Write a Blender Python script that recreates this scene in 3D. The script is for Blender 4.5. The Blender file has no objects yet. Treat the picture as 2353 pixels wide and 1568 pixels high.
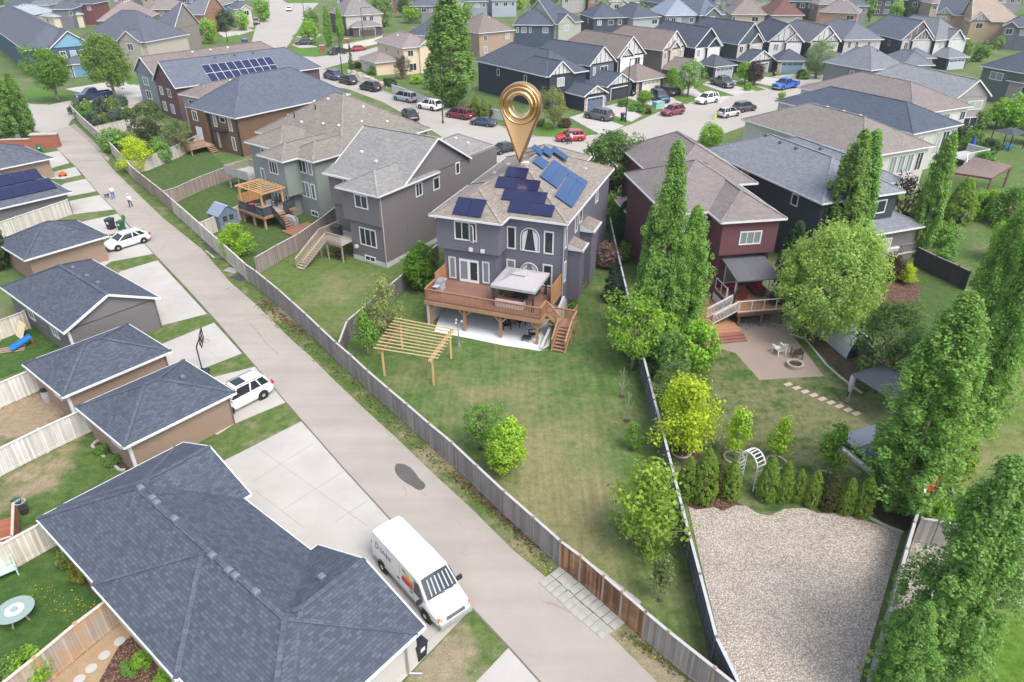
import bpy, bmesh, math, random
import numpy as np
from mathutils import Vector, Matrix
R=math.radians
SC=bpy.context.scene; COL=SC.collection
# ---------------------------------------------------------------- camera, sky, sun, exposure
CH,CT,CF=29.0,R(30.2),1640.0
cd=bpy.data.cameras.new('camera'); cam=bpy.data.objects.new('camera',cd); COL.objects.link(cam)
cam.location=(0,0,CH); cam.rotation_euler=(R(90)-CT,0,0); cd.sensor_width=36; cd.lens=CF/2353*36; cd.clip_end=3000
SC.camera=cam
SUN_EL,SUN_AZ=56,138          # azimuth clockwise from +Y
w=bpy.data.worlds.new('World'); SC.world=w; w.use_nodes=True
sky=w.node_tree.nodes.new('ShaderNodeTexSky'); sky.sky_type='NISHITA'; sky.sun_disc=False
sky.sun_elevation=R(SUN_EL); sky.sun_rotation=R(SUN_AZ); sky.dust_density=3.0; sky.ozone_density=1.0; sky.air_density=1.0
bg=w.node_tree.nodes['Background']; bg.inputs[1].default_value=0.15
hs=w.node_tree.nodes.new('ShaderNodeHueSaturation'); hs.inputs['Saturation'].default_value=.62   # thin overcast: paler sky light
w.node_tree.links.new(sky.outputs[0],hs.inputs['Color']); w.node_tree.links.new(hs.outputs[0],bg.inputs[0])
sd=bpy.data.lights.new('sun','SUN'); sd.energy=1.0; sd.angle=R(28); sd.color=(1,.95,.87)
so=bpy.data.objects.new('sun',sd); COL.objects.link(so)
_d=Vector((math.sin(R(SUN_AZ))*math.cos(R(SUN_EL)),math.cos(R(SUN_AZ))*math.cos(R(SUN_EL)),math.sin(R(SUN_EL))))
so.rotation_euler=_d.to_track_quat('Z','Y').to_euler(); so.location=(60,-40,80)
SC.view_settings.view_transform='Standard'; SC.view_settings.look='None'; SC.view_settings.exposure=1.2; SC.view_settings.gamma=1.0
# ---------------------------------------------------------------- helpers
def G(px,py,z=0.0):            # survey: a point seen in the photograph at known height -> place in the world
    u=(px-1176.5)/CF; v=(784-py)/CF; c,s=math.cos(CT),math.sin(CT)
    d=(u,c+v*s,-s+v*c); k=(z-CH)/d[2]
    return Vector((d[0]*k,d[1]*k,z))
def srgb(r,g,b):
    f=lambda c:((c/255+.055)/1.055)**2.4 if c>10 else c/3294
    return (f(r),f(g),f(b))
def tag(o,label=None,cat=None,group=None,kind=None):
    if label:o['label']=label
    if cat:o['category']=cat
    if group:o['group']=group
    if kind:o['kind']=kind
    return o
def empty(name,label,cat,loc=(0,0,0),rz=0,group=None):
    o=bpy.data.objects.new(name,None); COL.objects.link(o); o.location=loc; o.rotation_euler=(0,0,rz); o.empty_display_size=.3
    return tag(o,label,cat,group)
def link(name,me,parent=None,loc=None,rz=0,color=None,mat=None):
    o=bpy.data.objects.new(name,me); COL.objects.link(o)
    if parent:o.parent=parent
    if loc is not None:o.location=loc
    if rz:o.rotation_euler=(0,0,rz)
    if color:o.color=(*color,1)
    return o
def copy_tree(o,parent=None):
    c=o.copy(); COL.objects.link(c)
    if parent:c.parent=parent
    for ch in list(o.children): copy_tree(ch,c)
    return c
class MB:
    def __init__(s): s.v=[]; s.f=[]
    def add(s,vs,fs):
        n=len(s.v); s.v+=[tuple(p) for p in vs]; s.f+=[tuple(i+n for i in f) for f in fs]; return s
    def quad(s,*p): return s.add(p,[tuple(range(len(p)))])
    def box(s,x0,x1,y0,y1,z0,z1):
        return s.add([(x0,y0,z0),(x1,y0,z0),(x1,y1,z0),(x0,y1,z0),(x0,y0,z1),(x1,y0,z1),(x1,y1,z1),(x0,y1,z1)],
            [(3,2,1,0),(4,5,6,7),(0,1,5,4),(1,2,6,5),(2,3,7,6),(3,0,4,7)])
    def cbox(s,c,d): return s.box(c[0]-d[0]/2,c[0]+d[0]/2,c[1]-d[1]/2,c[1]+d[1]/2,c[2]-d[2]/2,c[2]+d[2]/2)
    def bar(s,p,q,w,h,up=(0,0,1)):     # box from p to q; w sideways, h along up
        p=Vector(p);q=Vector(q);d=(q-p).normalized();u=Vector(up)
        if abs(d.dot(u))>.98:u=Vector((1,0,0))
        sd=d.cross(u).normalized();u=sd.cross(d)
        a=[p+sd*i*w/2+u*j*h/2 for i,j in((-1,-1),(1,-1),(1,1),(-1,1))];b=[x+(q-p) for x in a]
        return s.add(a+b,[(0,1,2,3),(7,6,5,4),(0,4,5,1),(1,5,6,2),(2,6,7,3),(3,7,4,0)])
    def tube(s,p,q,r0,r1=None,n=8,cap=True):
        r1=r0 if r1 is None else r1;p=Vector(p);q=Vector(q);d=(q-p).normalized()
        a=d.orthogonal().normalized();b=d.cross(a);vs=[]
        for c,r in((p,r0),(q,r1)): vs+=[c+(a*math.cos(2*math.pi*i/n)+b*math.sin(2*math.pi*i/n))*r for i in range(n)]
        fs=[(i,(i+1)%n,n+(i+1)%n,n+i) for i in range(n)]
        if cap: fs+=[tuple(reversed(range(n))),tuple(range(n,2*n))]
        return s.add(vs,fs)
    def path(s,pts,rs,n=6):
        for i in range(len(pts)-1): s.tube(pts[i],pts[i+1],rs[i],rs[i+1],n,cap=True)
        return s
    def lathe(s,prof,c=(0,0,0),n=16,axis='z'):
        vs=[]
        for r,z in prof:
            for i in range(n):
                a=2*math.pi*i/n;x,y=r*math.cos(a),r*math.sin(a)
                p=(x,y,z) if axis=='z' else (x,z,y)
                vs.append((c[0]+p[0],c[1]+p[1],c[2]+p[2]))
        fs=[];m=len(prof)
        for j in range(m-1):
            for i in range(n): fs.append((j*n+i,j*n+(i+1)%n,(j+1)*n+(i+1)%n,(j+1)*n+i))
        fs+=[tuple(reversed(range(n))),tuple(range((m-1)*n,m*n))]
        return s.add(vs,fs)
    def loft(s,rings,cap=True):
        n=len(rings[0]);vs=[p for r in rings for p in r];fs=[]
        for j in range(len(rings)-1):
            for i in range(n): fs.append((j*n+i,j*n+(i+1)%n,(j+1)*n+(i+1)%n,(j+1)*n+i))
        if cap: fs+=[tuple(reversed(range(n))),tuple(range((len(rings)-1)*n,len(rings)*n))]
        return s.add(vs,fs)
    def poly_slab(s,pts,z0,z1):
        n=len(pts);vs=[(p[0],p[1],z0) for p in pts]+[(p[0],p[1],z1) for p in pts]
        a=sum(pts[i][0]*pts[(i+1)%n][1]-pts[(i+1)%n][0]*pts[i][1] for i in range(n))
        if a<0: pts=list(reversed(pts)); vs=[(p[0],p[1],z0) for p in pts]+[(p[0],p[1],z1) for p in pts]
        return s.add(vs,[tuple(reversed(range(n))),tuple(range(n,2*n))]+[(i,(i+1)%n,n+(i+1)%n,n+i) for i in range(n)])
    def mesh(s,name,mat=None,smooth=False,uv=True,fix=True):
        me=bpy.data.meshes.new(name); me.from_pydata(s.v,[],s.f)
        if fix:
            bm=bmesh.new(); bm.from_mesh(me); bmesh.ops.recalc_face_normals(bm,faces=bm.faces); bm.to_mesh(me); bm.free()
        if uv:
            ul=me.uv_layers.new(name='UVMap').data
            for p in me.polygons:
                n=p.normal
                if abs(n.z)>.995: u=Vector((1,0,0))
                else: u=Vector((-n.y,n.x,0)).normalized()
                v=n.cross(u)
                for li in p.loop_indices:
                    co=me.vertices[me.loops[li].vertex_index].co; ul[li].uv=(co.dot(u),co.dot(v))
        if mat: me.materials.append(mat)
        if smooth: me.polygons.foreach_set('use_smooth',[True]*len(me.polygons))
        me.update(); return me
    def build(s,name,mat=None,parent=None,smooth=False,color=None,loc=None,rz=0,**k):
        return link(name,s.mesh(name,mat,smooth,**k),parent,loc,rz,color)
# ---------------------------------------------------------------- materials
class NT:
    def __init__(s,name):
        s.m=bpy.data.materials.new(name); s.m.use_nodes=True; s.t=s.m.node_tree; s.b=s.t.nodes['Principled BSDF']
        s.b.inputs['Specular IOR Level'].default_value=.3
    def n(s,t,**k):
        x=s.t.nodes.new('ShaderNode'+t)
        for a,b in k.items():
            if a in x.inputs.keys(): x.inputs[a].default_value=b
            else: setattr(x,a,b)
        return x
    def l(s,a,b): s.t.links.new(a,b)
    def put(s,x,v):
        if hasattr(v,'is_linked') or hasattr(v,'links'): s.l(v,x)
        else: x.default_value=v
    def math(s,op,a,b=0.0,c=None):
        x=s.n('Math',operation=op); s.put(x.inputs[0],a); s.put(x.inputs[1],b)
        if c is not None: s.put(x.inputs[2],c)
        return x.outputs[0]
    def mix(s,f,a,b,bt='MIX'):
        x=s.n('Mix',data_type='RGBA',blend_type=bt); s.put(x.inputs[0],f)
        for i,v in((6,a),(7,b)): s.put(x.inputs[i],(*v,1) if isinstance(v,tuple) and len(v)==3 else v)
        return x.outputs[2]
    def ramp(s,f,a,b):
        x=s.n('MapRange'); s.put(x.inputs[0],f); x.inputs[1].default_value=a; x.inputs[2].default_value=b; x.clamp=True; return x.outputs[0]
    def noise(s,scale,det=3,vec=None,rough=.55):
        x=s.n('TexNoise',Scale=scale,Detail=det,Roughness=rough)
        if vec is not None: s.l(vec,x.inputs['Vector'])
        return x.outputs[0]
    def obj(s): return s.n('TexCoord').outputs['Object']
    def uv(s): return s.n('TexCoord').outputs['UV']
    def val(s,col,f):     # multiply colour by scalar
        x=s.n('VectorMath',operation='SCALE'); s.put(x.inputs[0],(*col[:3],) if isinstance(col,tuple) else col); s.put(x.inputs['Scale'],f); return x.outputs[0]
    def bump(s,h,st=.3,d=.02):
        x=s.n('Bump',Strength=st,Distance=d); s.l(h,x.inputs['Height']); s.l(x.outputs[0],s.b.inputs['Normal'])
    def done(s,col,rough=.85,metal=0,spec=None):
        s.put(s.b.inputs['Base Color'],(*col,1) if isinstance(col,tuple) else col); s.b.inputs['Roughness'].default_value=rough; s.b.inputs['Metallic'].default_value=metal
        if spec is not None: s.b.inputs['Specular IOR Level'].default_value=spec
        return s.m
MC={}
def plain(name,col=None,rough=.75,var=.12,sc=4,metal=0,spec=.3):
    if name in MC: return MC[name]
    t=NT(name); c=col if col else t.n('ObjectInfo').outputs['Color']
    if var: c=t.val(c,t.math('ADD',t.math('MULTIPLY',t.noise(sc,3,t.obj()),var*2),1-var))
    MC[name]=t.done(c,rough,metal,spec); return MC[name]
def siding(name,col=None,pitch=.19,dark=.66):
    if name in MC: return MC[name]
    t=NT(name); c=col if col else t.n('ObjectInfo').outputs['Color']
    y=t.n('SeparateXYZ'); t.l(t.uv(),y.inputs[0]); f=t.math('FRACT',t.math('DIVIDE',y.outputs[1],pitch))
    g=t.math('ADD',t.math('MULTIPLY',t.ramp(f,0.0,.22),1-dark),dark)  # groove shade under each lap is darkened into the colour
    g=t.math('MULTIPLY',g,t.math('ADD',t.math('MULTIPLY',t.noise(.7,3,t.obj()),.16),.92))
    t.bump(f,.5,.02); MC[name]=t.done(t.val(c,g),.7); return MC[name]
def shingle(name,col=None,con=.5,rw=.36,rh=.15,blotch=.12):
    if name in MC: return MC[name]
    t=NT(name); c=col if col else t.n('ObjectInfo').outputs['Color']
    b=t.n('TexBrick',Scale=1.0,offset=.37); b.inputs['Color1'].default_value=(1-con*.55,)*3+(1,); b.inputs['Color2'].default_value=(1+con*.5,)*3+(1,)
    b.inputs['Mortar'].default_value=(.62,.62,.62,1); b.inputs['Mortar Size'].default_value=.011; b.inputs['Brick Width'].default_value=rw; b.inputs['Row Height'].default_value=rh
    t.l(t.uv(),b.inputs['Vector'])
    n=t.math('ADD',t.math('MULTIPLY',t.noise(.45,4,t.obj()),blotch*2),1-blotch)
    n2=t.math('ADD',t.math('MULTIPLY',t.noise(22,2,t.obj()),.3),.85)
    n=t.math('MULTIPLY',n,n2); t.bump(b.outputs['Color'],.35,.02)
    MC[name]=t.done(t.mix(1.0,t.val(c,n),b.outputs['Color'],'MULTIPLY'),.92,0,.2); return MC[name]
def boards(name,col=None,wd=.14,axis=0,con=.35,gap=.55,hue=None,blotch=.5):
    if name in MC: return MC[name]
    t=NT(name); c=col if col else t.n('ObjectInfo').outputs['Color']
    y=t.n('SeparateXYZ'); t.l(t.uv(),y.inputs[0]); q=t.math('DIVIDE',y.outputs[axis],wd); fl=t.math('FLOOR',q); fr=t.math('FRACT',q)
    wn=t.n('TexWhiteNoise',noise_dimensions='1D'); t.l(fl,wn.inputs['W'])
    g=t.math('ADD',t.math('MULTIPLY',wn.outputs[0],con),1-con/2)
    e=t.math('MULTIPLY',t.ramp(fr,0,.09),t.ramp(fr,1,.93)); g=t.math('MULTIPLY',g,t.math('ADD',t.math('MULTIPLY',e,1-gap),gap))
    mp=t.n('Mapping'); t.l(t.obj(),mp.inputs[0]); mp.inputs['Scale'].default_value=(1.2,1.2,.35)
    nz=t.noise(1.6,5,mp.outputs[0],.65); g=t.math('MULTIPLY',g,t.math('ADD',t.math('MULTIPLY',nz,blotch),1-blotch/2))
    if hue: c=t.mix(t.ramp(t.noise(.5,4,t.obj()),.42,.62),c,hue)
    MC[name]=t.done(t.val(c,g),.85); return MC[name]
def grass(name,g1,g2,dry,lo=.5,hi=.7,sc=.22,stripe=0):
    if name in MC: return MC[name]
    t=NT(name); o=t.obj(); c=t.mix(t.ramp(t.noise(1.1,4,o),.35,.65),g1,g2)
    d=t.noise(sc,6,o,.68); c=t.mix(t.ramp(d,lo,hi),c,dry)
    f=t.math('ADD',t.math('MULTIPLY',t.noise(12,3,o,.75),1.2),.4); f2=t.math('ADD',t.math('MULTIPLY',t.noise(2.2,5,o,.75),1.1),.45); c=t.val(c,t.math('MULTIPLY',f,f2))
    if stripe:
        m=t.n('Mapping'); t.l(o,m.inputs[0]); m.inputs['Rotation'].default_value=(0,0,stripe); m.inputs['Scale'].default_value=(2.2,.12,1)
        c=t.val(c,t.math('ADD',t.math('MULTIPLY',t.noise(1.3,3,m.outputs[0],.6),.7),.65))
    t.bump(t.noise(14,3,o),.6,.06); MC[name]=t.done(c,.95,0,.1); return MC[name]
def rough_ground(name,c1,c2,sc=.6,fine=.25,fs=30,rough=.93,stain=None):
    if name in MC: return MC[name]
    t=NT(name); o=t.obj(); c=t.mix(t.ramp(t.noise(sc,5,o,.6),.35,.68),c1,c2)
    if stain: c=t.mix(t.math('MULTIPLY',t.ramp(t.noise(sc*2.7,5,o,.7),.6,.75),.5),c,stain)
    c=t.val(c,t.math('ADD',t.math('MULTIPLY',t.noise(fs,2,o,.8),fine*2),1-fine)); t.bump(t.noise(fs,2,o),.25,.01)
    MC[name]=t.done(c,rough,0,.15); return MC[name]
def lane_mat():
    t=NT('lane_asphalt'); o=t.obj(); c=t.mix(t.ramp(t.noise(.22,5,o,.6),.35,.68),(.345,.31,.278),(.295,.266,.24))
    m=t.n('Mapping'); t.l(o,m.inputs[0]); m.inputs['Rotation'].default_value=(0,0,math.radians(-126.5)); m.inputs['Scale'].default_value=(.035,.75,1)
    c=t.val(c,t.math('ADD',t.math('MULTIPLY',t.noise(1.0,4,m.outputs[0],.6),.34),.83))
    c=t.mix(t.math('MULTIPLY',t.ramp(t.noise(.9,6,o,.75),.62,.72),.35),c,(.20,.175,.155))
    v=t.n('TexVoronoi',feature='DISTANCE_TO_EDGE',Scale=.16); nv=t.n('VectorMath',operation='ADD'); n3=t.n('TexNoise',Scale=.8,Detail=4); t.l(o,n3.inputs['Vector']); t.l(o,nv.inputs[0]); t.l(n3.outputs['Color'],nv.inputs[1]); t.l(nv.outputs[0],v.inputs['Vector'])
    c=t.mix(t.math('MULTIPLY',t.ramp(v.outputs['Distance'],.006,.002),t.math('MULTIPLY',t.ramp(t.noise(.12,2,o),.55,.65),.6)),c,(.17,.15,.135))
    c=t.val(c,t.math('ADD',t.math('MULTIPLY',t.noise(26,2,o,.8),.26),.87)); t.bump(t.noise(30,2,o),.3,.01); return t.done(c,.93,0,.15)
def pebble(name,cols,sc=9,dark=.35):
    if name in MC: return MC[name]
    t=NT(name); o=t.obj(); v=t.n('TexVoronoi',Scale=sc); t.l(o,v.inputs['Vector'])
    s=t.n('SeparateColor'); t.l(v.outputs['Color'],s.inputs[0]); c=t.mix(t.ramp(s.outputs[0],.2,.8),cols[0],cols[1]); c=t.mix(t.ramp(s.outputs[1],.72,.95),c,cols[2])
    d=t.ramp(v.outputs['Distance'],.65,.25); c=t.val(c,t.math('ADD',t.math('MULTIPLY',d,1-dark),dark))
    c=t.val(c,t.math('ADD',t.math('MULTIPLY',t.noise(.5,4,o),.5),.75)); t.bump(d,.8,.04); MC[name]=t.done(c,.85); return MC[name]
def glassy(name,col,rough=.08,spec=.5,metal=0):
    if name in MC: return MC[name]
    t=NT(name); MC[name]=t.done(col,rough,metal,spec); return MC[name]
def pane_mat():
    t=NT('window_glass'); i=t.n('ObjectInfo'); r=i.outputs['Random']
    c=t.mix(t.ramp(r,.5,.52),(.025,.03,.036),(.20,.25,.25)); c=t.mix(t.ramp(r,.8,.82),c,(.36,.38,.37))
    y=t.n('SeparateXYZ'); t.l(t.uv(),y.inputs[0]); c=t.mix(t.math('MULTIPLY',t.ramp(t.math('FRACT',t.math('MULTIPLY',y.outputs[0],9)),.3,.7),.18),c,(.08,.09,.1))
    return t.done(c,.12,0,.5)
PANE=pane_mat()
def foliage():
    t=NT('foliage'); c=t.n('ObjectInfo').outputs['Color']; o=t.obj(); g=t.n('NewGeometry')
    rn=g.outputs['Random Per Island']
    c=t.val(c,t.math('ADD',t.math('MULTIPLY',rn,.75),.62)); nz=t.noise(.9,3,o); c=t.mix(t.math('MULTIPLY',t.ramp(nz,.45,.7),.35),c,t.mix(1.0,c,(1.5,1.25,.75),'MULTIPLY'))
    t.put(t.b.inputs['Base Color'],c); t.b.inputs['Roughness'].default_value=.55; t.b.inputs['Specular IOR Level'].default_value=.25
    tr=t.n('BsdfTranslucent'); t.l(t.mix(1.0,c,(1.25,1.3,.7),'MULTIPLY'),tr.inputs[0]); mx=t.n('MixShader'); mx.inputs[0].default_value=.5
    t.l(t.b.outputs[0],mx.inputs[1]); t.l(tr.outputs[0],mx.inputs[2]); t.l(mx.outputs[0],t.t.nodes['Material Output'].inputs[0]); return t.m
FOL=foliage()
WHITE=plain('white_trim',(.62,.62,.62),.5,.04); BLACK=plain('black_metal',(.025,.027,.03),.45,.1); BARK=plain('bark',(.17,.13,.10),.9,.3,6)
PALEBARK=plain('pale_bark',(.34,.31,.26),.9,.3,6)
CONC=rough_ground("concrete_pad",(.43,.415,.385),(.375,.355,.33),.35,.07,22,.9,(.33,.315,.30))
CONCW=rough_ground('concrete_wall',(.50,.50,.49),(.42,.42,.41),.6,.08,12,.9)
PAINT=glassy('car_paint',(.5,.5,.5),.28,.5); _t=PAINT.node_tree; _i=_t.nodes.new('ShaderNodeObjectInfo'); _t.links.new(_i.outputs['Color'],_t.nodes['Principled BSDF'].inputs['Base Color'])
_t.nodes['Principled BSDF'].inputs['Coat Weight'].default_value=.5
CGLASS=glassy('car_glass',(.02,.025,.03),.05,.6); RUB=plain('tyre_rubber',(.02,.02,.021),.85,.1); RIM=glassy('wheel_rim',(.55,.56,.58),.3,.5,.8)
LAMPW=glassy('lamp_lens',(.38,.40,.43),.1,.6); LAMPR=glassy('red_lens',(.45,.02,.02),.15,.6); LAMPO=glassy('amber_lens',(.6,.14,.02),.15,.6); CHROME=glassy('chrome',(.6,.6,.62),.2,.5,.9)
DARKP=plain('dark_plastic',(.03,.032,.036),.55,.1); OBJP=plain('painted',None,.5,.06); OBJM=plain('matte',None,.85,.2)
SHG=shingle('roof_shingles',None,.3,.36,.15,.07); SHGN=shingle('roof_shingles_dark',None,.42,.30,.16,.12); SID=siding('lap_siding',None); STUC=plain('stucco',None,.9,.08,1.2)
STONE=shingle('stone_cladding',(.36,.30,.25),.9,.35,.16); GRAYB=boards('grey_fence_boards',None,.14,0,.45,.5,None,.7); DECKB=boards('deck_boards',None,.14,1,.18,.7,None,.3); METALG=glassy('galvanised',(.42,.44,.47),.4,.4,.6)
RIDGE=shingle('ridge_shingles',None,.35,.3,.3,.1)
SOL=glassy('solar_cell',(.012,.016,.06),.12,.6)
# ---------------------------------------------------------------- houses
WINC={}
def win_meshes(w,h,n,fr):
    k=(round(w,2),round(h,2),n,fr.name)
    if k not in WINC:
        b=MB(); t=.085
        b.box(-w/2-.03,w/2+.03,-.06,0,-h/2-.03,-h/2+t); b.box(-w/2-.03,w/2+.03,-.06,0,h/2-t,h/2+.03)
        b.box(-w/2-.03,-w/2+t,-.06,0,-h/2+t,h/2-t); b.box(w/2-t,w/2+.03,-.06,0,-h/2+t,h/2-t)
        for i in range(1,n): x=-w/2+w*i/n; b.box(x-.035,x+.035,-.05,0,-h/2+t,h/2-t)
        p=MB(); p.quad((-w/2+t,-.022,-h/2+t),(w/2-t,-.022,-h/2+t),(w/2-t,-.022,h/2-t),(-w/2+t,-.022,h/2-t))
        WINC[k]=(b.mesh('window',fr),p.mesh('pane',PANE,fix=False))
    return WINC[k]
FACE={'F':0,'R':R(90),'B':R(180),'L':R(-90)}
def wallpos(rect,face,t,out=.0):
    x0,x1,y0,y1=rect
    return {'F':(t,y0-out),'B':(t,y1+out),'L':(x0-out,t),'R':(x1+out,t)}[face]
class House:
    def __init__(s,name,label,cat,A,B,z=0,oz=None,rc=(.1,.1,.1),wc=(.3,.3,.3),wm=SID,rm=SHG,trim=WHITE,group=None,ang=None,ground=0):
        a=G(*A,z)
        if ang is None: b=G(*B,z); ang=math.atan2(b.y-a.y,b.x-a.x); s.L=(b-a).length
        s.o=empty(name,label,cat,(a.x,a.y,ground),ang,group); s.wall=MB(); s.roofm=MB(); s.fas=MB(); s.cap=MB(); s.rc,s.wc,s.wm,s.rm,s.trim=rc,wc,wm,rm,trim; s.extra=[]
        s.M=Matrix.Translation((a.x,a.y,ground))@Matrix.Rotation(ang,4,'Z')
    def loc(s,px,py,z=0):      # survey point in house coordinates
        return s.M.inverted()@G(px,py,z)
    def block(s,x0,x1,y0,y1,z0,z1): s.wall.box(x0,x1,y0,y1,z0,z1); return (x0,x1,y0,y1)
    def roof(s,rect,z,p=.5,axis=None,e=('h','h'),o=.45,og=.35,wall=True,wmb=None):
        x0,x1,y0,y1=rect
        if axis is None: axis='x' if x1-x0>=y1-y0 else 'y'
        T=(lambda a,b,c:(a,b,c)) if axis=='x' else (lambda a,b,c:(b,a,c))
        a0,a1,b0,b1=(x0,x1,y0,y1) if axis=='x' else (y0,y1,x0,x1)
        A0=a0-(o if e[0]=='h' else og);A1=a1+(o if e[1]=='h' else og);B0=b0-o;B1=b1+o;hw=(B1-B0)/2;bm=(B0+B1)/2;zr=z+p*hw
        i0=hw if e[0]=='h' else 0;i1=hw if e[1]=='h' else 0
        if A0+i0>A1-i1:
            k=(A1-A0)/(i0+i1); zr=z+p*hw*k if i0 and i1 else zr; i0*=k;i1*=k
            if abs((A0+i0)-(A1-i1))<.02: i0-=.01
        r0=T(A0+i0,bm,zr);r1=T(A1-i1,bm,zr);c=[T(A0,B0,z),T(A1,B0,z),T(A1,B1,z),T(A0,B1,z)]
        m=s.roofm; m.quad(c[0],c[1],r1,r0); m.quad(c[2],c[3],r0,r1)
        if e[0]=='h': m.quad(c[3],c[0],r0)
        if e[1]=='h': m.quad(c[1],c[2],r1)
        cp=s.cap; up=Vector((0,0,.015))
        cp.bar(Vector(r0)+up,Vector(r1)+up,.26,.03)
        for j,(q,rr) in enumerate(((c[0],r0),(c[3],r0),(c[1],r1),(c[2],r1))):
            if e[j//2]=='h': cp.bar(Vector(q)+up,Vector(rr)+up,.24,.03)
        f=s.fas
        def strip(P,Q):
            P=Vector(P);Q=Vector(Q); f.bar(P-Vector((0,0,.085)),Q-Vector((0,0,.085)),.12,.16)
        strip(c[0],c[1]);strip(c[2],c[3])
        S0=A0 if e[0]=='h' else a0+.01;S1=A1 if e[1]=='h' else a1-.01;f.quad(*[T(q0,q1,z-.12) for q0,q1 in((S0,B0),(S1,B0),(S1,B1),(S0,B1))])
        w=wmb or s.wall
        for k,(j,a,aw,q0,q1,rr) in enumerate((('0',A0,a0,c[0],c[3],r0),('1',A1,a1,c[1],c[2],r1))):
            if e[k]=='h': strip(q0,q1)
            else:
                for q in(q0,q1): f.bar(Vector(q)-Vector((0,0,.06)),Vector(rr)-Vector((0,0,.06)),.07,.18)
                zt=z+p*(hw-o)-.02+p*o
                w.quad(T(aw,b0,z-.12),T(aw,b1,z-.12),T(aw,b1,z+p*o-.06),T(aw,bm,zr-.06),T(aw,b0,z+p*o-.06))
        s.top=zr; return zr
    def win(s,rect,face,t,z,w=1.2,h=1.3,n=2,name='window',fr=None):
        fm,pm=win_meshes(w,h,n,fr or s.trim); x,y=wallpos(rect,face,t,.004)
        o=link(name,fm,s.o,(x,y,z),FACE[face]); link('pane',pm,o); return o
    def door(s,rect,face,t,z0,w=.95,h=2.05,col=(.7,.7,.7),name='door'):
        x,y=wallpos(rect,face,t,.004); b=MB(); b.box(-w/2,w/2,-.06,0,0,h)
        o=b.build(name,OBJP,s.o,color=col,loc=(x,y,z0),rz=FACE[face])
        k=MB(); k.cbox((w*.36,-.09,1.0),(.05,.06,.12)); k.build('handle',METALG,o); return o
    def garage_door(s,rect,face,t,w=4.8,h=2.15,col=(.7,.68,.62),lights=True,z0=.02):
        x,y=wallpos(rect,face,t,.004); b=MB()
        for i in range(4): b.box(-w/2,w/2,-.05-.004*(i%2),0,h*i/4+.01,h*(i+1)/4-.012)
        o=b.build('garage_door',OBJP,s.o,color=col,loc=(x,y,z0),rz=FACE[face])
        f=MB(); f.box(-w/2-.14,-w/2,-.075,0,0,h+.14); f.box(w/2,w/2+.14,-.075,0,0,h+.14); f.box(-w/2,w/2,-.075,0,h,h+.14); f.build('door_frame',s.trim,o)
        if lights:
            g=MB()
            for i in range(4): c=-w/2+w*(i+.5)/4; g.quad((c-w*.095,-.06,h*.82),(c+w*.095,-.06,h*.82),(c+w*.095,-.06,h*.94),(c-w*.095,-.06,h*.94))
            g.build('pane',PANE,o,fix=False)
        return o
    def part(s,name,mb,mat,color=None,**k): return mb.build(name,mat,s.o,color=color,**k)
    def vents(s,pts,mat=None,col=(.10,.115,.15),sz=.32,dome=False):
        for p in pts:
            b=MB()
            if dome: b.lathe([(sz*.55,0),(sz*.55,.06),(sz*.45,.16),(sz*.2,.22)],n=10)
            else: b.loft([[(-sz/2,-sz/2,-.05),(sz/2,-sz/2,-.05),(sz/2,sz/2,-.05),(-sz/2,sz/2,-.05)],[(-sz/2,-sz/2,.14),(sz/2,-sz/2,.14),(sz/2,sz/2,.14),(-sz/2,sz/2,.14)],[(-sz*.3,-sz*.3,.22),(sz*.3,-sz*.3,.22),(sz*.3,sz*.3,.22),(-sz*.3,sz*.3,.22)]])
            b.build('roof_vent',OBJP,s.o,color=col,loc=p)
    def rz(s,x,y):           # height of this house's roof surface above a plan point
        best=None
        V=s.roofm.v
        for f in s.roofm.f:
            P=[V[i] for i in f]; n=len(P); ins=True; sg=0
            for i in range(n):
                ax,ay=P[i][0],P[i][1];bx,by=P[(i+1)%n][0],P[(i+1)%n][1];cr=(bx-ax)*(y-ay)-(by-ay)*(x-ax)
                if abs(cr)<1e-9: continue
                if sg==0: sg=1 if cr>0 else -1
                elif sg*cr<0: ins=False;break
            if ins:
                a,b,c=Vector(P[0]),Vector(P[1]),Vector(P[2]);nn=(b-a).cross(c-a)
                if abs(nn.z)<1e-6: continue
                z=a.z-(nn.x*(x-a.x)+nn.y*(y-a.y))/nn.z
                if best is None or z>best: best=z
        return best if best is not None else 0
    def roof_vents(s,pts,**k): s.vents([(x,y,s.rz(x,y)) for x,y in pts],**k)
    def finish(s):
        s.wall.build('wall',s.wm,s.o,color=s.wc)
        s.roofm.build('roof',s.rm,s.o,color=s.rc,fix=False)
        s.fas.build('fascia',s.trim,s.o)
        if s.cap.v: s.cap.build('ridge_cap',RIDGE,s.o,color=tuple(x*1.12 for x in s.rc))
        return s.o
def up_normals(o):
    pass
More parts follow.
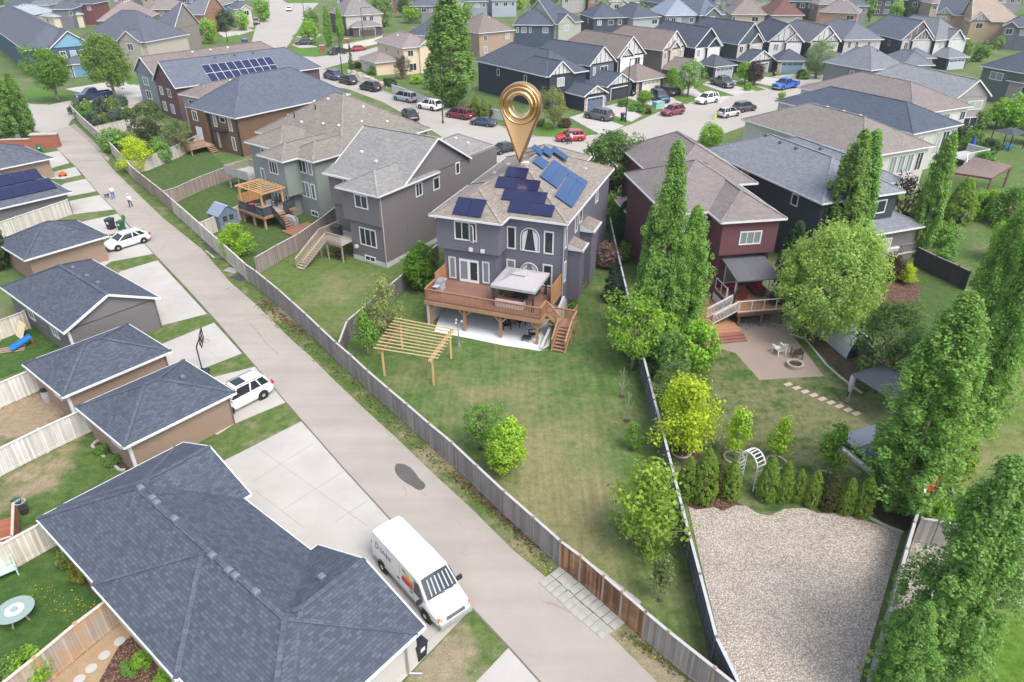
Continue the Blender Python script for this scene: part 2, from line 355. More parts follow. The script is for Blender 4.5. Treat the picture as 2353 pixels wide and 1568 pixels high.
# ---------------------------------------------------------------- trees
rng=np.random.default_rng(7)
def leaf_mesh(name,cent,nrm,size,up=.3,aspect=.6,seed=0):
    r=np.random.default_rng(seed); n=len(cent)
    d=nrm+r.normal(0,.75,(n,3)); d[:,2]+=up; d/=np.linalg.norm(d,axis=1)[:,None]+1e-9
    t=r.normal(0,1,(n,3)); t-=d*np.sum(t*d,1)[:,None]; t/=np.linalg.norm(t,axis=1)[:,None]+1e-9; b=np.cross(d,t)
    s=(size*r.uniform(.6,1.3,n))[:,None]
    v=np.stack([cent-t*s*.5,cent+b*s*.5*aspect+d*s*.1,cent+t*s*.5,cent-b*s*.5*aspect+d*s*.1],1).reshape(-1,3)
    me=bpy.data.meshes.new(name); me.vertices.add(4*n); me.vertices.foreach_set('co',v.ravel()); me.loops.add(4*n); me.loops.foreach_set('vertex_index',np.arange(4*n)); me.polygons.add(n)
    me.polygons.foreach_set('loop_start',np.arange(0,4*n,4)); me.polygons.foreach_set('loop_total',np.full(n,4)); me.update(); me.validate(); me.materials.append(FOL); return me
def clumps(axis_fn,nc,per,cr,r,vz=1.0):
    C=[];N=[]
    for i in range(nc):
        c,out=axis_fn(r); m=int(per*r.uniform(.6,1.4)); sig=cr*r.uniform(.7,1.3)
        p=r.normal(0,1,(m,3)); p/=np.linalg.norm(p,axis=1)[:,None]; p*=(sig*r.uniform(.35,1,m)**.5)[:,None]; p[:,2]*=vz
        C.append(c+p); N.append(p/sig+out*.6)
    return np.concatenate(C),np.concatenate(N)
def sph(r):
    d=r.normal(0,1,3); return d/np.linalg.norm(d)
def crown_poplar(seed):     # unit height 1 (crown .06..1), radius ~.11
    r=np.random.default_rng(seed)
    def fn(r):
        z=r.beta(1.05,1.25); rad=.115*(min(1,(z+.03)/.22)**.6)*(1-z**2.9)**.85+.010; a=r.uniform(0,2*math.pi); k=r.uniform(.45,1)**.5
        lob=1+.22*math.sin(3*a+seed)+.15*math.sin(5*a+9*z)
        return np.array([rad*k*lob*math.cos(a),rad*k*lob*math.sin(a),.07+z*.9]),np.array([math.cos(a),math.sin(a),.7])
    c,n=clumps(fn,430,62,.026,r,1.5); c[:,2]=np.clip(c[:,2],.03,1.0); return leaf_mesh('crown',c,n,.019,.9,.62,seed)
def crown_poplar_fine(seed):
    r=np.random.default_rng(seed); st=[(r.uniform(0,6.283),r.uniform(.3,1),r.uniform(.5,1)) for _ in range(40)]
    def fn(r):
        z=r.beta(1.05,1.2); rad=.115*(min(1,(z+.03)/.2)**.6)*(1-z**2.9)**.85+.010; s=st[r.integers(40)]; a=s[0]+r.normal(0,.22); k=s[1]*r.uniform(.65,1.3)
        lob=1+.2*math.sin(3*a+seed)+.16*math.sin(7*a+11*z)
        return np.array([rad*k*lob*math.cos(a),rad*k*lob*math.sin(a),.05+z*.92]),np.array([math.cos(a),math.sin(a),.8])
    c,n=clumps(fn,900,62,.021,r,1.5); c[:,2]=np.clip(c[:,2],.03,1.0); return leaf_mesh('crown',c,n,.0115,.9,.6,seed)
def crown_oval(seed,nc=180,per=54,zr=(.28,1),rx=.33,cr=.085,ls=.036,egg=0):
    r=np.random.default_rng(seed); zc=(zr[0]+zr[1])/2; hz=(zr[1]-zr[0])/2
    bumps=[(sph(r),r.uniform(.12,.34)) for _ in range(9)]
    def fn(r):
        d=sph(r); k=r.uniform(.3,1)**.45; s=.82+sum(w*max(0,float(d@b))**3 for b,w in bumps)
        x=rx*(1-egg*d[2]); p=np.array([d[0]*x,d[1]*x,d[2]*hz])*k*s; return p+np.array([0,0,zc]),d
    c,n=clumps(fn,nc,per,cr,r); return leaf_mesh('crown',c,n,ls,.8,.65,seed)
def crown_cedar(seed):
    r=np.random.default_rng(seed)
    def fn(r):
        z=r.uniform(0,1)**1.15; rad=.25*(1-z**2.4)**.8*(.75+.25*min(1,z*5)); a=r.uniform(0,6.283); k=r.uniform(.6,1)**.5
        return np.array([rad*k*math.cos(a),rad*k*math.sin(a),.03+.94*z]),np.array([math.cos(a),math.sin(a),.3])
    c,n=clumps(fn,420,40,.035,r); return leaf_mesh('crown',c,n,.03,.5,.5,seed)
def crown_conifer(seed):
    r=np.random.default_rng(seed)
    def fn(r):
        z=r.uniform(0,1)**1.4; rad=.24*(1-z); a=r.uniform(0,6.283); k=r.uniform(.3,1)
        return np.array([rad*k*math.cos(a),rad*k*math.sin(a),.06+.93*z-.05*k]),np.array([math.cos(a),math.sin(a),.1])
    c,n=clumps(fn,200,34,.03,r); return leaf_mesh('crown',c,n,.034,.2,.4,seed)
def crown_sparse(seed,nb=16,per=34,cr=.07,ls=.045,rx=.3,z0=.3):
    r=np.random.default_rng(seed); tips=[]
    for i in range(nb):
        a=i*2.4+r.uniform(-.3,.3); h=z0+(1-z0)*r.uniform(.05,.98); q=rx*(1-.75*max(0,(h-.55)/.45))*r.uniform(.55,1.05); tips.append((np.array([q*math.cos(a),q*math.sin(a),h]),h))
    tips.append((np.array([0,0,.97]),.97))
    C=[];N=[]
    for t,h in tips:
        b=np.array([0,0,max(z0*.8,h-.28)])
        for k in np.linspace(.35,1,6):
            m=int(per/4*r.uniform(.6,1.5)); p=r.normal(0,1,(m,3))*cr*(.5+.4*(1-abs(k-.7))); C.append(b+(t-b)*k+p); N.append(p/cr)
    me=leaf_mesh('crown',np.concatenate(C),np.concatenate(N),ls,.5,.65,seed); me['tips']=[float(x) for t,h in tips for x in t]; return me
PR={}
def trunk_mesh(kind,seed,tips=None):
    b=MB(); r=random.Random(seed)
    if kind in('poplar','poplarn'):
        b.path([(0,0,0),(.004,.002,.2),(-.003,.004,.55),(.002,0,.95)],[.017,.013,.008,.002],7)
        for i in range(16):
            z=.1+.8*i/16;a=r.uniform(0,6.28);q=.07*(1-z)+.02; b.path([(0,0,z),(q*math.cos(a),q*math.sin(a),z+.1*(1.15-z))],[.006*(1.1-z),.0015],5)
    elif kind=='cedar': b.path([(0,0,0),(0,0,.8)],[.03,.006],6)
    elif kind=='conifer': b.path([(0,0,0),(0,0,.95)],[.022,.004],6)
    elif tips:
        b.path([(0,0,0),(.008,.004,.3),(0,0,.62),(0,0,.95)],[.017,.012,.008,.003],7)
        for i in range(0,len(tips),3):
            t=Vector(tips[i:i+3]); z=max(.22,t.z-.28); b.path([(0,0,z),(t.x*.5,t.y*.5,z+(t.z-z)*.42),t],[.009,.006,.0022],5)
    else:
        b.path([(0,0,0),(.01,.004,.16),(.0,.01,.34),(0,0,.6)],[.034,.026,.022,.01],8)
        for i in range(11):
            a=i*2.399+r.uniform(-.3,.3);z=.24+.3*r.random();l=r.uniform(.16,.27);e=r.uniform(.5,1.3)
            m=(l*.5*math.cos(a),l*.5*math.sin(a),z+l*.5*e); t=(l*math.cos(a),l*math.sin(a),z+l*e); b.path([(0,0,z),m,t],[.015,.009,.003],5)
            for k in range(2): a2=a+r.uniform(-.8,.8); b.path([m,(m[0]+.1*math.cos(a2),m[1]+.1*math.sin(a2),m[2]+.12)],[.006,.002],4)
    return b.mesh('trunk',PALEBARK if kind in('poplar','poplarn','sparse','bare','young') else BARK,True,uv=False)
def proto(kind,k):
    key=(kind,k)
    if key in PR: return PR[key]
    sd=11*k+hash_(kind)
    if kind=='poplar': c=crown_poplar(sd)
    elif kind=='poplarn': c=crown_poplar_fine(sd)
    elif kind=='round': c=crown_oval(sd)
    elif kind=='oval': c=crown_oval(sd,130,46,(.16,1),.24,.075,.042,.25)
    elif kind=='loose': c=crown_oval(sd,120,30,(.2,1),.36,.085,.04)
    elif kind=='willow': c=crown_oval(sd,420,70,(.14,1),.40,.065,.021)
    elif kind=='cedar': c=crown_cedar(sd)
    elif kind=='conifer': c=crown_conifer(sd)
    elif kind=='young': c=crown_sparse(sd,20,44,.06,.055,.24,.34)
    elif kind=='sparse': c=crown_sparse(sd,30,72,.06,.042,.36,.14)
    elif kind=='maple': c=crown_sparse(sd,40,150,.062,.036,.36,.2)
    elif kind=='shrub': c=crown_oval(sd,70,40,(.0,1),.55,.16,.10)
    elif kind=='bare': c=crown_sparse(sd,16,5,.05,.02,.3,.3)
    elif kind=='far': c=crown_oval(sd,60,30,(.12,1),.36,.12,.085)
    elif kind=='farpop': 
        c=crown_oval(sd,70,30,(.05,1),.15,.06,.06)
    t=trunk_mesh(kind,sd,list(c['tips']) if 'tips' in c.keys() else None); PR[key]=(c,t); return PR[key]
def hash_(s): return sum(ord(ch)*(i+3) for i,ch in enumerate(s))%97
TN=[0]
NAMES=dict(poplar='poplar_tree',poplarn='poplar_tree',round='leafy_tree',oval='leafy_tree',loose='leafy_tree',willow='willow_tree',cedar='cedar_shrub',conifer='spruce_tree',young='young_tree',sparse='young_tree',maple='maple_tree',shrub='shrub',bare='bare_tree',far='leafy_tree',farpop='poplar_tree')
def tree(kind,base,h,col,label,wf=1.0,name=None,cat=None,group=None,k=None,lean=(0,0),z=0):
    TN[0]+=1; k=TN[0]%3 if k is None else k
    c,t=proto(kind,k); p=G(*base,z) if len(base)==2 else Vector(base)
    nm=name or NAMES[kind]; ct=cat or {'cedar':'cedar','shrub':'shrub'}.get(kind,'tree')
    o=empty(nm,label,ct,p,TN[0]*1.7,group); o.scale=(h*wf,h*wf,h)
    if kind!='shrub' or h>.9: link('trunk' if kind!='shrub' else 'stem',t,o)
    j=random.Random(TN[0]); f=j.uniform(.9,1.1); cc=(col[0]*f,col[1]*f*j.uniform(.96,1.04),col[2]*f)
    link('crown' if kind!='shrub' else 'foliage',c,o,color=cc); return o
TG=dict(pop=(.215,.365,.09),popd=(.19,.34,.09),mid=(.17,.31,.075),bright=(.25,.43,.06),lime=(.33,.50,.055),yel=(.45,.56,.05),dark=(.06,.125,.045),ced=(.24,.36,.065),willow=(.31,.44,.12),blue=(.14,.20,.16),purp=(.06,.035,.035),pale=(.28,.36,.22),brown=(.14,.10,.06),young=(.20,.36,.06),pink=(.30,.20,.20))
# ---------------------------------------------------------------- vehicles
CARP={}
CD=dict( # L,W,H, belt, hood z, greenhouse(xr0,xr1,xf1,xf0), wheelbase, wheel r
 sedan=(4.75,1.82,1.46,.93,.88,(-1.75,-.95,.45,1.25),2.75,.33), hatch=(4.45,1.80,1.47,.95,.90,(-1.98,-1.35,.35,1.2),2.70,.33),
 suv=(4.65,1.86,1.70,1.05,1.02,(-2.15,-1.75,.35,1.15),2.68,.36), bigsuv=(4.95,1.96,1.80,1.12,1.1,(-2.3,-1.95,.45,1.2),2.9,.39), minivan=(5.1,1.98,1.76,1.05,.98,(-2.4,-2.1,.85,1.75),3.03,.35))
def ring(x,zb,zt,w,cr=.02):
    zm=zb+(zt-zb)*.55
    return [(x,-w*.9,zb),(x,-w,zb+.12),(x,-w,zm),(x,-w*.955,zt-.03),(x,-w*.88,zt),(x,0,zt+cr),(x,w*.88,zt),(x,w*.955,zt-.03),(x,w,zm),(x,w,zb+.12),(x,w*.9,zb)]
def wheels(parts,xs,W,r,wd=.23):
    t=MB();t.lathe([(r*.62,-wd/2),(r*.93,-wd/2),(r,-wd/2+.04),(r,wd/2-.04),(r*.93,wd/2),(r*.62,wd/2)],n=20,axis='y'); tm=t.mesh('tyre',RUB,False,uv=False)
    m=MB();m.lathe([(.05,-wd/2-.012),(r*.6,-wd/2+.01),(r*.64,-wd/2+.02),(r*.64,wd/2-.02),(r*.6,wd/2-.01),(.05,wd/2+.012)],n=20,axis='y')
    rm=m.mesh('rim',RIM,False,uv=False); s=MB()
    for sg in(-1,1):
        for i in range(5):
            a=i*1.2566;y=sg*(wd/2+.004); c0,s0=math.cos(a+.38),math.sin(a+.38);c1,s1=math.cos(a+.9),math.sin(a+.9)
            s.quad((r*.2*c0,y,r*.2*s0),(r*.56*c0,y,r*.56*s0),(r*.56*c1,y,r*.56*s1),(r*.2*c1,y,r*.2*s1))
    sm=s.mesh('spoke_gap',RUB,False,uv=False,fix=False)
    for x in xs:
        for sg in(-1,1): parts.append(('wheel',tm,None,(x,sg*(W/2-wd/2+.025),r),[('rim',rm),('spoke_gap',sm)]))
def car_parts(kind):
    if kind in CARP: return CARP[kind]
    P=[]
    if kind in CD:
        L,W,H,belt,hz,(xr0,xr1,xf1,xf0),wb,wr=CD[kind]; h=L/2;w=W/2
        boxy=kind in('suv','bigsuv','minivan','hatch')
        rt=belt+.02 if boxy else belt
        st=[(-h,.42,rt-.18,w*.84),(-h+.1,.3,rt-.03,w*.94),(-h+.45,.26,rt,w),(-wb/2,.25,rt,w),(0,.22,belt,w),(wb/2-.1,.23,belt-.02,w),(xf0+.15,.24,hz,w*.99),(h-.55,.25,hz-.08,w*.96),(h-.16,.28,hz-.2,w*.88),(h,.4,hz-.38,w*.78)]
        st=sorted(st,key=lambda q:q[0])
        b=MB(); b.loft([ring(*q) for q in st]); P.append(('body',b.mesh('body',PAINT,True,uv=False),'c',(0,0,0),[]))
        wb_,wt=w*.9,w*.70; zr=H-.05; g=MB()
        xs=[(xr0,belt-.03,wb_*.95),(xr1,zr,wt),(xf1,zr,wt),(xf0,belt-.06,wb_)]
        bot=[(xr0,-wb_*.95,belt-.03),(xf0,-wb_,belt-.06),(xf0,wb_,belt-.06),(xr0,wb_*.95,belt-.03)]; top=[(xr1,-wt,zr),(xf1,-wt,zr),(xf1,wt,zr),(xr1,wt,zr)]
        g.loft([bot,top]); P.append(('window_glass',g.mesh('window_glass',CGLASS,False,uv=False),None,(0,0,0),[]))
        r=MB(); m=(xr1+xf1)/2; q=.05
        r.loft([[(x,-wt-e,zr+z),(x,-wt*.6,zr+z+dz),(x,wt*.6,zr+z+dz),(x,wt+e,zr+z),(x,wt*.6,zr+z-.03),(x,-wt*.6,zr+z-.03)] for x,e,z,dz in((xr1-.1,.0,-.03,.03),(xr1+.15,.03,.01,.05),(m,.035,.02,.06),(xf1-.1,.03,.01,.05),(xf1+.12,.0,-.03,.02))])
        for s in(-1,1):
            mid=[xr1+(xf1-xr1)*.52,xr0+(xf0-xr0)*.50]
            r.bar((xf0+.04,s*wb_,belt-.04),(xf1,s*(wt+.005),zr),.07,.06); r.bar((mid[1],s*(wb_+.008),belt-.03),(mid[0],s*(wt+.012),zr),.05,.09,(1,0,0))
            cx=xr1+.28; r.bar((xr0+.05,s*wb_*.96,belt-.02),(xr1,s*(wt+.005),zr),.08,.13)
            if boxy: r.bar((xr0+.75,s*(wb_+.004),belt-.02),(xr1+.62,s*(wt+.01),zr),.05,.08,(1,0,0))
        P.append(('roof',r.mesh('roof',PAINT,True,uv=False),'c',(0,0,0),[]))
        if boxy:
            k=MB()
            for s in(-1,1): k.bar((xr1+.2,s*wt*.93,H+.04),(xf1-.15,s*wt*.93,H+.04),.04,.05)
            P.append(('roof_rail',k.mesh('roof_rail',METALG,uv=False),None,(0,0,0),[]))
        wheels(P,(-wb/2,wb/2),W,wr)
        a=MB()
        for x in(-wb/2,wb/2):
            for s in(-1,1): a.lathe([(wr*1.02,w*s*.93),(wr*1.16,w*s*.93),(wr*1.16,w*s*1.002),(wr*1.02,w*s*1.002)],(x,0,wr),20,'y')
        P.append(('wheel_arch',a.mesh('wheel_arch',DARKP,uv=False),None,(0,0,0),[]))
        for s in(-1,1):
            m=MB();m.loft([[(h-.42,s*w*.62,hz-.24),(h-.42,s*w*.92,hz-.22),(h-.42,s*w*.92,hz-.38),(h-.42,s*w*.62,hz-.40)],[(h-.02,s*w*.56,hz-.33),(h-.14,s*w*.86,hz-.30),(h-.14,s*w*.86,hz-.44),(h-.02,s*w*.56,hz-.46)]]); P.append(('headlight',m.mesh('headlight',LAMPW,uv=False),None,(0,0,0),[]))
            m=MB();m.cbox((-h+.08,s*w*.78,rt-.12),(.22,.3,.2)); P.append(('taillight',m.mesh('taillight',LAMPR,uv=False),None,(0,0,0),[]))
            m=MB();m.cbox((xf0-.15,s*(w+.08),belt+.06),(.12,.2,.14)); P.append(('mirror',m.mesh('mirror',PAINT,uv=False),'c',(0,0,0),[]))
        m=MB();m.cbox((h-.03,0,hz-.42),(.12,w*1.0,.16));P.append(('grille',m.mesh('grille',DARKP,uv=False),None,(0,0,0),[]))
        m=MB();m.cbox((h-.08,0,.36),(.14,w*1.6,.14));P.append(('bumper',m.mesh('bumper',DARKP,uv=False),None,(0,0,0),[]));m=MB();m.cbox((-h+.07,0,.38),(.16,w*1.66,.18));P.append(('bumper',m.mesh('bumper',DARKP,uv=False),None,(0,0,0),[]))
        m=MB();m.cbox((-h+.0,0,rt-.35),(.06,.5,.13));P.append(('plate',m.mesh('plate',WHITE,uv=False),None,(0,0,0),[]))
    elif kind=='pickup':
        L,W=5.85,2.02;h=L/2;w=W/2;wb=3.65;wr=.41;xs=(-1.72,1.93)
        b=MB(); b.loft([ring(*q) for q in((-.62,.35,1.16,w),(.3,.32,1.16,w),(1.25,.33,1.14,w),(1.5,.34,1.16,w),(h-.5,.36,1.12,w*.98),(h-.1,.4,1.04,w*.92),(h,.5,.9,w*.84))])
        b.box(-h,-.62,-w,-w+.13,.42,1.14);b.box(-h,-.62,w-.13,w,.42,1.14);b.box(-h,-h+.1,-w+.13,w-.13,.42,1.1);b.box(-.74,-.62,-w+.13,w-.13,.42,1.14)
        P.append(('body',b.mesh('body',PAINT,False,uv=False),'c',(0,0,0),[]))
        m=MB();m.box(-h+.1,-.74,-w+.13,w-.13,.5,.62);P.append(('truck_bed',m.mesh('truck_bed',DARKP,uv=False),None,(0,0,0),[]))
        g=MB();wb_,wt=w*.9,w*.74;g.loft([[(-.62,-wb_,1.14),(1.55,-wb_,1.12),(1.55,wb_,1.12),(-.62,wb_,1.14)],[(-.45,-wt,1.84),(.75,-wt,1.84),(.75,wt,1.84),(-.45,wt,1.84)]]);P.append(('window_glass',g.mesh('window_glass',CGLASS,uv=False),None,(0,0,0),[]))
        r=MB();r.loft([[(-.55,-wt-.01,1.82),(.85,-wt-.01,1.80),(.85,wt+.01,1.80),(-.55,wt+.01,1.82)],[(-.45,-wt+.1,1.91),(.65,-wt+.1,1.91),(.65,wt-.1,1.91),(-.45,wt-.1,1.91)]])
        for s in(-1,1): r.bar((1.55,s*wb_,1.12),(.76,s*wt,1.84),.07,.07);r.bar((.45,s*wb_,1.12),(.3,s*(wt+.01),1.84),.05,.1,(1,0,0));r.bar((-.58,s*wb_,1.12),(-.43,s*wt,1.84),.08,.2,(1,0,0))
        P.append(('roof',r.mesh('roof',PAINT,uv=False),'c',(0,0,0),[])); wheels(P,xs,W,wr,.27)
        a=MB()
        for x in xs:
            for s in(-1,1): a.lathe([(wr*1.02,w*s*.93),(wr*1.15,w*s*.93),(wr*1.15,w*s*1.004),(wr*1.02,w*s*1.004)],(x,0,wr),20,'y')
        P.append(('wheel_arch',a.mesh('wheel_arch',DARKP,uv=False),None,(0,0,0),[]))
        for s in(-1,1):
            m=MB();m.cbox((h-.06,s*w*.72,.88),(.2,.4,.2));P.append(('headlight',m.mesh('headlight',LAMPW,uv=False),None,(0,0,0),[]))
            m=MB();m.cbox((-h+.04,s*(w-.07),.92),(.14,.16,.36));P.append(('taillight',m.mesh('taillight',LAMPR,uv=False),None,(0,0,0),[]))
            m=MB();m.cbox((1.3,s*(w+.12),1.22),(.14,.24,.2));P.append(('mirror',m.mesh('mirror',DARKP,uv=False),None,(0,0,0),[]))
        m=MB();m.cbox((h-.02,0,.84),(.12,1.1,.3));P.append(('grille',m.mesh('grille',DARKP,uv=False),None,(0,0,0),[]))
        m=MB();m.cbox((h-.02,0,.52),(.16,1.8,.2));P.append(('bumper',m.mesh('bumper',CHROME,uv=False),None,(0,0,0),[]));m=MB();m.cbox((-h-.06,0,.55),(.18,1.8,.16));P.append(('bumper',m.mesh('bumper',CHROME,uv=False),None,(0,0,0),[]))
    CARP[kind]=P; return P
def car(kind,label,front,rear,col,z=0,cat='car',name='parked_car',scale=None,group=None):
    f=G(*front,z);r=G(*rear,z); d=f-r; ang=math.atan2(d.y,d.x); c=(f+r)/2
    o=empty(name,label,cat,c,ang,group)
    L=CD[kind][0] if kind in CD else 5.85
    s=scale or min(1.12,max(.97,d.length/L)); o.scale=(s,s,s)
    for nm,me,cc,loc,subs in car_parts(kind):
        p=link(nm,me,o,loc,color=col if cc else None)
        for sn,sm in subs: link(sn,sm,p)
    return o
# ---------------------------------------------------------------- fences and rails
def fence(label,pts,h=1.8,col=(.26,.25,.25),post=True,cap=True,board=.14,name='board_fence',postcol=None,zs=None,step=2.4,cat='fence',capcol=None,vary=.0,mat=None,gap=.05):
    P=[Vector((p.x,p.y,0)) for p in [G(*q) if len(q)==2 else Vector(q) for q in pts]]
    o=empty(name,label,cat,P[0]); O=P[0]; b=MB();c=MB();posts=[]
    r=random.Random(len(label))
    for i in range(len(P)-1):
        a,e=P[i]-O,P[i+1]-O; d=e-a; n=max(1,round(d.length/step)); u=d.normalized(); s=Vector((-u.y,u.x,0))
        for j in range(n):
            q0=a+d*j/n;q1=a+d*(j+1)/n; hh=h+r.uniform(-vary,vary)
            b.bar(q0+u*.05+Vector((0,0,gap+(hh-gap)/2)),q1-u*.05+Vector((0,0,gap+(hh-gap)/2)),.035,hh-gap)
            if cap: c.bar(q0+Vector((0,0,hh+.02)),q1+Vector((0,0,hh+.02)),.15,.04)
            for zz in(.35,h*.55,h-.3): b.bar(q0+s*.05+Vector((0,0,zz)),q1+s*.05+Vector((0,0,zz)),.04,.09)
            b.bar(q0+s*-.03+Vector((0,0,.12)),q1+s*-.03+Vector((0,0,.12)),.03,.16)
            posts.append(q0)
    posts.append(P[-1]-O)
    b.build('panel',mat or GRAYB,o,color=col)
    if cap: c.build('cap_rail',OBJM,o,color=capcol or (.40,.39,.38))
    if post:
        m=MB(); m.box(-.055,.055,-.055,.055,0,h+.07); m.box(-.07,.07,-.07,.07,h+.07,h+.11); pm=m.mesh('post',OBJM)
        for q in posts: link('post',pm,o,q,rz=math.atan2((P[1]-P[0]).y,(P[1]-P[0]).x),color=postcol or col)
    return o
def rail(mb,p,q,h=.95,sp=.13,rw=.05,bw=.04,top=True):   # baluster rail between two floor points
    p=Vector(p);q=Vector(q);d=q-p;n=max(2,int(d.length/sp)); Z=Vector((0,0,1))
    mb.bar(p+Z*h,q+Z*h,.12,.05);mb.bar(p+Z*.1,q+Z*.1,.05,.07);mb.bar(p+Z*(h-.09),q+Z*(h-.09),.05,.07)
    for i in range(n+1): x=p+d*i/n; mb.bar(x+Z*.1,x+Z*(h-.05),bw,bw)
# ---------------------------------------------------------------- ground
GR=dict(
 base=grass('lawn_far',(.075,.125,.038),(.095,.145,.045),(.19,.18,.10),.45,.75,.12),
 main=None)
def grass2(name,g1,g2,dry,spots,lo=.5,hi=.72,stripe=0,sc=.22):
    m=grass(name,g1,g2,dry,lo,hi,sc,stripe); t=m.node_tree
    # dry ground around the given places: add to the noise that picks the dry colour
    mr=[n for n in t.nodes if n.type=='MAP_RANGE' and abs(n.inputs[1].default_value-lo)<1e-6 and abs(n.inputs[2].default_value-hi)<1e-6][0]
    src=mr.inputs[0].links[0].from_socket; tc=[n for n in t.nodes if n.type=='TEX_COORD'][0]
    for (px,py,rad,amt) in spots:
        c=G(px,py); d=t.nodes.new('ShaderNodeVectorMath'); d.operation='DISTANCE'; t.links.new(tc.outputs['Object'],d.inputs[0]); d.inputs[1].default_value=c
        k=t.nodes.new('ShaderNodeMapRange'); t.links.new(d.outputs['Value'],k.inputs[0]); k.inputs[1].default_value=rad; k.inputs[2].default_value=rad*.1; k.inputs[3].default_value=0; k.inputs[4].default_value=amt
        a=t.nodes.new('ShaderNodeMath'); a.operation='ADD'; t.links.new(src,a.inputs[0]); t.links.new(k.outputs[0],a.inputs[1]); src=a.outputs[0]
    t.links.new(src,mr.inputs[0]); return m
def sheet(name,px,mat,z,kind='structure'):
    P=[G(*p) if len(p)==2 else Vector(p) for p in px]; b=MB(); b.quad(*[(p.x,p.y,z) for p in P])
    o=b.build(name,mat,None,uv=False,fix=False); me=o.data
    if me.polygons[0].normal.z<0: me.flip_normals()
    o['kind']=kind; return o
b=MB(); b.quad((-900,-300,0),(900,-300,0),(900,1500,0),(-900,1500,0)); g=b.build('ground',GR['base'],None,uv=False,fix=False); g['kind']='structure'
ASPH=lane_mat()
STREET=rough_ground('street_asphalt',(.37,.345,.315),(.335,.31,.285),.1,.08,14,.93)
STREETF=STREET
GMAIN=grass2('lawn_main',(.068,.122,.034),(.096,.150,.044),(.205,.19,.095),[(1300,1120,9,.2),(1215,1010,8,.10),(1330,1230,6,.14),(1130,900,7,.10),(1560,1420,4,.10)],.48,.8,R(72))
GGRAY=grass2('lawn_grey_house',(.085,.135,.036),(.11,.155,.045),(.19,.18,.09),[(770,690,7,.14)],.5,.8)
GDARK=grass('lawn_dark',(.055,.095,.028),(.072,.112,.034),(.11,.13,.05),.55,.85)
GLEFT=grass2('lawn_left',(.06,.108,.03),(.085,.135,.036),(.27,.21,.14),[(40,960,5,.42),(120,1090,4,.12)],.55,.72)
GLEFT2=grass('lawn_left_lush',(.042,.09,.022),(.06,.115,.028),(.12,.14,.05),.55,.85)
GRED=grass2('lawn_red_house',(.05,.095,.026),(.072,.12,.033),(.165,.165,.08),[(1800,960,9,.14),(1950,940,4,.1)],.45,.68,0,.55)
GSTRIP=grass2('verge_grass',(.075,.125,.033),(.105,.145,.045),(.25,.21,.14),[(1550,1520,6,.3),(1200,1230,3,.15),(900,940,4,-.05),(1010,1060,5,.15),(1000,1520,3,.3),(655,720,2.5,.35)],.5,.72,0,.5)
GRIGHT=grass('lawn_right',(.095,.15,.034),(.12,.165,.045),(.24,.21,.11),.42,.7)
DIRT=rough_ground('bare_soil',(.09,.065,.05),(.05,.04,.034),1.2,.35,16)
SAND=rough_ground('sandy_dirt',(.36,.26,.16),(.28,.20,.13),1.2,.3,14)
MULCH=pebble('bark_mulch',((.22,.12,.08),(.14,.075,.055),(.3,.2,.13)),11)
GRAVEL=pebble('pea_gravel',((.64,.55,.465),(.48,.41,.35),(.70,.64,.57)),13,.5)
ROCKS=pebble('river_rock',((.42,.38,.33),(.33,.30,.27),(.5,.46,.41)),9,.5)
PAVER=shingle('paving_stones',(.46,.365,.31),.22,.24,.12,.1)
# lawns and verges
sheet('lawn',[(778,784),(850,901),(898,944),(980,1015),(1098,1126),(1226,1246),(1380,1370),(1527,1512),(1700,1655),(1660,1605),(1634,1524),(1598,1377),(1558,1217),(1528,1091),(1498,969),(1464,826),(1430,680),(1405,520),(1330,520),(1290,640),(1010,640),(988,572),(950,652),(803,782)],GMAIN,.006)
sheet('lawn',[(596,662),(650,712),(710,767),(770,795),(803,782),(950,652),(975,600),(900,560),(690,560),(598,621)],GGRAY,.004)
sheet('lawn',[(382,473),(465,549),(595,662),(598,621),(690,575),(780,520),(640,430),(548,408)],GDARK,.004)
sheet('lawn',[(312,405),(382,473),(548,408),(470,340),(300,360)],GDARK,.006)
sheet('lawn',[(-60,760),(70,722),(150,790),(60,850),(-60,890)],GLEFT2,.006)
sheet('lawn',[(-60,920),(100,890),(215,985),(0,1100),(-60,1120)],GLEFT,.006)
sheet('lawn',[(-60,1130),(0,1096),(217,989),(300,1085),(130,1215),(-60,1290)],GLEFT,.010)
sheet('lawn',[(-40,1335),(32,1309),(142,1247),(260,1400),(110,1575),(-60,1680)],GLEFT2,.004)
sheet('lawn',[(1600,790),(1760,745),(1900,760),(2010,950),(1975,1150),(1850,1180),(1580,1165),(1528,1091),(1500,969),(1480,826)],GRED,.006)
sheet('lawn',[(2010,640),(2120,570),(2220,660),(2180,760),(2080,800),(1990,760)],GDARK,.006)
sheet('lawn',[(2170,900),(2380,700),(2500,1000),(2420,1200),(2240,1190),(2190,1120),(2210,1060)],GRIGHT,.008)
sheet('lawn',[(2230,1420),(2300,1400),(2420,1400),(2420,1700),(2150,1700),(2130,1500)],grass('lawn_right_green',(.07,.15,.02),(.10,.18,.03),(.16,.19,.06),.5,.75),.010)
lane_l=[(40,240),(100,307),(135,347),(182,392),(222,440),(272,492),(350,580),(428,662),(500,742),(588,844),(658,926),(695,969),(793,1081),(892,1189),(1084,1398),(1168,1487),(1270,1600),(1400,1740)]
lane_r=[(1760,1790),(1511,1569),(1356,1414),(1273,1342),(1176,1262),(1090,1176),(998,1091),(913,1009),(838,941),(770,876),(715,821),(673,784),(588,700),(527,647),(465,574),(375,502),(325,454),(262,392),(210,332),(155,285),(110,240)]
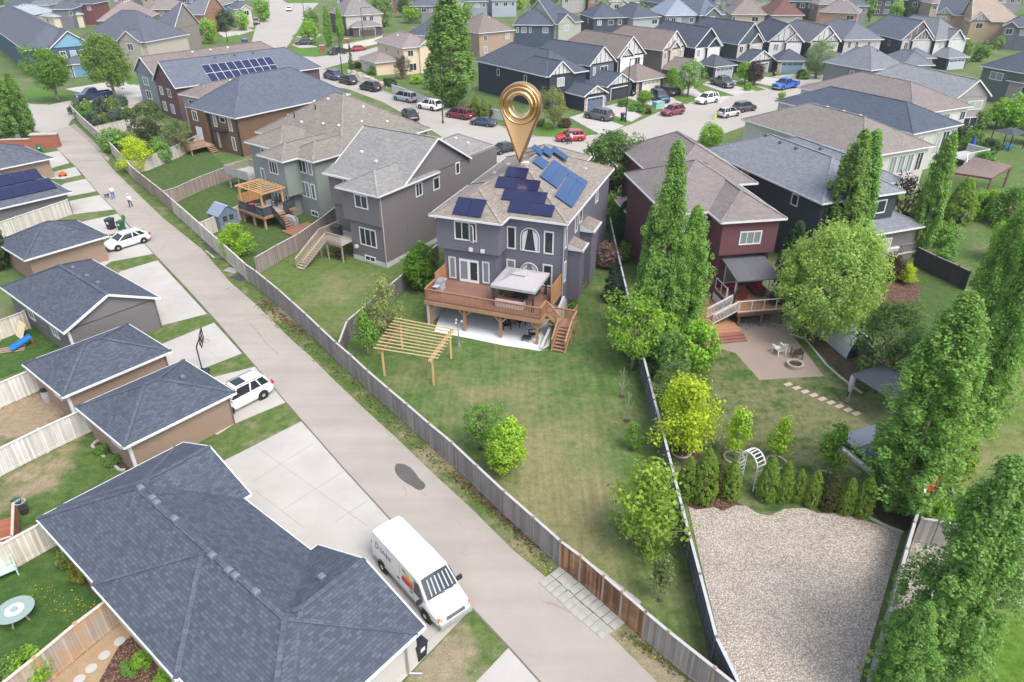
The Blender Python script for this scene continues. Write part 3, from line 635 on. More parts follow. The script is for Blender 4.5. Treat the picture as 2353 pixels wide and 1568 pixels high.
fence_b=[(170,268),(205,300),(245,340),(310,414),(382,473),(465,549),(595,664),(648,709),(710,767),(778,834),(850,901),(898,944),(980,1015),(1098,1126),(1226,1246),(1380,1370),(1527,1512),(1680,1640),(1790,1730)]
sheet('verge',[(155,285)]+list(reversed(lane_r[1:-2]))+[(1790,1730)]+list(reversed(fence_b)),GSTRIP,.008)
sheet('verge',[(x-2,y) for x,y in lane_l[4:13]]+[(892,1189),(870,1210),(500,1085),(230,600)],GSTRIP,.006)
sheet('verge',[(925,1572),(1084,1399),(1168,1487),(1270,1600),(1180,1700),(900,1640)],GSTRIP,.010)
sheet('lane',lane_l+lane_r,ASPH,.014)
# driveways on the lane
for i,p in enumerate(([(430,1080),(516,1059),(692,969),(890,1187),(1084,1399),(918,1572),(700,1568),(560,1300)],[(470,990),(480,870),(588,843),(656,926),(588,954),(537,976),(500,1000)],[(330,850),(375,790),(492,742),(556,813),(467,848),(380,900)],
  [(240,660),(277,624),(362,599),(476,722),(370,749),(330,760)],[(200,640),(230,565),(310,537),(354,584),(255,602)],[(150,540),(190,510),(271,492),(301,528),(246,541)],[(120,480),(162,462),(232,448),(261,482),(170,493)],[(120,440),(148,422),(200,411),(222,440),(160,452)],[(80,410),(125,395),(173,384),(187,403),(145,412)],[(60,370),(92,355),(135,347),(160,375),(100,392)],
  [(1090,1572),(1168,1490),(1270,1600),(1180,1720)])):
    sheet('driveway',p,CONC,.018+.001*(i%3))
jo=MB()
for a,b_ in (((588,1026),(720,1121)),((720,1121),(845,1210)),((588,1129),(700,1215)),((793,1081),(648,1174)),((718,1021),(580,1108)),((845,1150),(770,1200)),((868,1228),(905,1200)),((980,1475),(1040,1420)),((300,650),(410,625)),((340,710),(450,690)),((430,770),(510,830)),((595,950),(525,880))):
    pa,pb=G(*a),G(*b_); jo.bar((pa.x,pa.y,.0225),(pb.x,pb.y,.0225),.03,.004)
jb=jo.build('joint_line',plain('joint_line',(.30,.29,.28),.9,.2),None,uv=False); jb['kind']='structure'
# wet patch on the lane, cracks
def blob(pts,n=3):
    P=[Vector((*p,0)) for p in pts]
    for _ in range(n):
        Q=[]
        for i in range(len(P)): a,b=P[i],P[(i+1)%len(P)]; Q+=[a*.75+b*.25,a*.25+b*.75]
        P=Q
    return [(p.x,p.y) for p in P]
sheet('wet_patch',blob([(909,1066),(920,1066),(935,1069),(952,1083),(964,1102),(978,1112),(976,1124),(962,1128),(952,1122),(945,1117),(934,1112),(914,1096),(906,1080)],2),rough_ground('wet_asphalt',(.095,.088,.082),(.115,.105,.10),.8,.1,20,.6),.018)
cr=MB()
for c in ([(575,745),(590,760),(612,790),(640,815)],[(590,765),(600,772),(612,768)],[(500,625),(520,642)],[(700,815),(725,835)],[(350,500),(330,480)],[(885,985),(900,1005)]):
    for a,b_ in zip(c,c[1:]):
        pa,pb=G(*a),G(*b_); cr.bar((pa.x,pa.y,.0165),(pb.x,pb.y,.0165),.03,.004)
tag(cr.build('asphalt_crack',plain('crack_fill',(.17,.15,.145),.9,.1),None,uv=False),kind='structure')
le=MB()
for a,b_ in zip(lane_l[1:-1],lane_l[2:]):
    pa,pb=G(*a),G(*b_); le.bar((pa.x,pa.y,.0205),(pb.x,pb.y,.0205),.09,.006)
tag(le.build('lane_edge',plain('edge_crack',(.14,.12,.10),.95,.3,9),None,uv=False),kind='structure')
# streets
sheet('street',[(1176,299),(1230,316),(1310,318),(1381,311),(1458,283),(1526,252),(1600,232),(1678,222),(1763,207),(1840,185),(1960,165),(2100,160),(2100,185),(1960,205),(1860,230),(1770,270),(1690,298),(1600,330),(1530,370),(1440,402),(1330,410),(1230,400),(1130,370),(1040,330),(960,280),(880,235),(800,205),(700,190),(640,176),(600,140),(575,110),(588,60),(620,35),(610,10),(590,-8),(740,-8),(733,7),(703,37),(685,70),(668,95),(655,112),(664,130),(720,132),(780,124),(838,116),(870,107),(900,100),(930,112),(838,134),(790,146),(745,158),(768,172),(838,196),(898,216),(958,233),(1013,246),(1088,266),(1145,289)],STREET,.012)
sheet('street',[(-120,390),(-40,330),(20,265),(62,238),(110,242),(160,232),(175,238),(250,222),(330,190),(350,215),(300,250),(200,262),(165,275),(155,290),(100,307),(70,297),(0,360),(-60,420)],STREET,.016)
sheet('driveway',[(150,205),(240,190),(270,185),(330,200),(330,222),(262,224),(172,232),(190,215)],CONC,.020)
# driveways across the street
for i,p in enumerate(([(1308,270),(1354,256),(1440,288),(1381,311)],[(1362,252),(1418,238),(1475,266),(1440,287)],[(1436,224),(1498,208),(1572,235),(1526,252)],[(1581,192),(1612,215),(1680,221),(1655,238),(1570,215)],[(1612,194),(1652,177),(1770,205),(1690,221)],[(1700,183),(1760,177),(1838,186),(1790,202)],[(1772,177),(1822,170),(1905,174),(1850,186)],[(1900,172),(1932,161),(1990,164),(1955,168)],[(670,104),(690,98),(730,108),(700,114)],[(680,85),(700,74),(740,80),(715,92)],[(500,75),(560,62),(585,70),(520,90)],[(560,50),(600,42),(612,48),(575,58)])):
    sheet('driveway',p,CONC,.018+.001*(i%3))
# front lawns
GF=grass('lawn_front',(.07,.15,.028),(.10,.18,.035),(.16,.19,.07),.55,.85)
for i,p in enumerate(([(1232,300),(1310,290),(1375,305),(1310,316),(1232,314)],[(1409,265),(1458,283),(1435,290),(1390,274)],[(1420,228),(1470,240),(1526,252),(1490,266),(1418,240)],[(1555,222),(1605,225),(1578,240),(1550,230)],[(1600,196),(1678,220),(1655,222),(1596,205)],[(1700,185),(1762,207),(1740,210),(1680,196)],[(768,160),(830,155),(900,188),(960,215),(1050,240),(1176,290),(1145,288),(1013,245),(898,215),(790,178)],[(661,112),(745,108),(757,120),(720,131),(668,130)],[(669,85),(700,65),(720,70),(690,84)],[(55,205),(100,200),(150,215),(160,228),(105,238),(70,230)],[(500,90),(545,80),(555,88),(520,98)],[(280,180),(325,176),(325,190),(300,196)])):
    sheet('lawn',p,GF,.022)
sheet('lawn',[(640,-6),(750,-6),(735,7),(660,8)],GF,.024)
# pavement kerbs along the street
kb=MB()
def kerb(px,w=.18,h=.13):
    for a,b_ in zip(px,px[1:]): pa,pb=G(*a),G(*b_); kb.bar((pa.x,pa.y,h/2),(pb.x,pb.y,h/2),w,h)
kerb([(1176,299),(1230,316),(1310,318),(1381,311)]);kerb([(740,159),(768,171),(838,196),(898,216),(958,233),(1013,246),(1088,266),(1145,289),(1176,299)]);kerb([(720,132),(664,130),(656,112),(668,96)]);kerb([(1790,202),(1763,208),(1700,218)])
tag(kb.build('kerb',CONC,None,uv=False),kind='structure')
# yards: paving, gravel, mulch
sheet('patio',[(1575,775),(1770,752),(1812,765),(1830,782),(1893,865),(1745,874),(1720,845),(1690,812),(1640,797),(1585,796)],PAVER,.014)
sheet('rock_bed',[(1690,770),(1700,735),(1830,715),(1850,745),(1815,768),(1770,754)],ROCKS,.012)
sheet('mulch_bed',[(1812,735),(1850,720),(1960,830),(2010,880),(1990,905),(1940,870),(1870,800)],DIRT,.010)
sheet('mulch_bed',[(1575,1010),(1590,1010),(1625,1060),(1600,1090),(1580,1120),(1570,1090),(1555,1040)],DIRT,.012)
sheet('mulch_bed',[(1568,1128),(1640,1140),(1690,1150),(1712,1166),(1690,1166),(1660,1178),(1640,1169),(1600,1175),(1580,1163)],MULCH,.012)
sheet('mulch_bed',[(1985,1150),(2060,1130),(2150,1050),(2210,1060),(2190,1140),(2105,1215),(2075,1222),(2020,1195)],DIRT,.016)
gp=[(1582,1165),(1600,1172),(1640,1166),(1660,1175),(1690,1162),(1715,1163),(1740,1180),(1770,1186),(1800,1170),(1850,1168),(1880,1180),(1930,1180),(1990,1197),(2072,1226),(1974,1572),(1900,1700),(1760,1720),(1705,1640),(1660,1500),(1612,1300)]
sheet('gravel_bed',gp,GRAVEL,.016)
sheet('gravel_bed',[(2100,1235),(2200,1250),(2180,1350),(2090,1420),(2040,1560),(2000,1568)],ROCKS,.014)
sheet('mulch_bed',[(2180,1290),(2400,1270),(2400,1390),(2300,1400),(2180,1390)],DIRT,.012)
sheet('path',[(2190,1415),(2290,1365),(2420,1395),(2420,1412),(2290,1380),(2200,1432)],CONC,.020)
sheet('patio',[(998,762),(1020,700),(1270,735),(1262,795),(1240,807),(1160,795)],rough_ground('patio_concrete',(.60,.62,.64),(.54,.56,.58),.5,.06,16),.016)
sheet('mulch_bed',[(1325,600),(1345,590),(1342,640),(1322,650)],DIRT,.012)
# right of the near house: soil, sandy garden
sheet('sandy_bed',[(110,1572),(282,1429),(330,1500),(400,1572),(200,1700),(60,1700)],SAND,.012)
sheet('mulch_bed',[(270,1490),(300,1462),(330,1470),(410,1572),(300,1690),(210,1600)],MULCH,.016)
sheet('flower_bed',[(217,1018),(228,1014),(300,1080),(278,1082)],DIRT,.018)
sheet('mulch_bed',[(150,1280),(178,1275),(235,1340),(215,1370),(175,1320)],DIRT,.010)
sheet('mulch_bed',[(175,280),(310,265),(320,290),(215,300)],DIRT,.012)
sheet('rock_bed',[(160,291),(171,284),(215,325),(252,365),(248,372),(200,328)],ROCKS,.012)
sheet('mulch_bed',[(300,385),(330,330),(420,330),(410,360),(330,392)],GDARK,.010)
sheet('mulch_bed',[(2020,655),(2080,640),(2120,660),(2110,690),(2050,700),(2020,690)],MULCH,.016)
sheet('rock_bed',[(800,168),(830,165),(870,185),(900,195),(895,205),(830,190)],ROCKS,.026)
# ---------------------------------------------------------------- near garages and houses
C=dict(navy=(.076,.089,.117),dgrey=(.10,.11,.14),tan=(.235,.205,.18),tang=(.205,.185,.165),grey=(.30,.30,.31),brown=(.19,.16,.145),ltgrey=(.34,.36,.39),red=(.20,.11,.10))
W=dict(purplegrey=(.15,.145,.185),gray=(.165,.15,.155),green=(.21,.235,.22),brownw=(.16,.095,.062),redw=(.145,.063,.075),dark=(.055,.06,.075),tan=(.30,.215,.16),gar=(.165,.155,.16),beige=(.46,.40,.32),cream=(.60,.49,.35),blue=(.05,.095,.155),black=(.03,.035,.05),lgrey=(.55,.55,.53),stone=(.40,.36,.32),gb=(.12,.145,.16))
SHN=SHGN
# near L-shaped house roof
h=House('garage','large dark slate roofed garage with rows of vents beside the white van','garage',(92,1186),(226,1333),2.5,rc=C['navy'],wc=(.52,.50,.48),rm=SHN)
a=h.block(.4,19.96,.15,7.1,0,2.5); h.roof((.4,19.96,.15,7.1),2.5,.42,'x',('h','h'),.35,.3)
a2=h.block(.35,6.65,4.5,7.6,0,2.49); h.roof((.35,6.65,1.2,7.6),2.495,.42,'y',('h','g'),.35,.3)
a3=h.block(13.15,19.95,4.5,7.6,0,2.485); h.roof((13.15,19.95,1.0,7.6),2.49,.42,'y',('h','g'),.35,.3)
a4=h.block(7.1,13.6,-.0,1.0,0,2.48); h.roof((7.0,13.9,.02,6.8),2.485,.42,'y',('h','h'),.35,.3)
for p in ((303,1036,),(331,1142),(357,1165),(367,1176),(408,1214),(494,1299),(532,1333),(547,1346),(594,1384),(740,1333)):
    q=h.loc(p[0],p[1],3.55); h.vents([(q.x,q.y,h.rz(q.x,q.y)+.02)],col=(.13,.155,.21),sz=.33)
h.garage_door(a2,'B',3.4,4.9,2.15,(.7,.7,.68)); h.garage_door(a3,'B',16.5,4.9,2.15,(.7,.7,.68)); h.win((.5,20,.15,7.25),'F',3.5,1.5,1.2,.9)
b=MB(); b.path([(20.06,6.9,2.35),(20.06,6.9,.1),(20.5,7.3,.05)],[.05,.05,.05]); h.part('downspout',b,METALG)
h.finish()
def gar(label,A,B,z,W_,D,ax,e,rc,wc,p=.42,o=.35,wins=(),dface='B',pts=(),pv=True,name='garage',oo=.35,dw=4.9,vcol=(.11,.13,.18)):
    h=House(name,label,'garage',A,B,z,rc=rc,wc=wc,rm=SHN); r=h.block(o,W_-o,o,D-o,0,z); h.roof(r,z,p,ax,e,oo,.3)
    h.garage_door(r,dface,(W_ if dface in 'FB' else D)/2,dw,2.1,(.62,.6,.57))
    for f,t,zz,w_,hh in wins: h.win(r,f,t,zz,w_,hh)
    if pts: h.roof_vents(pts,col=vcol)
    # corner trim and downspouts
    b=MB(); b.tube((W_-o+.06,D-o-.08,0),(W_-o+.06,D-o-.08,z-.15),.045); h.part('downspout',b,plain('downspout',(.16,.13,.12),.5))
    c=MB(); c.box(W_-o-.02,W_-o+.02,o-.03,o+.14,0,z-.15); c.box(W_-o-.14,W_-o+.03,o-.04,o,0,z-.15); h.part('corner_board',c,WHITE)
    h.finish(); return h
gar('tan garage with dark hip roof, beside the white SUV on its pad',(172,935),(285,1029),2.5,6.5,7.4,'y',('h','h'),C['navy'],W['tan'],wins=(('F',4.3,1.6,1.2,.55),),pts=((3.4,5.6),))
gar('tan garage with dark hip roof, next to the basketball hoop pad',(50,836),(145,914),2.5,6.5,7.5,'y',('h','h'),C['navy'],W['tan'],wins=(('F',4.3,1.6,1.2,.55),))
gar('long grey sided garage with gable end and four roof vents in a row',(0,659),(147,766),2.7,12.55,7.5,'x',('h','g'),C['navy'],W['gar'],p=.47,wins=(('F',4.6,1.5,1.1,1.0),('F',9.2,1.5,1.2,1.0)),pts=((2.1,4.4),(4.6,4.4),(7.2,4.4),(9.2,4.4)))
h=gar('tan garage with dark pointed hip roof, behind the white hatchback',(22,577),(125,577),2.6,0.1+6.3,6.4,'x',('h','h'),C['navy'],W['tan']) if 0 else None
h=House('garage','tan garage with dark pointed hip roof, beside the white hatchback','garage',(125,577),(245,542),2.6,rc=C['navy'],wc=W['tan'],rm=SHN)
r=h.block(-2.2,4.55,.35,6.4,0,2.6); h.roof(r,2.6,.5); h.garage_door(r,'R',3.4,4.8); h.finish()
h=House('garage','dark roofed garage with a large array of solar panels by the lane','garage',(0,478),(162,441),2.6,rc=C['dgrey'],wc=W['gar'],rm=SHN)
r=h.block(-3,6.85,.35,10.5,0,2.6); h.roof(r,2.6,.42,'x'); h.garage_door(r,'R',5,4.8)
hw=(10.5-.35+.9)/2; sl=math.atan(.42)
for i in range(6):
    for j in range(2):
        b=MB(); b.box(0,1.35,0,1.95,0,.05); o=b.build('solar_panel',SOL,h.o); y=.9+j*2.02; x=-2.6+i*1.4+(.5 if j==0 else 0)
        o.matrix_local=Matrix.Translation((x,y,2.6+(y+.10)*.42+.09))@Matrix.Rotation(sl,4,'X')
h.finish()
h=House('garage','dark roofed garage above the solar panel garage, beside the brick pillar','garage',(37,380),(100,367),2.6,rc=C['dgrey'],wc=W['tan'],rm=SHN)
r=h.block(-5,4.0,.35,9,0,2.6); h.roof(r,2.6,.45,'x'); h.roof_vents(((0,3),)); h.finish()
# brick entry wall
h=House('brick_wall','low red brick entrance wall with pale cap at the lane mouth','wall',(35,342),(104,340),0); b=MB(); b.box(-6,6,0,.4,0,1.3); b.box(2.6,6.3,-.1,.9,0,1.9); b.build('wall',shingle('brick',(.36,.13,.09),.4,.22,.075),h.o); b=MB(); b.box(-6.1,2.5,-.08,.48,1.3,1.42); b.box(2.5,6.4,-.2,1.0,1.9,2.04); b.build('cap',CONC,h.o)
# ---- main house
MH=House('house','purple grey house with solar panels on a tan hip roof and a raised wooden deck','house',(984.4,492.7),(1152.4,515.1),8.5,rc=C['tan'],wc=W['purplegrey'])
h=MH; h.rm=shingle('roof_shingles_tan',None,.38,.4,.15,.08)
r1=h.block(.55,10.95,2.25,18.0,0,8.5); h.roof((.55,10.95,2.25,17.6),8.5,.48,'y',('h','h'),.42)
r2=h.block(.45,6.0,.42,4,5.5,8.49); h.roof((.45,6.0,.42,8.0),8.497,.48,'y',('h','h'),.42)
r1b=h.block(.8,5.6,.9,4,0,5.51)
r3=h.block(1.2,7.8,16,21.0,0,8.48); h.roof((1.2,7.8,12,21.0),8.495,.48,'y',('h','h'),.42)
h.win(r2,'F',3.1,7.3,1.95,1.6,3); h.win(r1,'F',6.45,6.5,.75,1.95,1); h.win(r1,'F',9.72,6.5,.8,1.95,1)
def arch(h,face,rect,t,z0,w,hh):
    x,y=wallpos(rect,face,t,.004); n=14; P=[(-w/2,0),(w/2,0)]+[(w/2*math.cos(math.pi*i/n),hh-w/2+w/2*math.sin(math.pi*i/n)) for i in range(n+1)]
    b=MB(); 
    for i in range(len(P)):
        a,c=P[i],P[(i+1)%len(P)]
        if (a[0]-c[0])**2+(a[1]-c[1])**2>1e-6: b.bar((a[0],-.04,a[1]),(c[0],-.04,c[1]),.07,.09,(0,1,0))
    o=b.build('window',WHITE,h.o,loc=(x,y,z0),rz=FACE[face]); q=MB(); q.quad(*[(a,-.02,c) for a,c in P]); q.build('pane',PANE,o,fix=False)
    k=MB()
    for s in(-1,1): k.add([(s*w*.42,-.026,.05),(s*w*.30,-.026,.05),(s*w*.12,-.026,hh*.92),(s*w*.36,-.026,hh*.80),(s*w*.44,-.026,hh*.6)],[(0,1,2,3,4)])
    k.build('curtain',plain('curtain',(.55,.58,.60),.8,.15,6),o,fix=False)
arch(h,'F',r1,8.09,5.55,1.62,2.0); arch(h,'F',r1,8.07,2.5,1.55,1.95)
h.win(r1,'F',6.4,3.55,.75,1.9,1); h.win(r1,'F',9.68,3.55,.8,1.95,1)
h.win(r1b,'F',1.55,3.6,.6,1.95,1); h.win(r1b,'F',4.65,3.6,.6,1.95,1)
h.door(r1b,'F',2.65,2.47,.88,2.1,(.75,.75,.76),'patio_door'); h.door(r1b,'F',3.55,2.47,.88,2.1,(.75,.75,.76),'patio_door')
for c_ in list(h.o.children):
    if c_.name.startswith('patio_door'):
        q=MB(); q.quad((-.32,-.066,.25),(.32,-.066,.25),(.32,-.066,1.9),(-.32,-.066,1.9)); q.build('pane',PANE,c_,fix=False)
h.win(r1,'R',2.95,6.85,.55,1.8,1); h.win(r1,'R',6.0,7.1,.7,1.7,1); h.win(r1,'R',7.4,7.2,.9,1.2,1); h.win(r1,'R',2.95,3.8,.55,1.8,1); h.win(r1,'R',13,7.2,.9,1.2,1)
for (y0,y1,z1) in ((3.9,5.3,5.6),(7.6,9.8,5.9)):
    h.wall.box(10.96,12.0,y0,y1,.9,z1); m=h.roofm; m.quad((10.96,y0-.2,z1+.45),(12.25,y0-.2,z1),(12.25,y1+.2,z1),(10.96,y1+.2,z1+.45)); h.fas.bar((12.25,y0-.25,z1-.08),(12.25,y1+.25,z1-.08),.1,.2); h.fas.add([(10.96,y0-.2,z1-.15),(12.25,y0-.2,z1-.15),(12.25,y0-.2,z1),(10.96,y0-.2,z1+.44)],[(0,1,2,3)])
for x in(3.55,4.6):
    b=MB(); b.box(x-.15,x+.15,.24,.419,5.62,5.9); h.part('wall_vent',b,WHITE)
b=MB(); b.tube((11.02,2.15,.1),(11.02,2.15,8.3),.05); h.part('downspout',b,glassy('downspout_grey',(.35,.36,.40),.5))
b=MB(); b.box(.78,10.97,2.2,17.9,0,.9); h.part('foundation',b,CONCW)
b=MB(); w_,hh=.55,1.5
for q in ((0,w_,-hh/2,-hh/2+.07),(0,w_,hh/2-.07,hh/2),(0,.07,-hh/2,hh/2),(w_-.07,w_,-hh/2,hh/2)): b.box(q[0],q[1],-.03,.03,q[2],q[3])
cs=b.build('window_leaf',WHITE,h.o,loc=(3.5,.28,7.25),rz=R(-32)); b=MB(); b.quad((.07,-.01,-hh/2+.07),(w_-.07,-.01,-hh/2+.07),(w_-.07,-.01,hh/2-.07),(.07,-.01,hh/2-.07)); b.build('pane',PANE,cs,fix=False)
# solar panels: on roof faces, placed along the eave line
def solar(h,face,x,y,w,d,nsp=1,tilt=0,col=None):
    # x,y plan position of low-left corner; w along eave, d up-slope (plan metres along slope)
    z=h.rz(x+.02,y+.02); s=math.atan(.48)
    for i in range(nsp):
        b=MB(); b.box(i*w/nsp+.012,(i+1)*w/nsp-.012,0,d,.0,.05); f=MB(); o=b.build('solar_panel',col or SOL,h.o)
        Mt=Matrix.Translation((x,y,z+.12))
        Mt=Mt@(Matrix.Rotation(s+tilt,4,'X') if face=='F' else Matrix.Rotation(R(90),4,'Z')@Matrix.Rotation(s+tilt,4,'X'))
        o.matrix_local=Mt
    return
SOLB=glassy('solar_cell_reflection_tint',(.012,.052,.145),.12,.6)  # same cells; the right slope's reflection is put into the colour
def roof_panel(h,quad,p0,nrm,n=1,mat=None,lift=.12,thick=.05):   # panels lying where the photo shows them, on the roof plane
    p0=h.M@Vector(p0); nr=(h.M.to_3x3()@Vector(nrm)).normalized(); Q=[]
    for px,py in quad:
        d=G(980.5+px*.1954,321.7+py*.1954,0)-Vector((0,0,CH)); Q.append(Vector((0,0,CH))+d*((p0+nr*lift-Vector((0,0,CH))).dot(nr)/d.dot(nr)))
    inv=h.M.inverted(); q=[inv@x for x in Q]; nl=Vector(nrm).normalized()
    for i in range(n):
        a,b_,c,d=q[0].lerp(q[1],i/n+.006),q[0].lerp(q[1],(i+1)/n-.006),q[3].lerp(q[2],(i+1)/n-.006),q[3].lerp(q[2],i/n+.006)
        m=MB(); m.add([a,b_,c,d]+[x-nl*thick for x in(a,b_,c,d)],[(0,1,2,3),(7,6,5,4),(0,4,5,1),(1,5,6,2),(2,6,7,3),(3,7,4,0)]); m.build('solar_panel',mat or SOL,h.o)
FN=(0,-.48,1); RN=(.48,0,1); PF=(8,1.83,8.5); PB=(3,0,8.497); PRT=(11.37,6,8.5)
roof_panel(h,((372,668),(712,705),(635,912),(295,868)),PB,FN,2)
for q,n in((((955,310),(1205,335),(1170,455),(910,425)),1),(((840,425),(1345,480),(1310,605),(795,550)),2),(((915,568),(1430,620),(1390,750),(870,695)),2),(((985,705),(1515,770),(1475,905),(945,840)),2)): roof_panel(h,q,PF,FN,n)
for q,n in((((1310,178),(1445,262),(1375,345),(1245,255)),1),(((1495,230),(1690,360),(1540,570),(1330,418)),2),(((1690,362),(1900,490),(1868,548),(1660,408)),2),(((1665,412),(1870,555),(1715,795),(1505,650)),2)): roof_panel(h,q,PRT,RN,n,SOLB,.14)
for q in(((1270,50),(1385,125),(1345,180),(1225,92)),((1385,58),(1500,132),(1462,200),(1345,125)),((1495,70),(1675,200),(1640,240),(1455,115))): roof_panel(h,q,PRT,(.44,-.05,1),1,SOLB,.22)
h.roof_vents(((4.4,14.6),(3.8,12.6),(3.0,10.8),(2.4,8.8),(7.8,15.4),(9.6,13.6)),col=(.42,.39,.36)); h.roof_vents(((5.75,7.6),),col=(.5,.46,.43),sz=.6)
b=MB(); zz=h.rz(3.4,13.2); b.tube((3.4,13.2,zz),(3.4,13.2,zz+.55),.06); h.part('vent_pipe',b,BLACK)
h.finish(); MAINM=h.M
# ---- grey house to its left
h=House('house','grey sided house with pale grey shingle roof, left of the house with the solar deck','house',(766,428),(869,452),7.55,rc=(.225,.22,.215),wc=W['gray']); GH=h
h.rm=shingle('roof_shingles_mid',None,.3,.4,.15,.07)
r=h.block(.45,5.2,.45,20.3,4.3,7.5); rb=h.block(.85,5.18,.75,20.28,0,4.31); h.roof((.45,5.2,.45,9),7.5,.5,'y',('h','h'),.35)
h2r=h.block(-3.9,5.215,4.2,14.6,0,7.52); h.roof((-3.9,5.215,4.2,14.6),7.52,.6,'x',('g','g'),.35)
h3r=h.block(-.8,4.2,14,20.3,0,7.51); h.roof((-.8,4.2,13,20.3),7.51,.52,'y',('h','h'),.35)
h.wall.box(-3.88,1.0,3.1,4.5,4.3,7.4); h.wall.box(-3.7,1.0,3.3,4.5,0,4.32); h.roofm.quad((-4.25,2.75,7.45),(.6,2.75,7.45),(.6,4.4,8.05),(-4.25,4.4,8.05)); h.fas.bar((-4.25,2.7,7.38),(.6,2.7,7.38),.1,.2)
h.win(r,'F',3.0,6.45,1.6,1.3,2); h.win(rb,'F',3.1,2.75,2.1,1.8,3); h.win(rb,'F',3.1,.5,1.35,.55,2); h.win((-3.88,1,3.1,4),'F',-1.2,6.7,1.2,1.0,2); h.door((-3.7,1,3.3,4),'F',-.3,1.95,.8,2.0,(.25,.25,.28),'patio_door')
h.win(r,'R',6.3,6.4,1.0,1.35,2); h.win(r,'R',9.1,6.25,1.0,1.25,1); h.win(r,'R',12.8,6.9,.7,1.2,1); h.win(r,'R',10.4,.85,1.3,.7,2)
b=MB(); b.box(.83,5.225,.73,20.29,0,.5); h.part('foundation',b,CONCW)
b=MB(); b.tube((5.27,.65,.4),(5.27,.65,7.3),.05); h.part('downspout',b,glassy('downspout_tan',(.42,.38,.36),.5))
for q in ((5.22,8.7,2.6),): b=MB(); b.box(q[0],q[0]+.2,q[1]-.15,q[1]+.15,q[2],q[2]+.3); h.part('wall_vent',b,WHITE)
b=MB(); b.box(1.35,1.65,.5,.75,1.35,1.65); h.part('wall_vent',b,WHITE)
h.roof_vents([(x,11.0) for x in(-2.8,-.8,1.2,3.2)]+[(-2,6.3),(.5,5.6),(2.2,16.6),(3.3,17.4),(1.2,15.5)],col=(.50,.50,.50))
h.finish()
# ---- green house
h=House('house','sage green stucco house with weathered tan grey roof and a grey deck at its left','house',(587,355),(650,373),6.9,rc=C['tang'],wc=W['green'],wm=STUC); h.rm=shingle('roof_shingles_weathered',None,.3,.4,.15,.08); EH=h
ra=h.block(.45,4.4,.45,8,2.75,6.9); h.roof((.45,4.4,.45,10),6.9,.5,'y',('h','h'),.4)
rb=h.block(2.5,7.0,2.5,19,0,6.89); h.roof((2.5,7.0,2.5,19),6.885,.5,'y',('h','h'),.4)
h.wall.box(.7,3.5,1.0,8,0,2.76)
rc_=h.block(-8.5,6.9,6.5,20.3,0,6.88); h.roof((-8.5,6.9,6.5,20.3),6.89,.62,'x',('h','h'),.4); rl=h.block(-5.5,.6,2.9,8,0,6.87); h.roof((-5.5,.6,2.9,10),6.885,.5,'y',('h','h'),.4); h.win(rl,'F',-2.6,5.75,1.4,1.4,2); h.win(rl,'F',-3.4,3.0,1.4,1.9,2)
h.win(ra,'F',2.4,5.75,1.5,1.4,3)
for t,w_,n in((3.5,.65,1),(4.85,1.35,2),(6.2,.65,1)): h.win(rb,'F',t,5.85,w_,1.45,n); h.win(rb,'F',t,3.2,w_,1.75,n)
for t,w_,n in((1.2,.55,1),(2.2,1.2,2),(3.15,.5,1)): h.win((.7,3.5,1.0,8),'F',t,1.65,w_,1.9,n)
h.win(rb,'F',5.9,.55,1.2,.6,2); h.win((-8.5,6.9,6.5,19),'F',-7.0,5.8,1.3,1.3,2)
h.win(rb,'R',6,5.6,1,1.2,1)
rr=random.Random(4)
h.roof_vents([(-3.5,11.6),(-5.2,11.8),(-1.6,12.2),(.4,13.6),(2.4,14.2),(4.2,12.2),(-6.2,9.4),(-2.6,8.6),(3.6,9.2),(5,15.5),(1.0,9.0)],col=(.62,.6,.58),dome=True)
for p in((-4.4,9.0),(-2.2,10.6)): b=MB(); z=h.rz(*p); b.tube((*p,z),(*p,z+.6),.07); h.part('vent_pipe',b,BLACK)
h.finish()
# ---- brown house
h=House('house','brown sided house with black corner posts and a navy shingle roof','house',(425,245),(540,272),5.6,rc=(.10,.115,.15),wc=W['brownw'],trim=WHITE); BH=h
r=h.block(.45,h.L-.45,.45,9,0,5.6); h.roof((.45,h.L-.45,.45,21),5.6,.68,'y',('h','h'),.45); h.wall.box(.5,h.L-.6,8.9,20.8,0,5.58)
rb=h.block(.46,4.9,-.1,2,0,5.57)
bl=MB()
for x in(5.15,h.L-.4): bl.box(x-.12,x+.12,.28,.44,0,5.5)
bl.box(6.5,9.3,-.35,.44,3.05,3.2); bl.box(6.4,9.4,-.5,.44,3.2,3.3)
h.part('corner_post',bl,BLACK)
h.win(rb,'F',2.4,4.6,1.2,1.4,2); h.win(r,'F',6.6,4.45,.8,1.9,1); h.win(r,'F',8.6,4.75,1.3,.75,1); h.win(r,'F',10.3,4.35,.8,1.9,1); h.win(r,'F',10.4,1.6,.8,1.9,1); h.win(r,'F',6.7,1.6,.35,2.2,1)
h.door(rb,'F',2.7,.9,1.5,2.1,(.62,.66,.72),'patio_door'); h.roof_vents(((4,9),(3.6,6),(7,16))); h.finish()
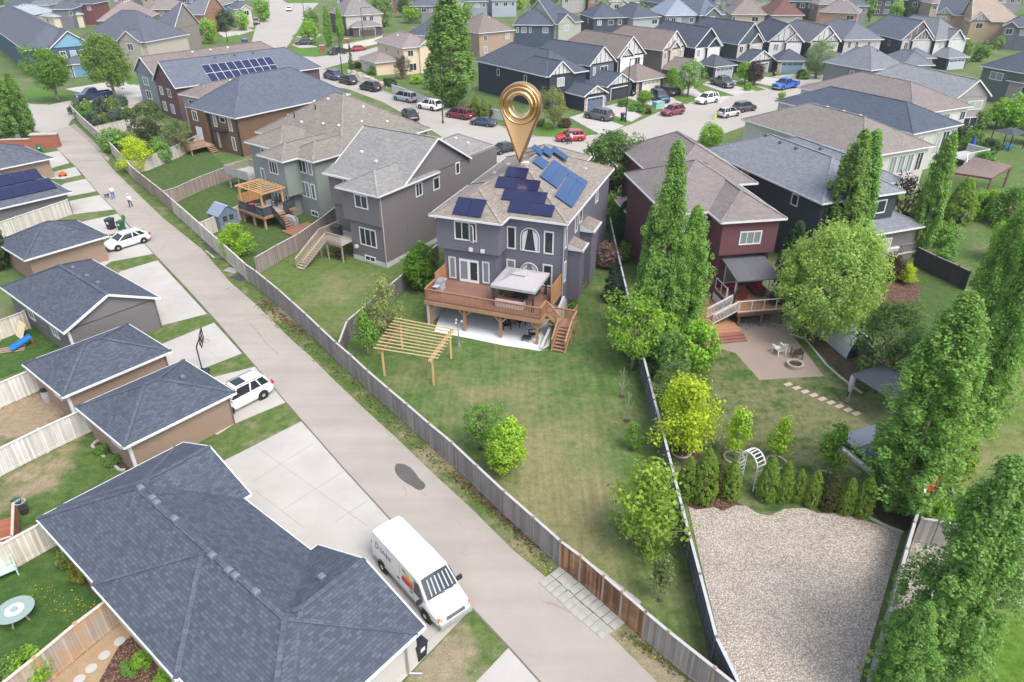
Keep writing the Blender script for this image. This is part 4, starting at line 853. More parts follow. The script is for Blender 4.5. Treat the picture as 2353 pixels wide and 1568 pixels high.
# ---- red house
h=House('house','dark red sided house with brown hip roof, right of the tall poplars','house',(1578,489),(1660,484),8.0,rc=(.20,.175,.17),wc=W['redw']); RH=h; h.rm=shingle('roof_shingles_brown',None,.25,.4,.15,.06)
r=h.block(-1.4,2.2,.4,11.4,0,8.0); r2=h.block(2.35,7.35,-2.25,11.3,4.85,7.99); r2b=h.block(2.7,7.3,-1.6,11.35,0,4.86)
h.roof((2.35,7.35,-2.25,10),8.0,.55,'y',('h','h'),.4); h.roof((-1.4,7.3,.4,11.4),7.995,.58,'x',('h','h'),.4); h.roof((.95,9.3,7,20.5),7.99,.58,'y',('h','h'),.4)
h.wall.box(.96,9.25,11,20.4,0,7.9)
h.win(r,'F',-.9,6.9,.6,1.6,1); h.win(r,'F',.3,6.9,1.35,1.5,2); h.win(r,'F',1.65,6.9,.65,1.55,1); h.win(r,'F',-.05,2.85,.9,1.95,1); h.win(r,'F',1.45,2.85,.75,1.95,1); h.win(r2,'F',4.95,6.3,1.9,1.15,3); h.win(r,'F',-.5,.75,1.1,.6,2); h.win(r2b,'F',4.6,2.9,2.2,2.0,2,'patio_door')
b=MB(); b.box(-1.42,2.18,.38,1,0,.5); h.part('foundation',b,CONCW)
h.wall.box(-.85,.97,11.3,15.5,0,3.9); h.roof((-.85,1.2,11.2,15.5),3.9,.5,'y',('h','h'),.4); h.finish()
# ---- dark grey house right of it
h=House('house','dark blue grey house with long grey shingle roof behind the round willow','house',(1890,468),(2080,440),7.0,rc=(.19,.20,.23),wc=(.05,.055,.075)); h.rm=shingle('roof_shingles_mid',None,.3,.4,.15,.07); DH=h
r=h.block(.45,9.5,.45,19,0,7.0); h.roof((.45,9.5,.45,19),7.0,.5,'y',('h','h'),.45)
h.wall.box(5.6,12.5,-1.0,.5,0,7.0) if 0 else None
h.wall,_w=MB(),h.wall; h.wall.box(8.02,12.22,2.98,6,3.6,6.9); h.wall.box(.46,9.49,.43,.449,0,6.9) if 0 else None; rr_=h.block(5,12.3,-.8,6,0,3.6); _w2=h.wall; h.wall=_w; _w2.build('wall',SID,h.o,color=(.15,.14,.135)); h.roof((5,12.3,-.8,4),3.6,.4,'x',('h','h'),.45)
h.win(r,'F',7.6,5.6,1.5,1.3,1); h.win(rr_,'F',7.6,1.7,2.6,2.0,2); h.win(r,'L',12,6.0,1.2,1.3,2); h.win(r,'L',4,6.0,.9,1.1,1)
rb=h.block(8,12.2,3,18,0,6.99); h.roof((6,12.2,3,18),6.98,.5,'y',('h','h'),.45); h.win(rb,'F',10,5.6,1.5,1.3,1)
h.roof_vents(((7.5,8.4),(8.6,10.5),(4.6,14.6),(4.4,12),(4.4,9.5),(10,5.5)),col=(.10,.11,.13)); h.finish()
# ---------------------------------------------------------------- houses along the streets
WHT=(.50,.50,.49); TIMB=BLACK
def gpanel(h,x0,x1,y,z,p,col=WHT,bars=True,o=.45,inset=.25,barm=None):   # half-timbered gable infill on a front gable
    hw=(x1-x0)/2+o; xm=(x0+x1)/2; zt=z+p*hw; w2=(x1-x0)/2-inset
    b=MB(); b.add([(xm-w2,y-.05,z),(xm+w2,y-.05,z),(xm+.0,y-.05,z+p*(w2+.15)+.0)],[(0,1,2)]); pn=b.build('gable_panel',OBJP,h.o,color=col,fix=False)
    if bars:
        t=MB()
        for k in(-.55,-.2,.2,.55): xx=xm+w2*k; t.box(xx-.05,xx+.05,y-.09,y-.052,z+.02,z+p*(w2*(1-abs(k)))*.98)
        t.box(xm-w2,xm+w2,y-.09,y-.052,z-.08,z+.06); t.build('timber',barm or TIMB,pn)
def fh(label,P0,P1,z=5.7,D=13,Wm=0,rc=C['dgrey'],wc=W['dark'],fc=None,roof='g',gar=None,gcol=(.62,.6,.55),sub=None,tud=True,p=.62,wins=(),gext=3.2,groof='h',side=2,panel=WHT,stone=None,barm=None,gp=.45,trim=WHITE,zg=2.7):
    D*=1.25; p*=1.28; gp*=1.15
    h=House('house',label,'house',P0,P1,z,rc=rc,wc=wc,trim=trim); L=h.L; W1=max(L,Wm)
    r=h.block(.0,W1,.0,D,0,z)
    if roof=='g':
        h.roof((0,W1,0,D),z,p,'y',('g','h'))
        if tud: gpanel(h,0,W1,0,z+.15,p,panel,True,.45,.25,barm)
    elif roof=='x': h.roof((0,W1,0,D),z,p,'x',('h','h'))
    else: h.roof((0,W1,0,D),z,p*.85,'y',('h','h'))
    if sub:
        a,b_,d=sub; s=h.block(a,b_,-d,1,0,z-.01); h.roof((a,b_,-d,D*.45),z-.005,p,'y',('g','h'),.35)
        if tud: gpanel(h,a,b_,-d,z+.1,p,panel,True,.35,.2,barm)
        h.win(s,'F',(a+b_)/2,z-1.25,min(1.7,(b_-a)*.6),1.5,3)
    if fc:
        f=MB()
        f.box(.05,W1-.05,-.04,-.004,2.0,z-.1)
        if sub: f.box(sub[0]+.05,sub[1]-.05,-sub[2]-.04,-sub[2]-.004,zg,z-.1)
        f.build('front_cladding',STUC,h.o,color=fc)
    for t,w_ in wins: x,y=wallpos(r,'F',t,.004); h.win((0,W1,-.045,D),'F',t,z-1.2,w_,1.45,2)
    if gar:
        a,b_=gar; g=h.block(a,b_,-gext,2,0,zg)
        if groof=='h': h.roof((a,b_,-gext,2.0),zg,gp,'y' if (b_-a)<gext+2 else 'x',('h','h'),.4)
        else:
            h.roof((a,b_,-gext,3),zg,gp,'y',('g','h'),.4); gpanel(h,a,b_,-gext,zg+.1,gp,panel,True,.4,.3,barm)
        if stone:
            q=MB()
            for xx in(a,b_-.7): q.box(xx-.03,xx+.73,-gext-.06,-gext-.003,0,2.2)
            q.build('stone_pier',STONE,h.o)
        gd=min(4.9,b_-a-1.3); h.garage_door(g,'F',(a+b_)/2,gd,2.15,gcol)
    for k in range(side): h.win(r,'L',D*(.28+.4*k),z-1.3,.8,1.2,1)
    h.roof_vents([(W1*.5+.8,D*(.3+.12*k)) for k in range(4)],col=(.07,.08,.10) if rc[2]>rc[0] else (.55,.53,.5)); h.finish(); return h
def bh(label,A,B,D=12,z=5.7,rc=C['dgrey'],wc=W['dark'],kind=None,e=('h','h'),p=.5,wins=None,gables=(),ext=0,side='L',trim=WHITE,low=None,vent=None,rows=2,fr=None,bl=0,wh=1.35):
    p=p if p<.48 else p*1.3; D=D if p<.48 else D*1.12
    h=House('house',label,'house',A,B,z,rc=rc,wc=wc,trim=trim); L=h.L; r=h.block(.45-bl,L-.45+ext,.45,D,0,z); h.roof(r,z,p,kind,e)
    for g in gables:
        a,b_,d=g[:3]; a*=L;b_*=L; s=h.block(a,b_,.45-d,1.5,0,z-.01); h.roof((a,b_,.45-d,D*.5),z-.005,g[3] if len(g)>3 else .6,'y',('g','h'),.4)
        if len(g)>4 and g[4]: gpanel(h,a,b_,.45-d,z+.1,g[3],WHT,True,.4,.2,fr)
        h.win(s,'F',(a+b_)/2,z-1.2,min(1.7,(b_-a)*.55),1.5,2)
    ww=wins if wins is not None else [(.22,1.3),(.55,1.6),(.82,1.1)]
    for t,w_ in ww:
        tt=t*L
        if any(g[0]*L-.8<tt<g[1]*L+.8 for g in gables): continue
        h.win(r,'F',tt,z-.7-wh/2,w_,wh,2)
        if rows>1 and z>4: h.win(r,'F',tt,1.6,w_,1.5,2)
    if 'L' in side: h.win(r,'L',D*.4,z-1.3,.9,1.1,1)
    if 'R' in side: h.win(r,'R',D*.35,z-1.3,1.0,1.2,2)
    vx=[(L*.5+.5,D*(.35+.13*k)) for k in range(3)] if D>L else [(L*(.35+.12*k),D*.55) for k in range(4)]
    h.roof_vents(vx,col=vent or ((.08,.09,.11) if rc[2]>rc[0] else (.6,.58,.55))); h.finish(); return h
# row across the street, fronts to the kerb
fh('navy black corner house with half timbered front gable and single blue grey garage door',(1255,175),(1318,166),5.8,17,9.5,C['navy'],(.035,.042,.06),None,'h',(4.4,9.6),(.10,.13,.19),(.3,5.6,.6),True,.62,(),5.6,'g',2,stone=1)
fh('dark grey house with open garage and white half timbered gables',(1356,151),(1410,142),5.8,14,7,C['navy'],(.05,.055,.065),(.10,.11,.13),'g',(-.6,6.6),(.04,.04,.045),None,True,.62,((1.2,.7),(4,2.2)),5.2,'g',1)  # near-black door panel paints the shaded inside of the open garage
fh('white gabled house with brown roof and cream double garage door',(1420,132),(1478,124),6.3,14,7.4,C['brown'],(.05,.055,.065),(.68,.68,.66),'g',(-.5,8.0),(.60,.56,.47),(.2,3.6,.5),True,.68,((5.6,1.6),),6,'h',1,stone=1)
fh('brown stone fronted house with brown roof and half timbered garage gable',(1523,116),(1573,107),6.3,14,8.0,C['brown'],(.17,.15,.14),(.40,.35,.30),'g',(.5,7.6),(.6,.56,.48),(2.2,5.4,.4),True,.62,((1.0,.8),(6.6,.9)),5.2,'g',0)
fh('navy sided house with pale white front and grey truck on its driveway',(1598,110),(1653,105),6.0,15,7.2,C['navy'],(.04,.048,.075),(.56,.56,.54),'g',(1.5,7.5),(.35,.36,.38),(3.0,6.4,.6),False,.75,((1.0,.9),),5,'h',1)
fh('slate green sided house with stone gables and a white trimmed porch gable',(1696,102),(1751,96),6.0,15,8.2,C['navy'],(.075,.095,.10),(.42,.38,.34),'g',(0,7.8),(.4,.4,.4),(3.2,7,.6),False,.72,((1.2,1.2),),4,'g',1)
fh('house with twin white gables and a blue garage door',(1769,96),(1828,96),6.0,14,7.4,C['navy'],(.04,.05,.08),(.58,.56,.53),'g',(1.0,7.6),(.20,.28,.36),(3.6,7.2,.7),True,.7,((1.6,1.2),),5,'h',1,stone=1)
fh('grey house behind the pale silver green tree with a white garage door',(1864,97),(1918,95),6.0,13,7.2,(.14,.15,.17),(.07,.075,.085),(.5,.49,.47),'g',(2.4,7.2),(.74,.74,.74),(3.2,6.8,.6),True,.66,((1.4,1.0),),5,'g',1)
fh('grey hip roofed house with tall narrow windows and dark windowed garage door',(1941,91),(2023,90),6.0,14,9,(.14,.155,.18),(.055,.06,.07),(.48,.45,.42),'h',(.4,6.4),(.5,.44,.37),None,False,.6,((1.4,.8),(3.2,.8),(6.2,.8),(7.8,.8)),5,'h',1)
fh('blue grey roofed house with brown white timbered front gable',(2074,92),(2139,91),6.0,14,7.6,(.13,.15,.185),(.055,.065,.08),(.45,.43,.42),'g',(.2,6.0),(.5,.5,.5),(2.2,6.6,.7),True,.75,((1.1,.9),),4.5,'h',1,panel=(.16,.12,.115),barm=WHITE)
fh('grey house with double white trimmed gable at the right end of the row',(2150,92),(2222,88),6.0,14,8,(.17,.18,.20),(.05,.055,.07),(.5,.5,.5),'h',(.4,6.2),(.40,.44,.5),(3.4,7.4,.7),True,.72,((1.8,1.0),),4.5,'h',1,panel=(.3,.31,.34),barm=WHITE)
# rows behind
bh('navy house with three narrow windows over the corner house',(1178,57),(1270,58),14,5.7,C['navy'],(.06,.085,.125),wins=((.12,.6),(.28,1.3),(.44,.6),(.82,1.5)),rows=1)
bh('tan brown stucco house beside the tall street poplar',(1100,77),(1185,69),11,5.7,C['brown'],(.36,.26,.20),wins=((.2,1.0),(.8,1.2)))
bh('sage house with white trimmed gable and navy roof',(1275,56),(1341,49),12,5.7,C['navy'],(.36,.37,.32),'x',('g','h'),.62,(),((.08,.6,1.0,.7),),rows=1)
bh('dark navy house behind a row of narrow poplars',(1362,42),(1440,40),12,5.7,C['navy'],(.055,.065,.09),'x',rows=1)
bh('grey house with pale windows at the end of the poplar row',(1455,42),(1520,38),12,5.7,C['navy'],(.34,.36,.38),wins=((.8,2.0),),rows=1)
bh('steel blue house with wide light blue grey hip roof',(1528,36),(1605,35),15,5.7,(.24,.28,.34),(.20,.23,.27),wins=((.1,1.2),(.28,1.4),(.45,1.2),(.82,1.3)),rows=1,p=.6)
bh('slate grey house with a small white trimmed gable, far row',(1608,36),(1667,33),13,5.7,(.12,.145,.19),(.13,.14,.17),gables=((.2,.75,.8,.7),),rows=1,p=.7)
bh('tan house with steep brown roof, far row',(1680,33),(1762,34),13,5.7,(.22,.185,.17),(.42,.35,.29),wins=((.1,.9),(.7,2.0)),rows=1,p=.7)
bh('house with dark maroon roof, far row',(1772,35),(1850,35),13,5.7,(.15,.075,.07),(.33,.30,.28),wins=((.8,1.0),),rows=1,p=.6)
bh('brick house with grey brown roof dotted with white vents',(1882,27),(1974,31),12,5.2,(.20,.18,.175),(.36,.22,.17),wins=((.8,2.2),),rows=1,vent=(.75,.75,.75))
bh('black house with white windows at the top edge, above the maroon roof',(1812,3),(1874,5),10,5.7,C['navy'],(.04,.04,.05),rows=1)
bh('dark brown house at the top edge left of a spiky tree',(2010,-2),(2070,0),10,5.7,C['navy'],(.12,.105,.105),rows=2)
bh('black and white fronted house at the top edge',(2072,0),(2128,3),10,5.7,C['dgrey'],(.05,.055,.07),gables=((.3,.9,.6,.7,1),),rows=2)
bh('tan house with big navy roof and black half timbered gable',(2150,33),(2255,38),15,5.7,(.085,.10,.135),(.42,.32,.21),'x',('g','g'),.75,((.75,.6),),((.02,.36,.8,.85,1),),rows=1)
bh('tan house with light brown roof and white trimmed arched window gable',(2232,48),(2350,52),14,5.7,(.34,.27,.22),(.42,.32,.20),'x',('g','h'),.6,((.75,.8),),((.0,.36,.8,.8,1),),rows=1)
bh('grey blue house with white gable at the right edge',(2303,60),(2400,66),12,5.7,C['dgrey'],(.15,.155,.18),gables=((.05,.36,.6,.7),),rows=1)
bh('dark green house with navy hip roof at the right edge',(2252,151),(2360,170),13,5.8,C['navy'],(.11,.14,.125),wins=((.38,2.6),),rows=1)
bh('beige stucco house with dark lean roof at the right edge',(2312,184),(2420,204),8,4.2,C['navy'],(.33,.30,.285),wins=((.45,1.7),),rows=1)
h=bh('white stucco house with brown roof behind the slim garden poplar',(1985,362),(2150,335),20.8,5.6,(.205,.185,.17),(.52,.50,.47),'y',wins=((.16,1.15),(.28,1.15),(.48,1.15),(.6,1.15),(.72,1.15),(.86,1.15)),rows=1,p=.46,wh=2.3)
h=bh('white walled house under a big dark navy hip roof',(2100,308),(2215,285),23,5.6,(.075,.09,.125),(.50,.49,.46),'y',wins=((.25,1.2),(.6,1.5),(.75,1.5),(.9,1.2)),rows=1,p=.46,wh=3.0)
bh('white walled house with mottled brown shingle roof',(2100,264),(2237,244),22,5.4,(.20,.175,.165),(.58,.57,.55),'y',wins=((.62,1.4),(.9,1.2)),rows=1,p=.46)
h=bh('grey sided house with white trimmed gable and big four part window',(2202,226),(2281,221),18,5.6,(.27,.275,.285),(.30,.275,.275),'y',('g','h'),.6,((.62,2.8),),side='')
bh('grey hip roofed house between the mottled roof and the far row',(2002,162),(2085,152),10,5.0,(.17,.18,.20),(.2,.2,.21),rows=1)
bh('dark grey roofed house beside two leafy trees in the right row',(2076,150),(2150,150),9,5.0,(.15,.16,.185),(.2,.2,.21),rows=1)
# left rows
h=bh('grey house with tan brown roof between brown and purple houses',(408,216),(463,226),22,5.6,(.19,.165,.155),(.30,.30,.30),'y',rows=1,wins=((.45,1.6),),p=.47)
h=bh('purple brown gabled house with a white framed solar array',(348,186),(400,203),25,5.6,(.12,.135,.17),(.135,.075,.085),'y',('g','h'),.6,((.25,1.3),(.6,1.3)),side='')
PH=h
b=MB()
for (x0,y0,n) in((.0,6.5,6),(.0,11.0,5)): pass
def arr(h,x,y,nx,ny,w_,d,sl,face):
    z=h.rz(x,y)
    for i in range(nx):
        for j in range(ny):
            f=MB(); f.box(0,w_,0,d,0,.05); o=f.build('solar_panel',WHITE,h.o)
            g=MB(); g.quad((.035,.035,.055),(w_-.035,.035,.055),(w_-.035,d-.035,.055),(.035,d-.035,.055)); g.build('solar_cell',SOL,o,fix=False)
            o.matrix_local=Matrix.Translation((x,y,z+.14))@Matrix.Rotation(R(90),4,'Z')@Matrix.Rotation(sl,4,'X')@Matrix.Translation((i*(w_+.02),j*(d+.02),0))
arr(PH,PH.L+.0,6.5,9,2,1.45,1.9,math.atan(.78),'R')
h=bh('blue grey gabled house with brown roof near the left street',(304,165),(352,176),26,5.4,(.19,.16,.15),(.20,.235,.26),'y',('g','h'),.6,((.45,1.9),),side='',vent=(.7,.7,.7))
h.o.name='house'
h=House('house','deep blue house with light blue gables and a blue garage door','house',(-40,46),(55,116),5.8,rc=C['dgrey'],wc=W['blue'])
L=h.L; r=h.block(0,L-.45,.45,13,0,5.8); h.roof(r,5.8,.6,'x',('h','h'))
r2=h.block(L-6,L+1.0,5,13,0,5.79); h.roof((L-10,L+1.0,5,13),5.79,.75,'x',('h','g')); 
q=MB(); q.add([(L+1.05,5.3,5.9),(L+1.05,12.7,5.9),(L+1.05,9,8.6)],[(0,1,2)]); q.build('gable_panel',OBJP,h.o,color=(.17,.33,.45),fix=False)
q=MB(); q.add([(L-.05+.5,1.0,5.9),(L-.05+.5,4.6,5.9),(L-.05+.5,3,7.2)],[(0,1,2)])
for t in(7,9,11): h.win(r2,'R',t,4.4,1.2,1.4,2)
h.win(r,'F',L-3.5,2.0,1.2,1.3,2); h.win(r,'R',2.5,4.6,1.2,1.4,2)
g=h.block(L,L+4.5,5.5,13,0,2.8); h.roof((L,L+4.5,5.5,13),2.8,.5,'x',('h','h')); h.garage_door(g,'R',10,4.8,2.2,(.13,.27,.38),False); q=MB(); q.box(L+4.5,L+4.56,6.2,7.2,0,2.2); q.build('stone_pier',STONE,h.o); q=MB(); q.box(L+1.0,L+1.06,5.3,7.6,2.8,4.4); q.build('stone_cladding',STONE,h.o)
h.finish()
bh('beige house with slate roof and white trimmed double gable on the left street',(182,89),(335,97),13,5.6,C['dgrey'],(.42,.38,.33),'x',('h','h'),.6,((.1,1.0),),((.62,.92,.8,.7,0),),rows=1)
bh('brown timbered house with navy roof behind the left street',(336,68),(400,69),12,5.6,C['dgrey'],(.24,.21,.19),'x',('h','g'),.65,((.9,1.1),),rows=1)
bh('cream house with pale blue grey roof, top left corner',(-10,35),(74,35),14,4.0,(.33,.36,.40),(.62,.52,.36),wins=((.7,1.0),),p=.45)
bh('cream house with small dark window beside the slender top left poplar',(90,36),(120,39),10,4.0,(.33,.36,.40),(.62,.55,.42),wins=((.45,1.0),),p=.45)
bh('dark grey house with slate roof in the top left',(114,22),(164,21),12,6.0,C['dgrey'],(.16,.16,.18),wins=((.9,1.0),),rows=1)
bh('dark red sided house in the top left',(165,9),(212,9),10,6.5,C['navy'],(.17,.06,.065),wins=((.75,1.2),),rows=1)
bh('house with broad brown roof dotted with white vents, top left',(222,48),(330,46),16,5.0,(.25,.20,.19),(.3,.25,.22),p=.55,vent=(.75,.75,.75))
bh('orange brown sided house with dark roof near the upper left street',(405,33),(470,34),12,5.6,(.14,.15,.18),(.28,.15,.10),'x',('h','g'),.6,((.9,1.1),),rows=1)
bh('blue sided house with brown roof at the top of the left street',(465,12),(512,12),11,5.6,(.2,.17,.165),(.10,.15,.21),rows=1)
bh('cream and grey house at the top of the left street',(536,22),(580,20),10,5.6,C['dgrey'],(.5,.46,.38),gables=((.4,.9,.6,.7),),rows=1)
bh('dark roofed house at the very top left of the street',(512,2),(560,1),10,5.6,C['dgrey'],(.3,.27,.25),rows=1)
h=fh('two tone dark house with a plum garage door at the upper street corner',(793,36),(876,31),5.8,11,10,(.20,.185,.185),(.09,.07,.08),(.42,.38,.36),'x',(1.2,10),(.10,.06,.065),None,False,.65,((6.0,1.3),(8.2,1.3)),2.4,'h',1)
# cream corner house
h=House('house','cream stucco house with brown roof on the street corner behind the stone bed','house',(924,111),(1000,104),5.7,rc=(.24,.205,.195),wc=W['cream'],wm=STUC)
L=h.L; r=h.block(.45,L,.45,14,0,5.7); h.roof(r,5.7,.52,'y',('h','h')); h.win(r,'F',2.2,4.4,1.4,1.3,2); h.win(r,'F',2.6,1.5,1.8,1.6,2); h.win(r,'F',L-2,4.4,1.3,1.3,2); h.win(r,'F',L-2,1.5,1.3,1.6,2); h.door(r,'F',5,.3,.9,2.1,(.7,.7,.68),'patio_door')
rb=h.block(L-4,L+.4,.0,3,0,5.69); h.roof((L-4,L+.4,.0,6),5.695,.6,'y',('g','h'),.4); gpanel(h,L-4,L+.4,0,5.8,.6,(.6,.52,.38))
g=h.block(-5.2,.46,3.0,11,0,2.8); h.roof((-5.2,.6,3.0,11),2.8,.45,'y',('h','h')); h.garage_door(g,'L',7,4.8,2.15,(.5,.46,.42)); h.win(r,'L',9,4.4,.8,1.0,1); h.win(r,'L',3,4.4,.8,1.2,1)
h.roof_vents(((6,9),(5.5,7),(3,8),(7,11)),col=(.7,.68,.66)); h.finish()
bh('house with navy roof just behind the cream corner house',(930,80),(1015,84),10,5.4,C['navy'],(.2,.2,.21),rows=1)
bh('blue grey wall house behind the street poplar, top centre',(1066,4),(1122,3),10,5.6,C['dgrey'],(.24,.27,.32),rows=1)
bh('pale blue grey house at the top centre edge',(1128,1),(1190,0),10,5.6,C['dgrey'],(.32,.36,.42),rows=1)
TOPC=[((.10,.11,.14),(.2,.2,.22)),((.2,.175,.165),(.34,.29,.24)),((.085,.095,.13),(.10,.12,.16)),((.15,.16,.18),(.4,.38,.35)),((.22,.19,.18),(.25,.15,.12))]
ORD='first second third fourth fifth sixth seventh eighth ninth tenth eleventh twelfth thirteenth fourteenth fifteenth sixteenth'.split()
for i,(x,y_,x2) in enumerate(((0,14,56),(62,12,112),(335,22,398),(940,14,1000),(1004,16,1060),(1600,14,1650),(1690,12,1745),(1880,10,1935),(1942,14,2000),(2140,8,2195),(2262,22,2320))):
    c_=TOPC[(i+2)%5]; bh('%s house of the crowded strip just below the top edge, counted from the left'%ORD[i],(x,y_),(x2,y_),12,5.6,c_[0],c_[1],rows=1)
for i,x in enumerate((250,320,390,770,850,930,1010,1080,1290,1350,1640,1720,1790,1930,2230,2300)):
    c_=TOPC[i%5]; bh(('%s house from the left along the top edge of the view')%ORD[i],(x,-9+(i*7)%6),(x+56,-9+(i*7)%6),11,5.6,c_[0],c_[1],rows=1)
bh('white timber gabled house at the top edge, centre',(1392,7),(1470,6),10,5.6,(.2,.19,.19),(.4,.37,.33),gables=((.05,.6,.5,.7,1),),rows=1)
bh('navy roofed house on the top edge right of centre',(1520,8),(1600,4),12,5.6,C['navy'],(.2,.2,.2),rows=1)
# ---------------------------------------------------------------- fences
GREYF=(.24,.22,.205); CEDAR=(.30,.165,.085); PALEF=(.47,.43,.375)
lf=[(170,268),(190,290),(215,313),(245,340),(280,378),(310,414)]
fence('pale board fence along the lane curving past the shrub garden',lf,1.8,PALEF,capcol=(.5,.47,.42))
fence('brown weathered fence along the lane behind the dark green yards',[(310,414),(345,443),(382,473),(400,490)],1.8,(.29,.235,.20),postcol=(.33,.2,.13))
fence('pale board fence along the lane behind the green house and blue shed',[(400,490),(430,517),(465,549),(510,590),(550,627),(572,648)],1.8,PALEF,capcol=(.5,.47,.42))
fence('grey weathered fence along the lane behind the grey house yard',[(572,648),(595,664),(648,709),(710,767),(778,834)],1.8,GREYF,postcol=(.30,.24,.20))
fence('long grey weathered fence along the lane at the large lawn',[(778,834),(814,866),(850,901),(898,944),(940,981),(990,1026),(1042,1071),(1098,1126),(1160,1186),(1226,1246),(1286,1302)],1.8,GREYF,postcol=(.28,.235,.205),step=2.6)
gt=fence('red brown cedar double gate in the lane fence',[(1286,1302),(1331,1337),(1383,1383),(1424,1420),(1476,1467)],1.8,CEDAR,postcol=(.32,.24,.19),name='fence_gate',cat='gate',mat=boards('cedar_gate_boards',None,.14,0,.9,.5,(.16,.085,.05)))
fence('grey weathered fence along the lane nearest the camera',[(1476,1467),(1527,1512),(1630,1597),(1760,1705)],1.8,GREYF,postcol=(.30,.235,.19))
fence('dark grey board fence between the grey house lawn and the big lawn',[(784,836),(803,782),(848,742),(950,652),(988,618),(1008,598)],1.75,(.145,.135,.13))
fence('brown fence between the grey house lawn and the green house yard',[(592,632),(640,603),(690,575),(745,535),(775,510)],1.75,(.24,.205,.185))
fence('brown and grey fence between two dark green lawns',[(384,472),(410,464),(470,436),(545,407)],1.75,(.27,.22,.19))
fence('pale fence beside the blue shed',[(465,549),(520,524),(585,492)],1.75,PALEF,capcol=(.5,.47,.42))
fence('pale fence behind the yellow green bush',[(300,400),(340,393),(412,362),(470,332)],1.75,PALEF,capcol=(.5,.47,.42))
fence('pale fence beside the corner shrub garden',[(222,318),(260,309),(320,295)],1.75,PALEF,capcol=(.5,.47,.42))
fence('dark fence between the two back lawns with a pale cap',[(1695,1655),(1634,1524),(1598,1377),(1558,1217),(1528,1091),(1498,969),(1464,826),(1448,760),(1430,680),(1412,600),(1398,530)],1.75,(.115,.12,.135),capcol=(.42,.43,.45),postcol=(.2,.2,.2))
fence('grey fence on the right of the gravel bed',[(1985,1600),(2030,1440),(2062,1320),(2098,1200),(2130,1110),(2150,1050)],1.8,(.30,.285,.27))
fence('short grey fence crossing behind the flag',[(2098,1245),(2140,1252),(2190,1262)],1.7,(.25,.235,.225))
fence('grey fence piece at the right edge',[(2310,1300),(2330,1285),(2400,1295)],1.6,(.24,.23,.225))
fence('near black board fence behind the yellow shrub',[(2098,610),(2140,632),(2190,655),(2215,668)],1.9,(.05,.048,.05),capcol=(.22,.2,.19))
fence('dark brown fence behind the round willow',[(1820,690),(1851,725),(1934,790),(2000,850)],1.7,(.10,.075,.065))
fence('pale fence between the two left yards beside the upper tan garage',[(-30,950),(0,939),(97,896)],1.8,(.56,.55,.52),capcol=(.6,.59,.57))
fence('pale fence ending at the lower tan garage',[(-30,1108),(0,1096),(110,1040),(217,989)],1.8,(.56,.54,.51),capcol=(.6,.59,.56))
fence('pale fence meeting the corner of the large near garage',[(-30,1340),(32,1309),(142,1247)],1.8,(.55,.50,.43),capcol=(.62,.59,.54))
fence('new cedar fence beside the stepping stone garden',[(-30,1690),(110,1573),(200,1494),(282,1429)],1.8,(.42,.27,.15),capcol=(.55,.47,.40),mat=boards('new_cedar_boards',None,.15,0,.4,.6,(.36,.31,.27)))
fence('pale fence beside the solar panel garage',[(-20,560),(50,535),(165,494)],1.8,(.53,.50,.45),capcol=(.6,.57,.53))
fence('pale fence corner at the long grey garage',[(-20,790),(0,783),(70,755)],1.6,(.5,.46,.4))
fence('long light concrete fence beside the tall street poplar',[(902,215),(938,228),(975,243),(1000,253)],1.7,(.55,.55,.53),mat=plain('precast_panel',None,.9,.08),capcol=(.6,.6,.58))
fence('low pale fence in front of the navy corner house',[(1090,262),(1130,272),(1176,284),(1200,290)],1.6,(.58,.58,.56),mat=plain('precast_panel',None,.9,.08),capcol=(.6,.6,.58))
fence('pale fence beside the brick entry pier on the upper street',[(790,118),(860,103),(880,97)],1.7,(.6,.58,.52),mat=plain('precast_panel',None,.9,.08))
for p,l in(((742,120),'left of the black pickup'),((798,104),'behind the red street car')):
    o=empty('brick_pier','small red brick pier %s'%l,'pier',G(*p)); b=MB();b.box(-.6,.6,-.4,.4,0,1.6);b.build('shaft',shingle('brick',(.36,.13,.09)),o);b=MB();b.box(-.7,.7,-.5,.5,1.6,1.75);b.build('cap',CONC,o)
# ---------------------------------------------------------------- decks
WOODR=(.33,.17,.10); WOODL=(.42,.27,.15)
LUM=boards('lumber',None,.3,0,.12,.85,None,.35)
o=empty('deck','raised brown wooden deck on posts behind the solar panel house','deck',MH.M.translation,MH.o.rotation_euler.z); D=o
b=MB(); b.box(.95,10.9,-3.35,.85,2.33,2.45); b.box(5.65,10.9,.85,2.2,2.33,2.449); b.build('deck_floor',boards('deck_floor_boards',None,.14,1,.12,.8,None,.2),o,color=(.22,.115,.09))
b=MB(); b.bar((.9,-3.4,2.2),(10.95,-3.4,2.2),.06,.32); b.bar((.9,-3.4,2.2),(.9,.85,2.2),.06,.32); b.bar((10.95,-3.4,2.2),(10.95,2.2,2.2),.06,.32); b.bar((.9,-3.0,1.98),(10.95,-3.0,1.98),.12,.25); b.build('rim_joist',LUM,o,color=(.34,.20,.11))
b=MB(); Z=2.45; rail(b,(.95,-3.35,Z),(10.9,-3.35,Z)); b.build('railing',LUM,o,color=WOODR)
b=MB(); rail(b,(.95,-3.35,Z),(.95,-1.3,Z)); b.build('railing',LUM,o,color=WOODR)
b=MB(); b.bar((.95,-1.3,Z+.75),(.95,.85,Z+.75),.05,1.5); b.build('privacy_panel',boards('cedar_fence',None,.14,0,.3,.6),o,color=(.38,.19,.09))
b=MB(); rail(b,(10.9,-3.35,Z),(10.9,-1.9,Z)); b.build('railing',LUM,o,color=WOODR)
b=MB(); b.bar((10.9,-.6,Z+.75),(10.9,2.2,Z+.75),.05,1.5); b.build('privacy_panel',boards('cedar_fence',None,.14,0,.3,.6),o,color=(.40,.21,.09))
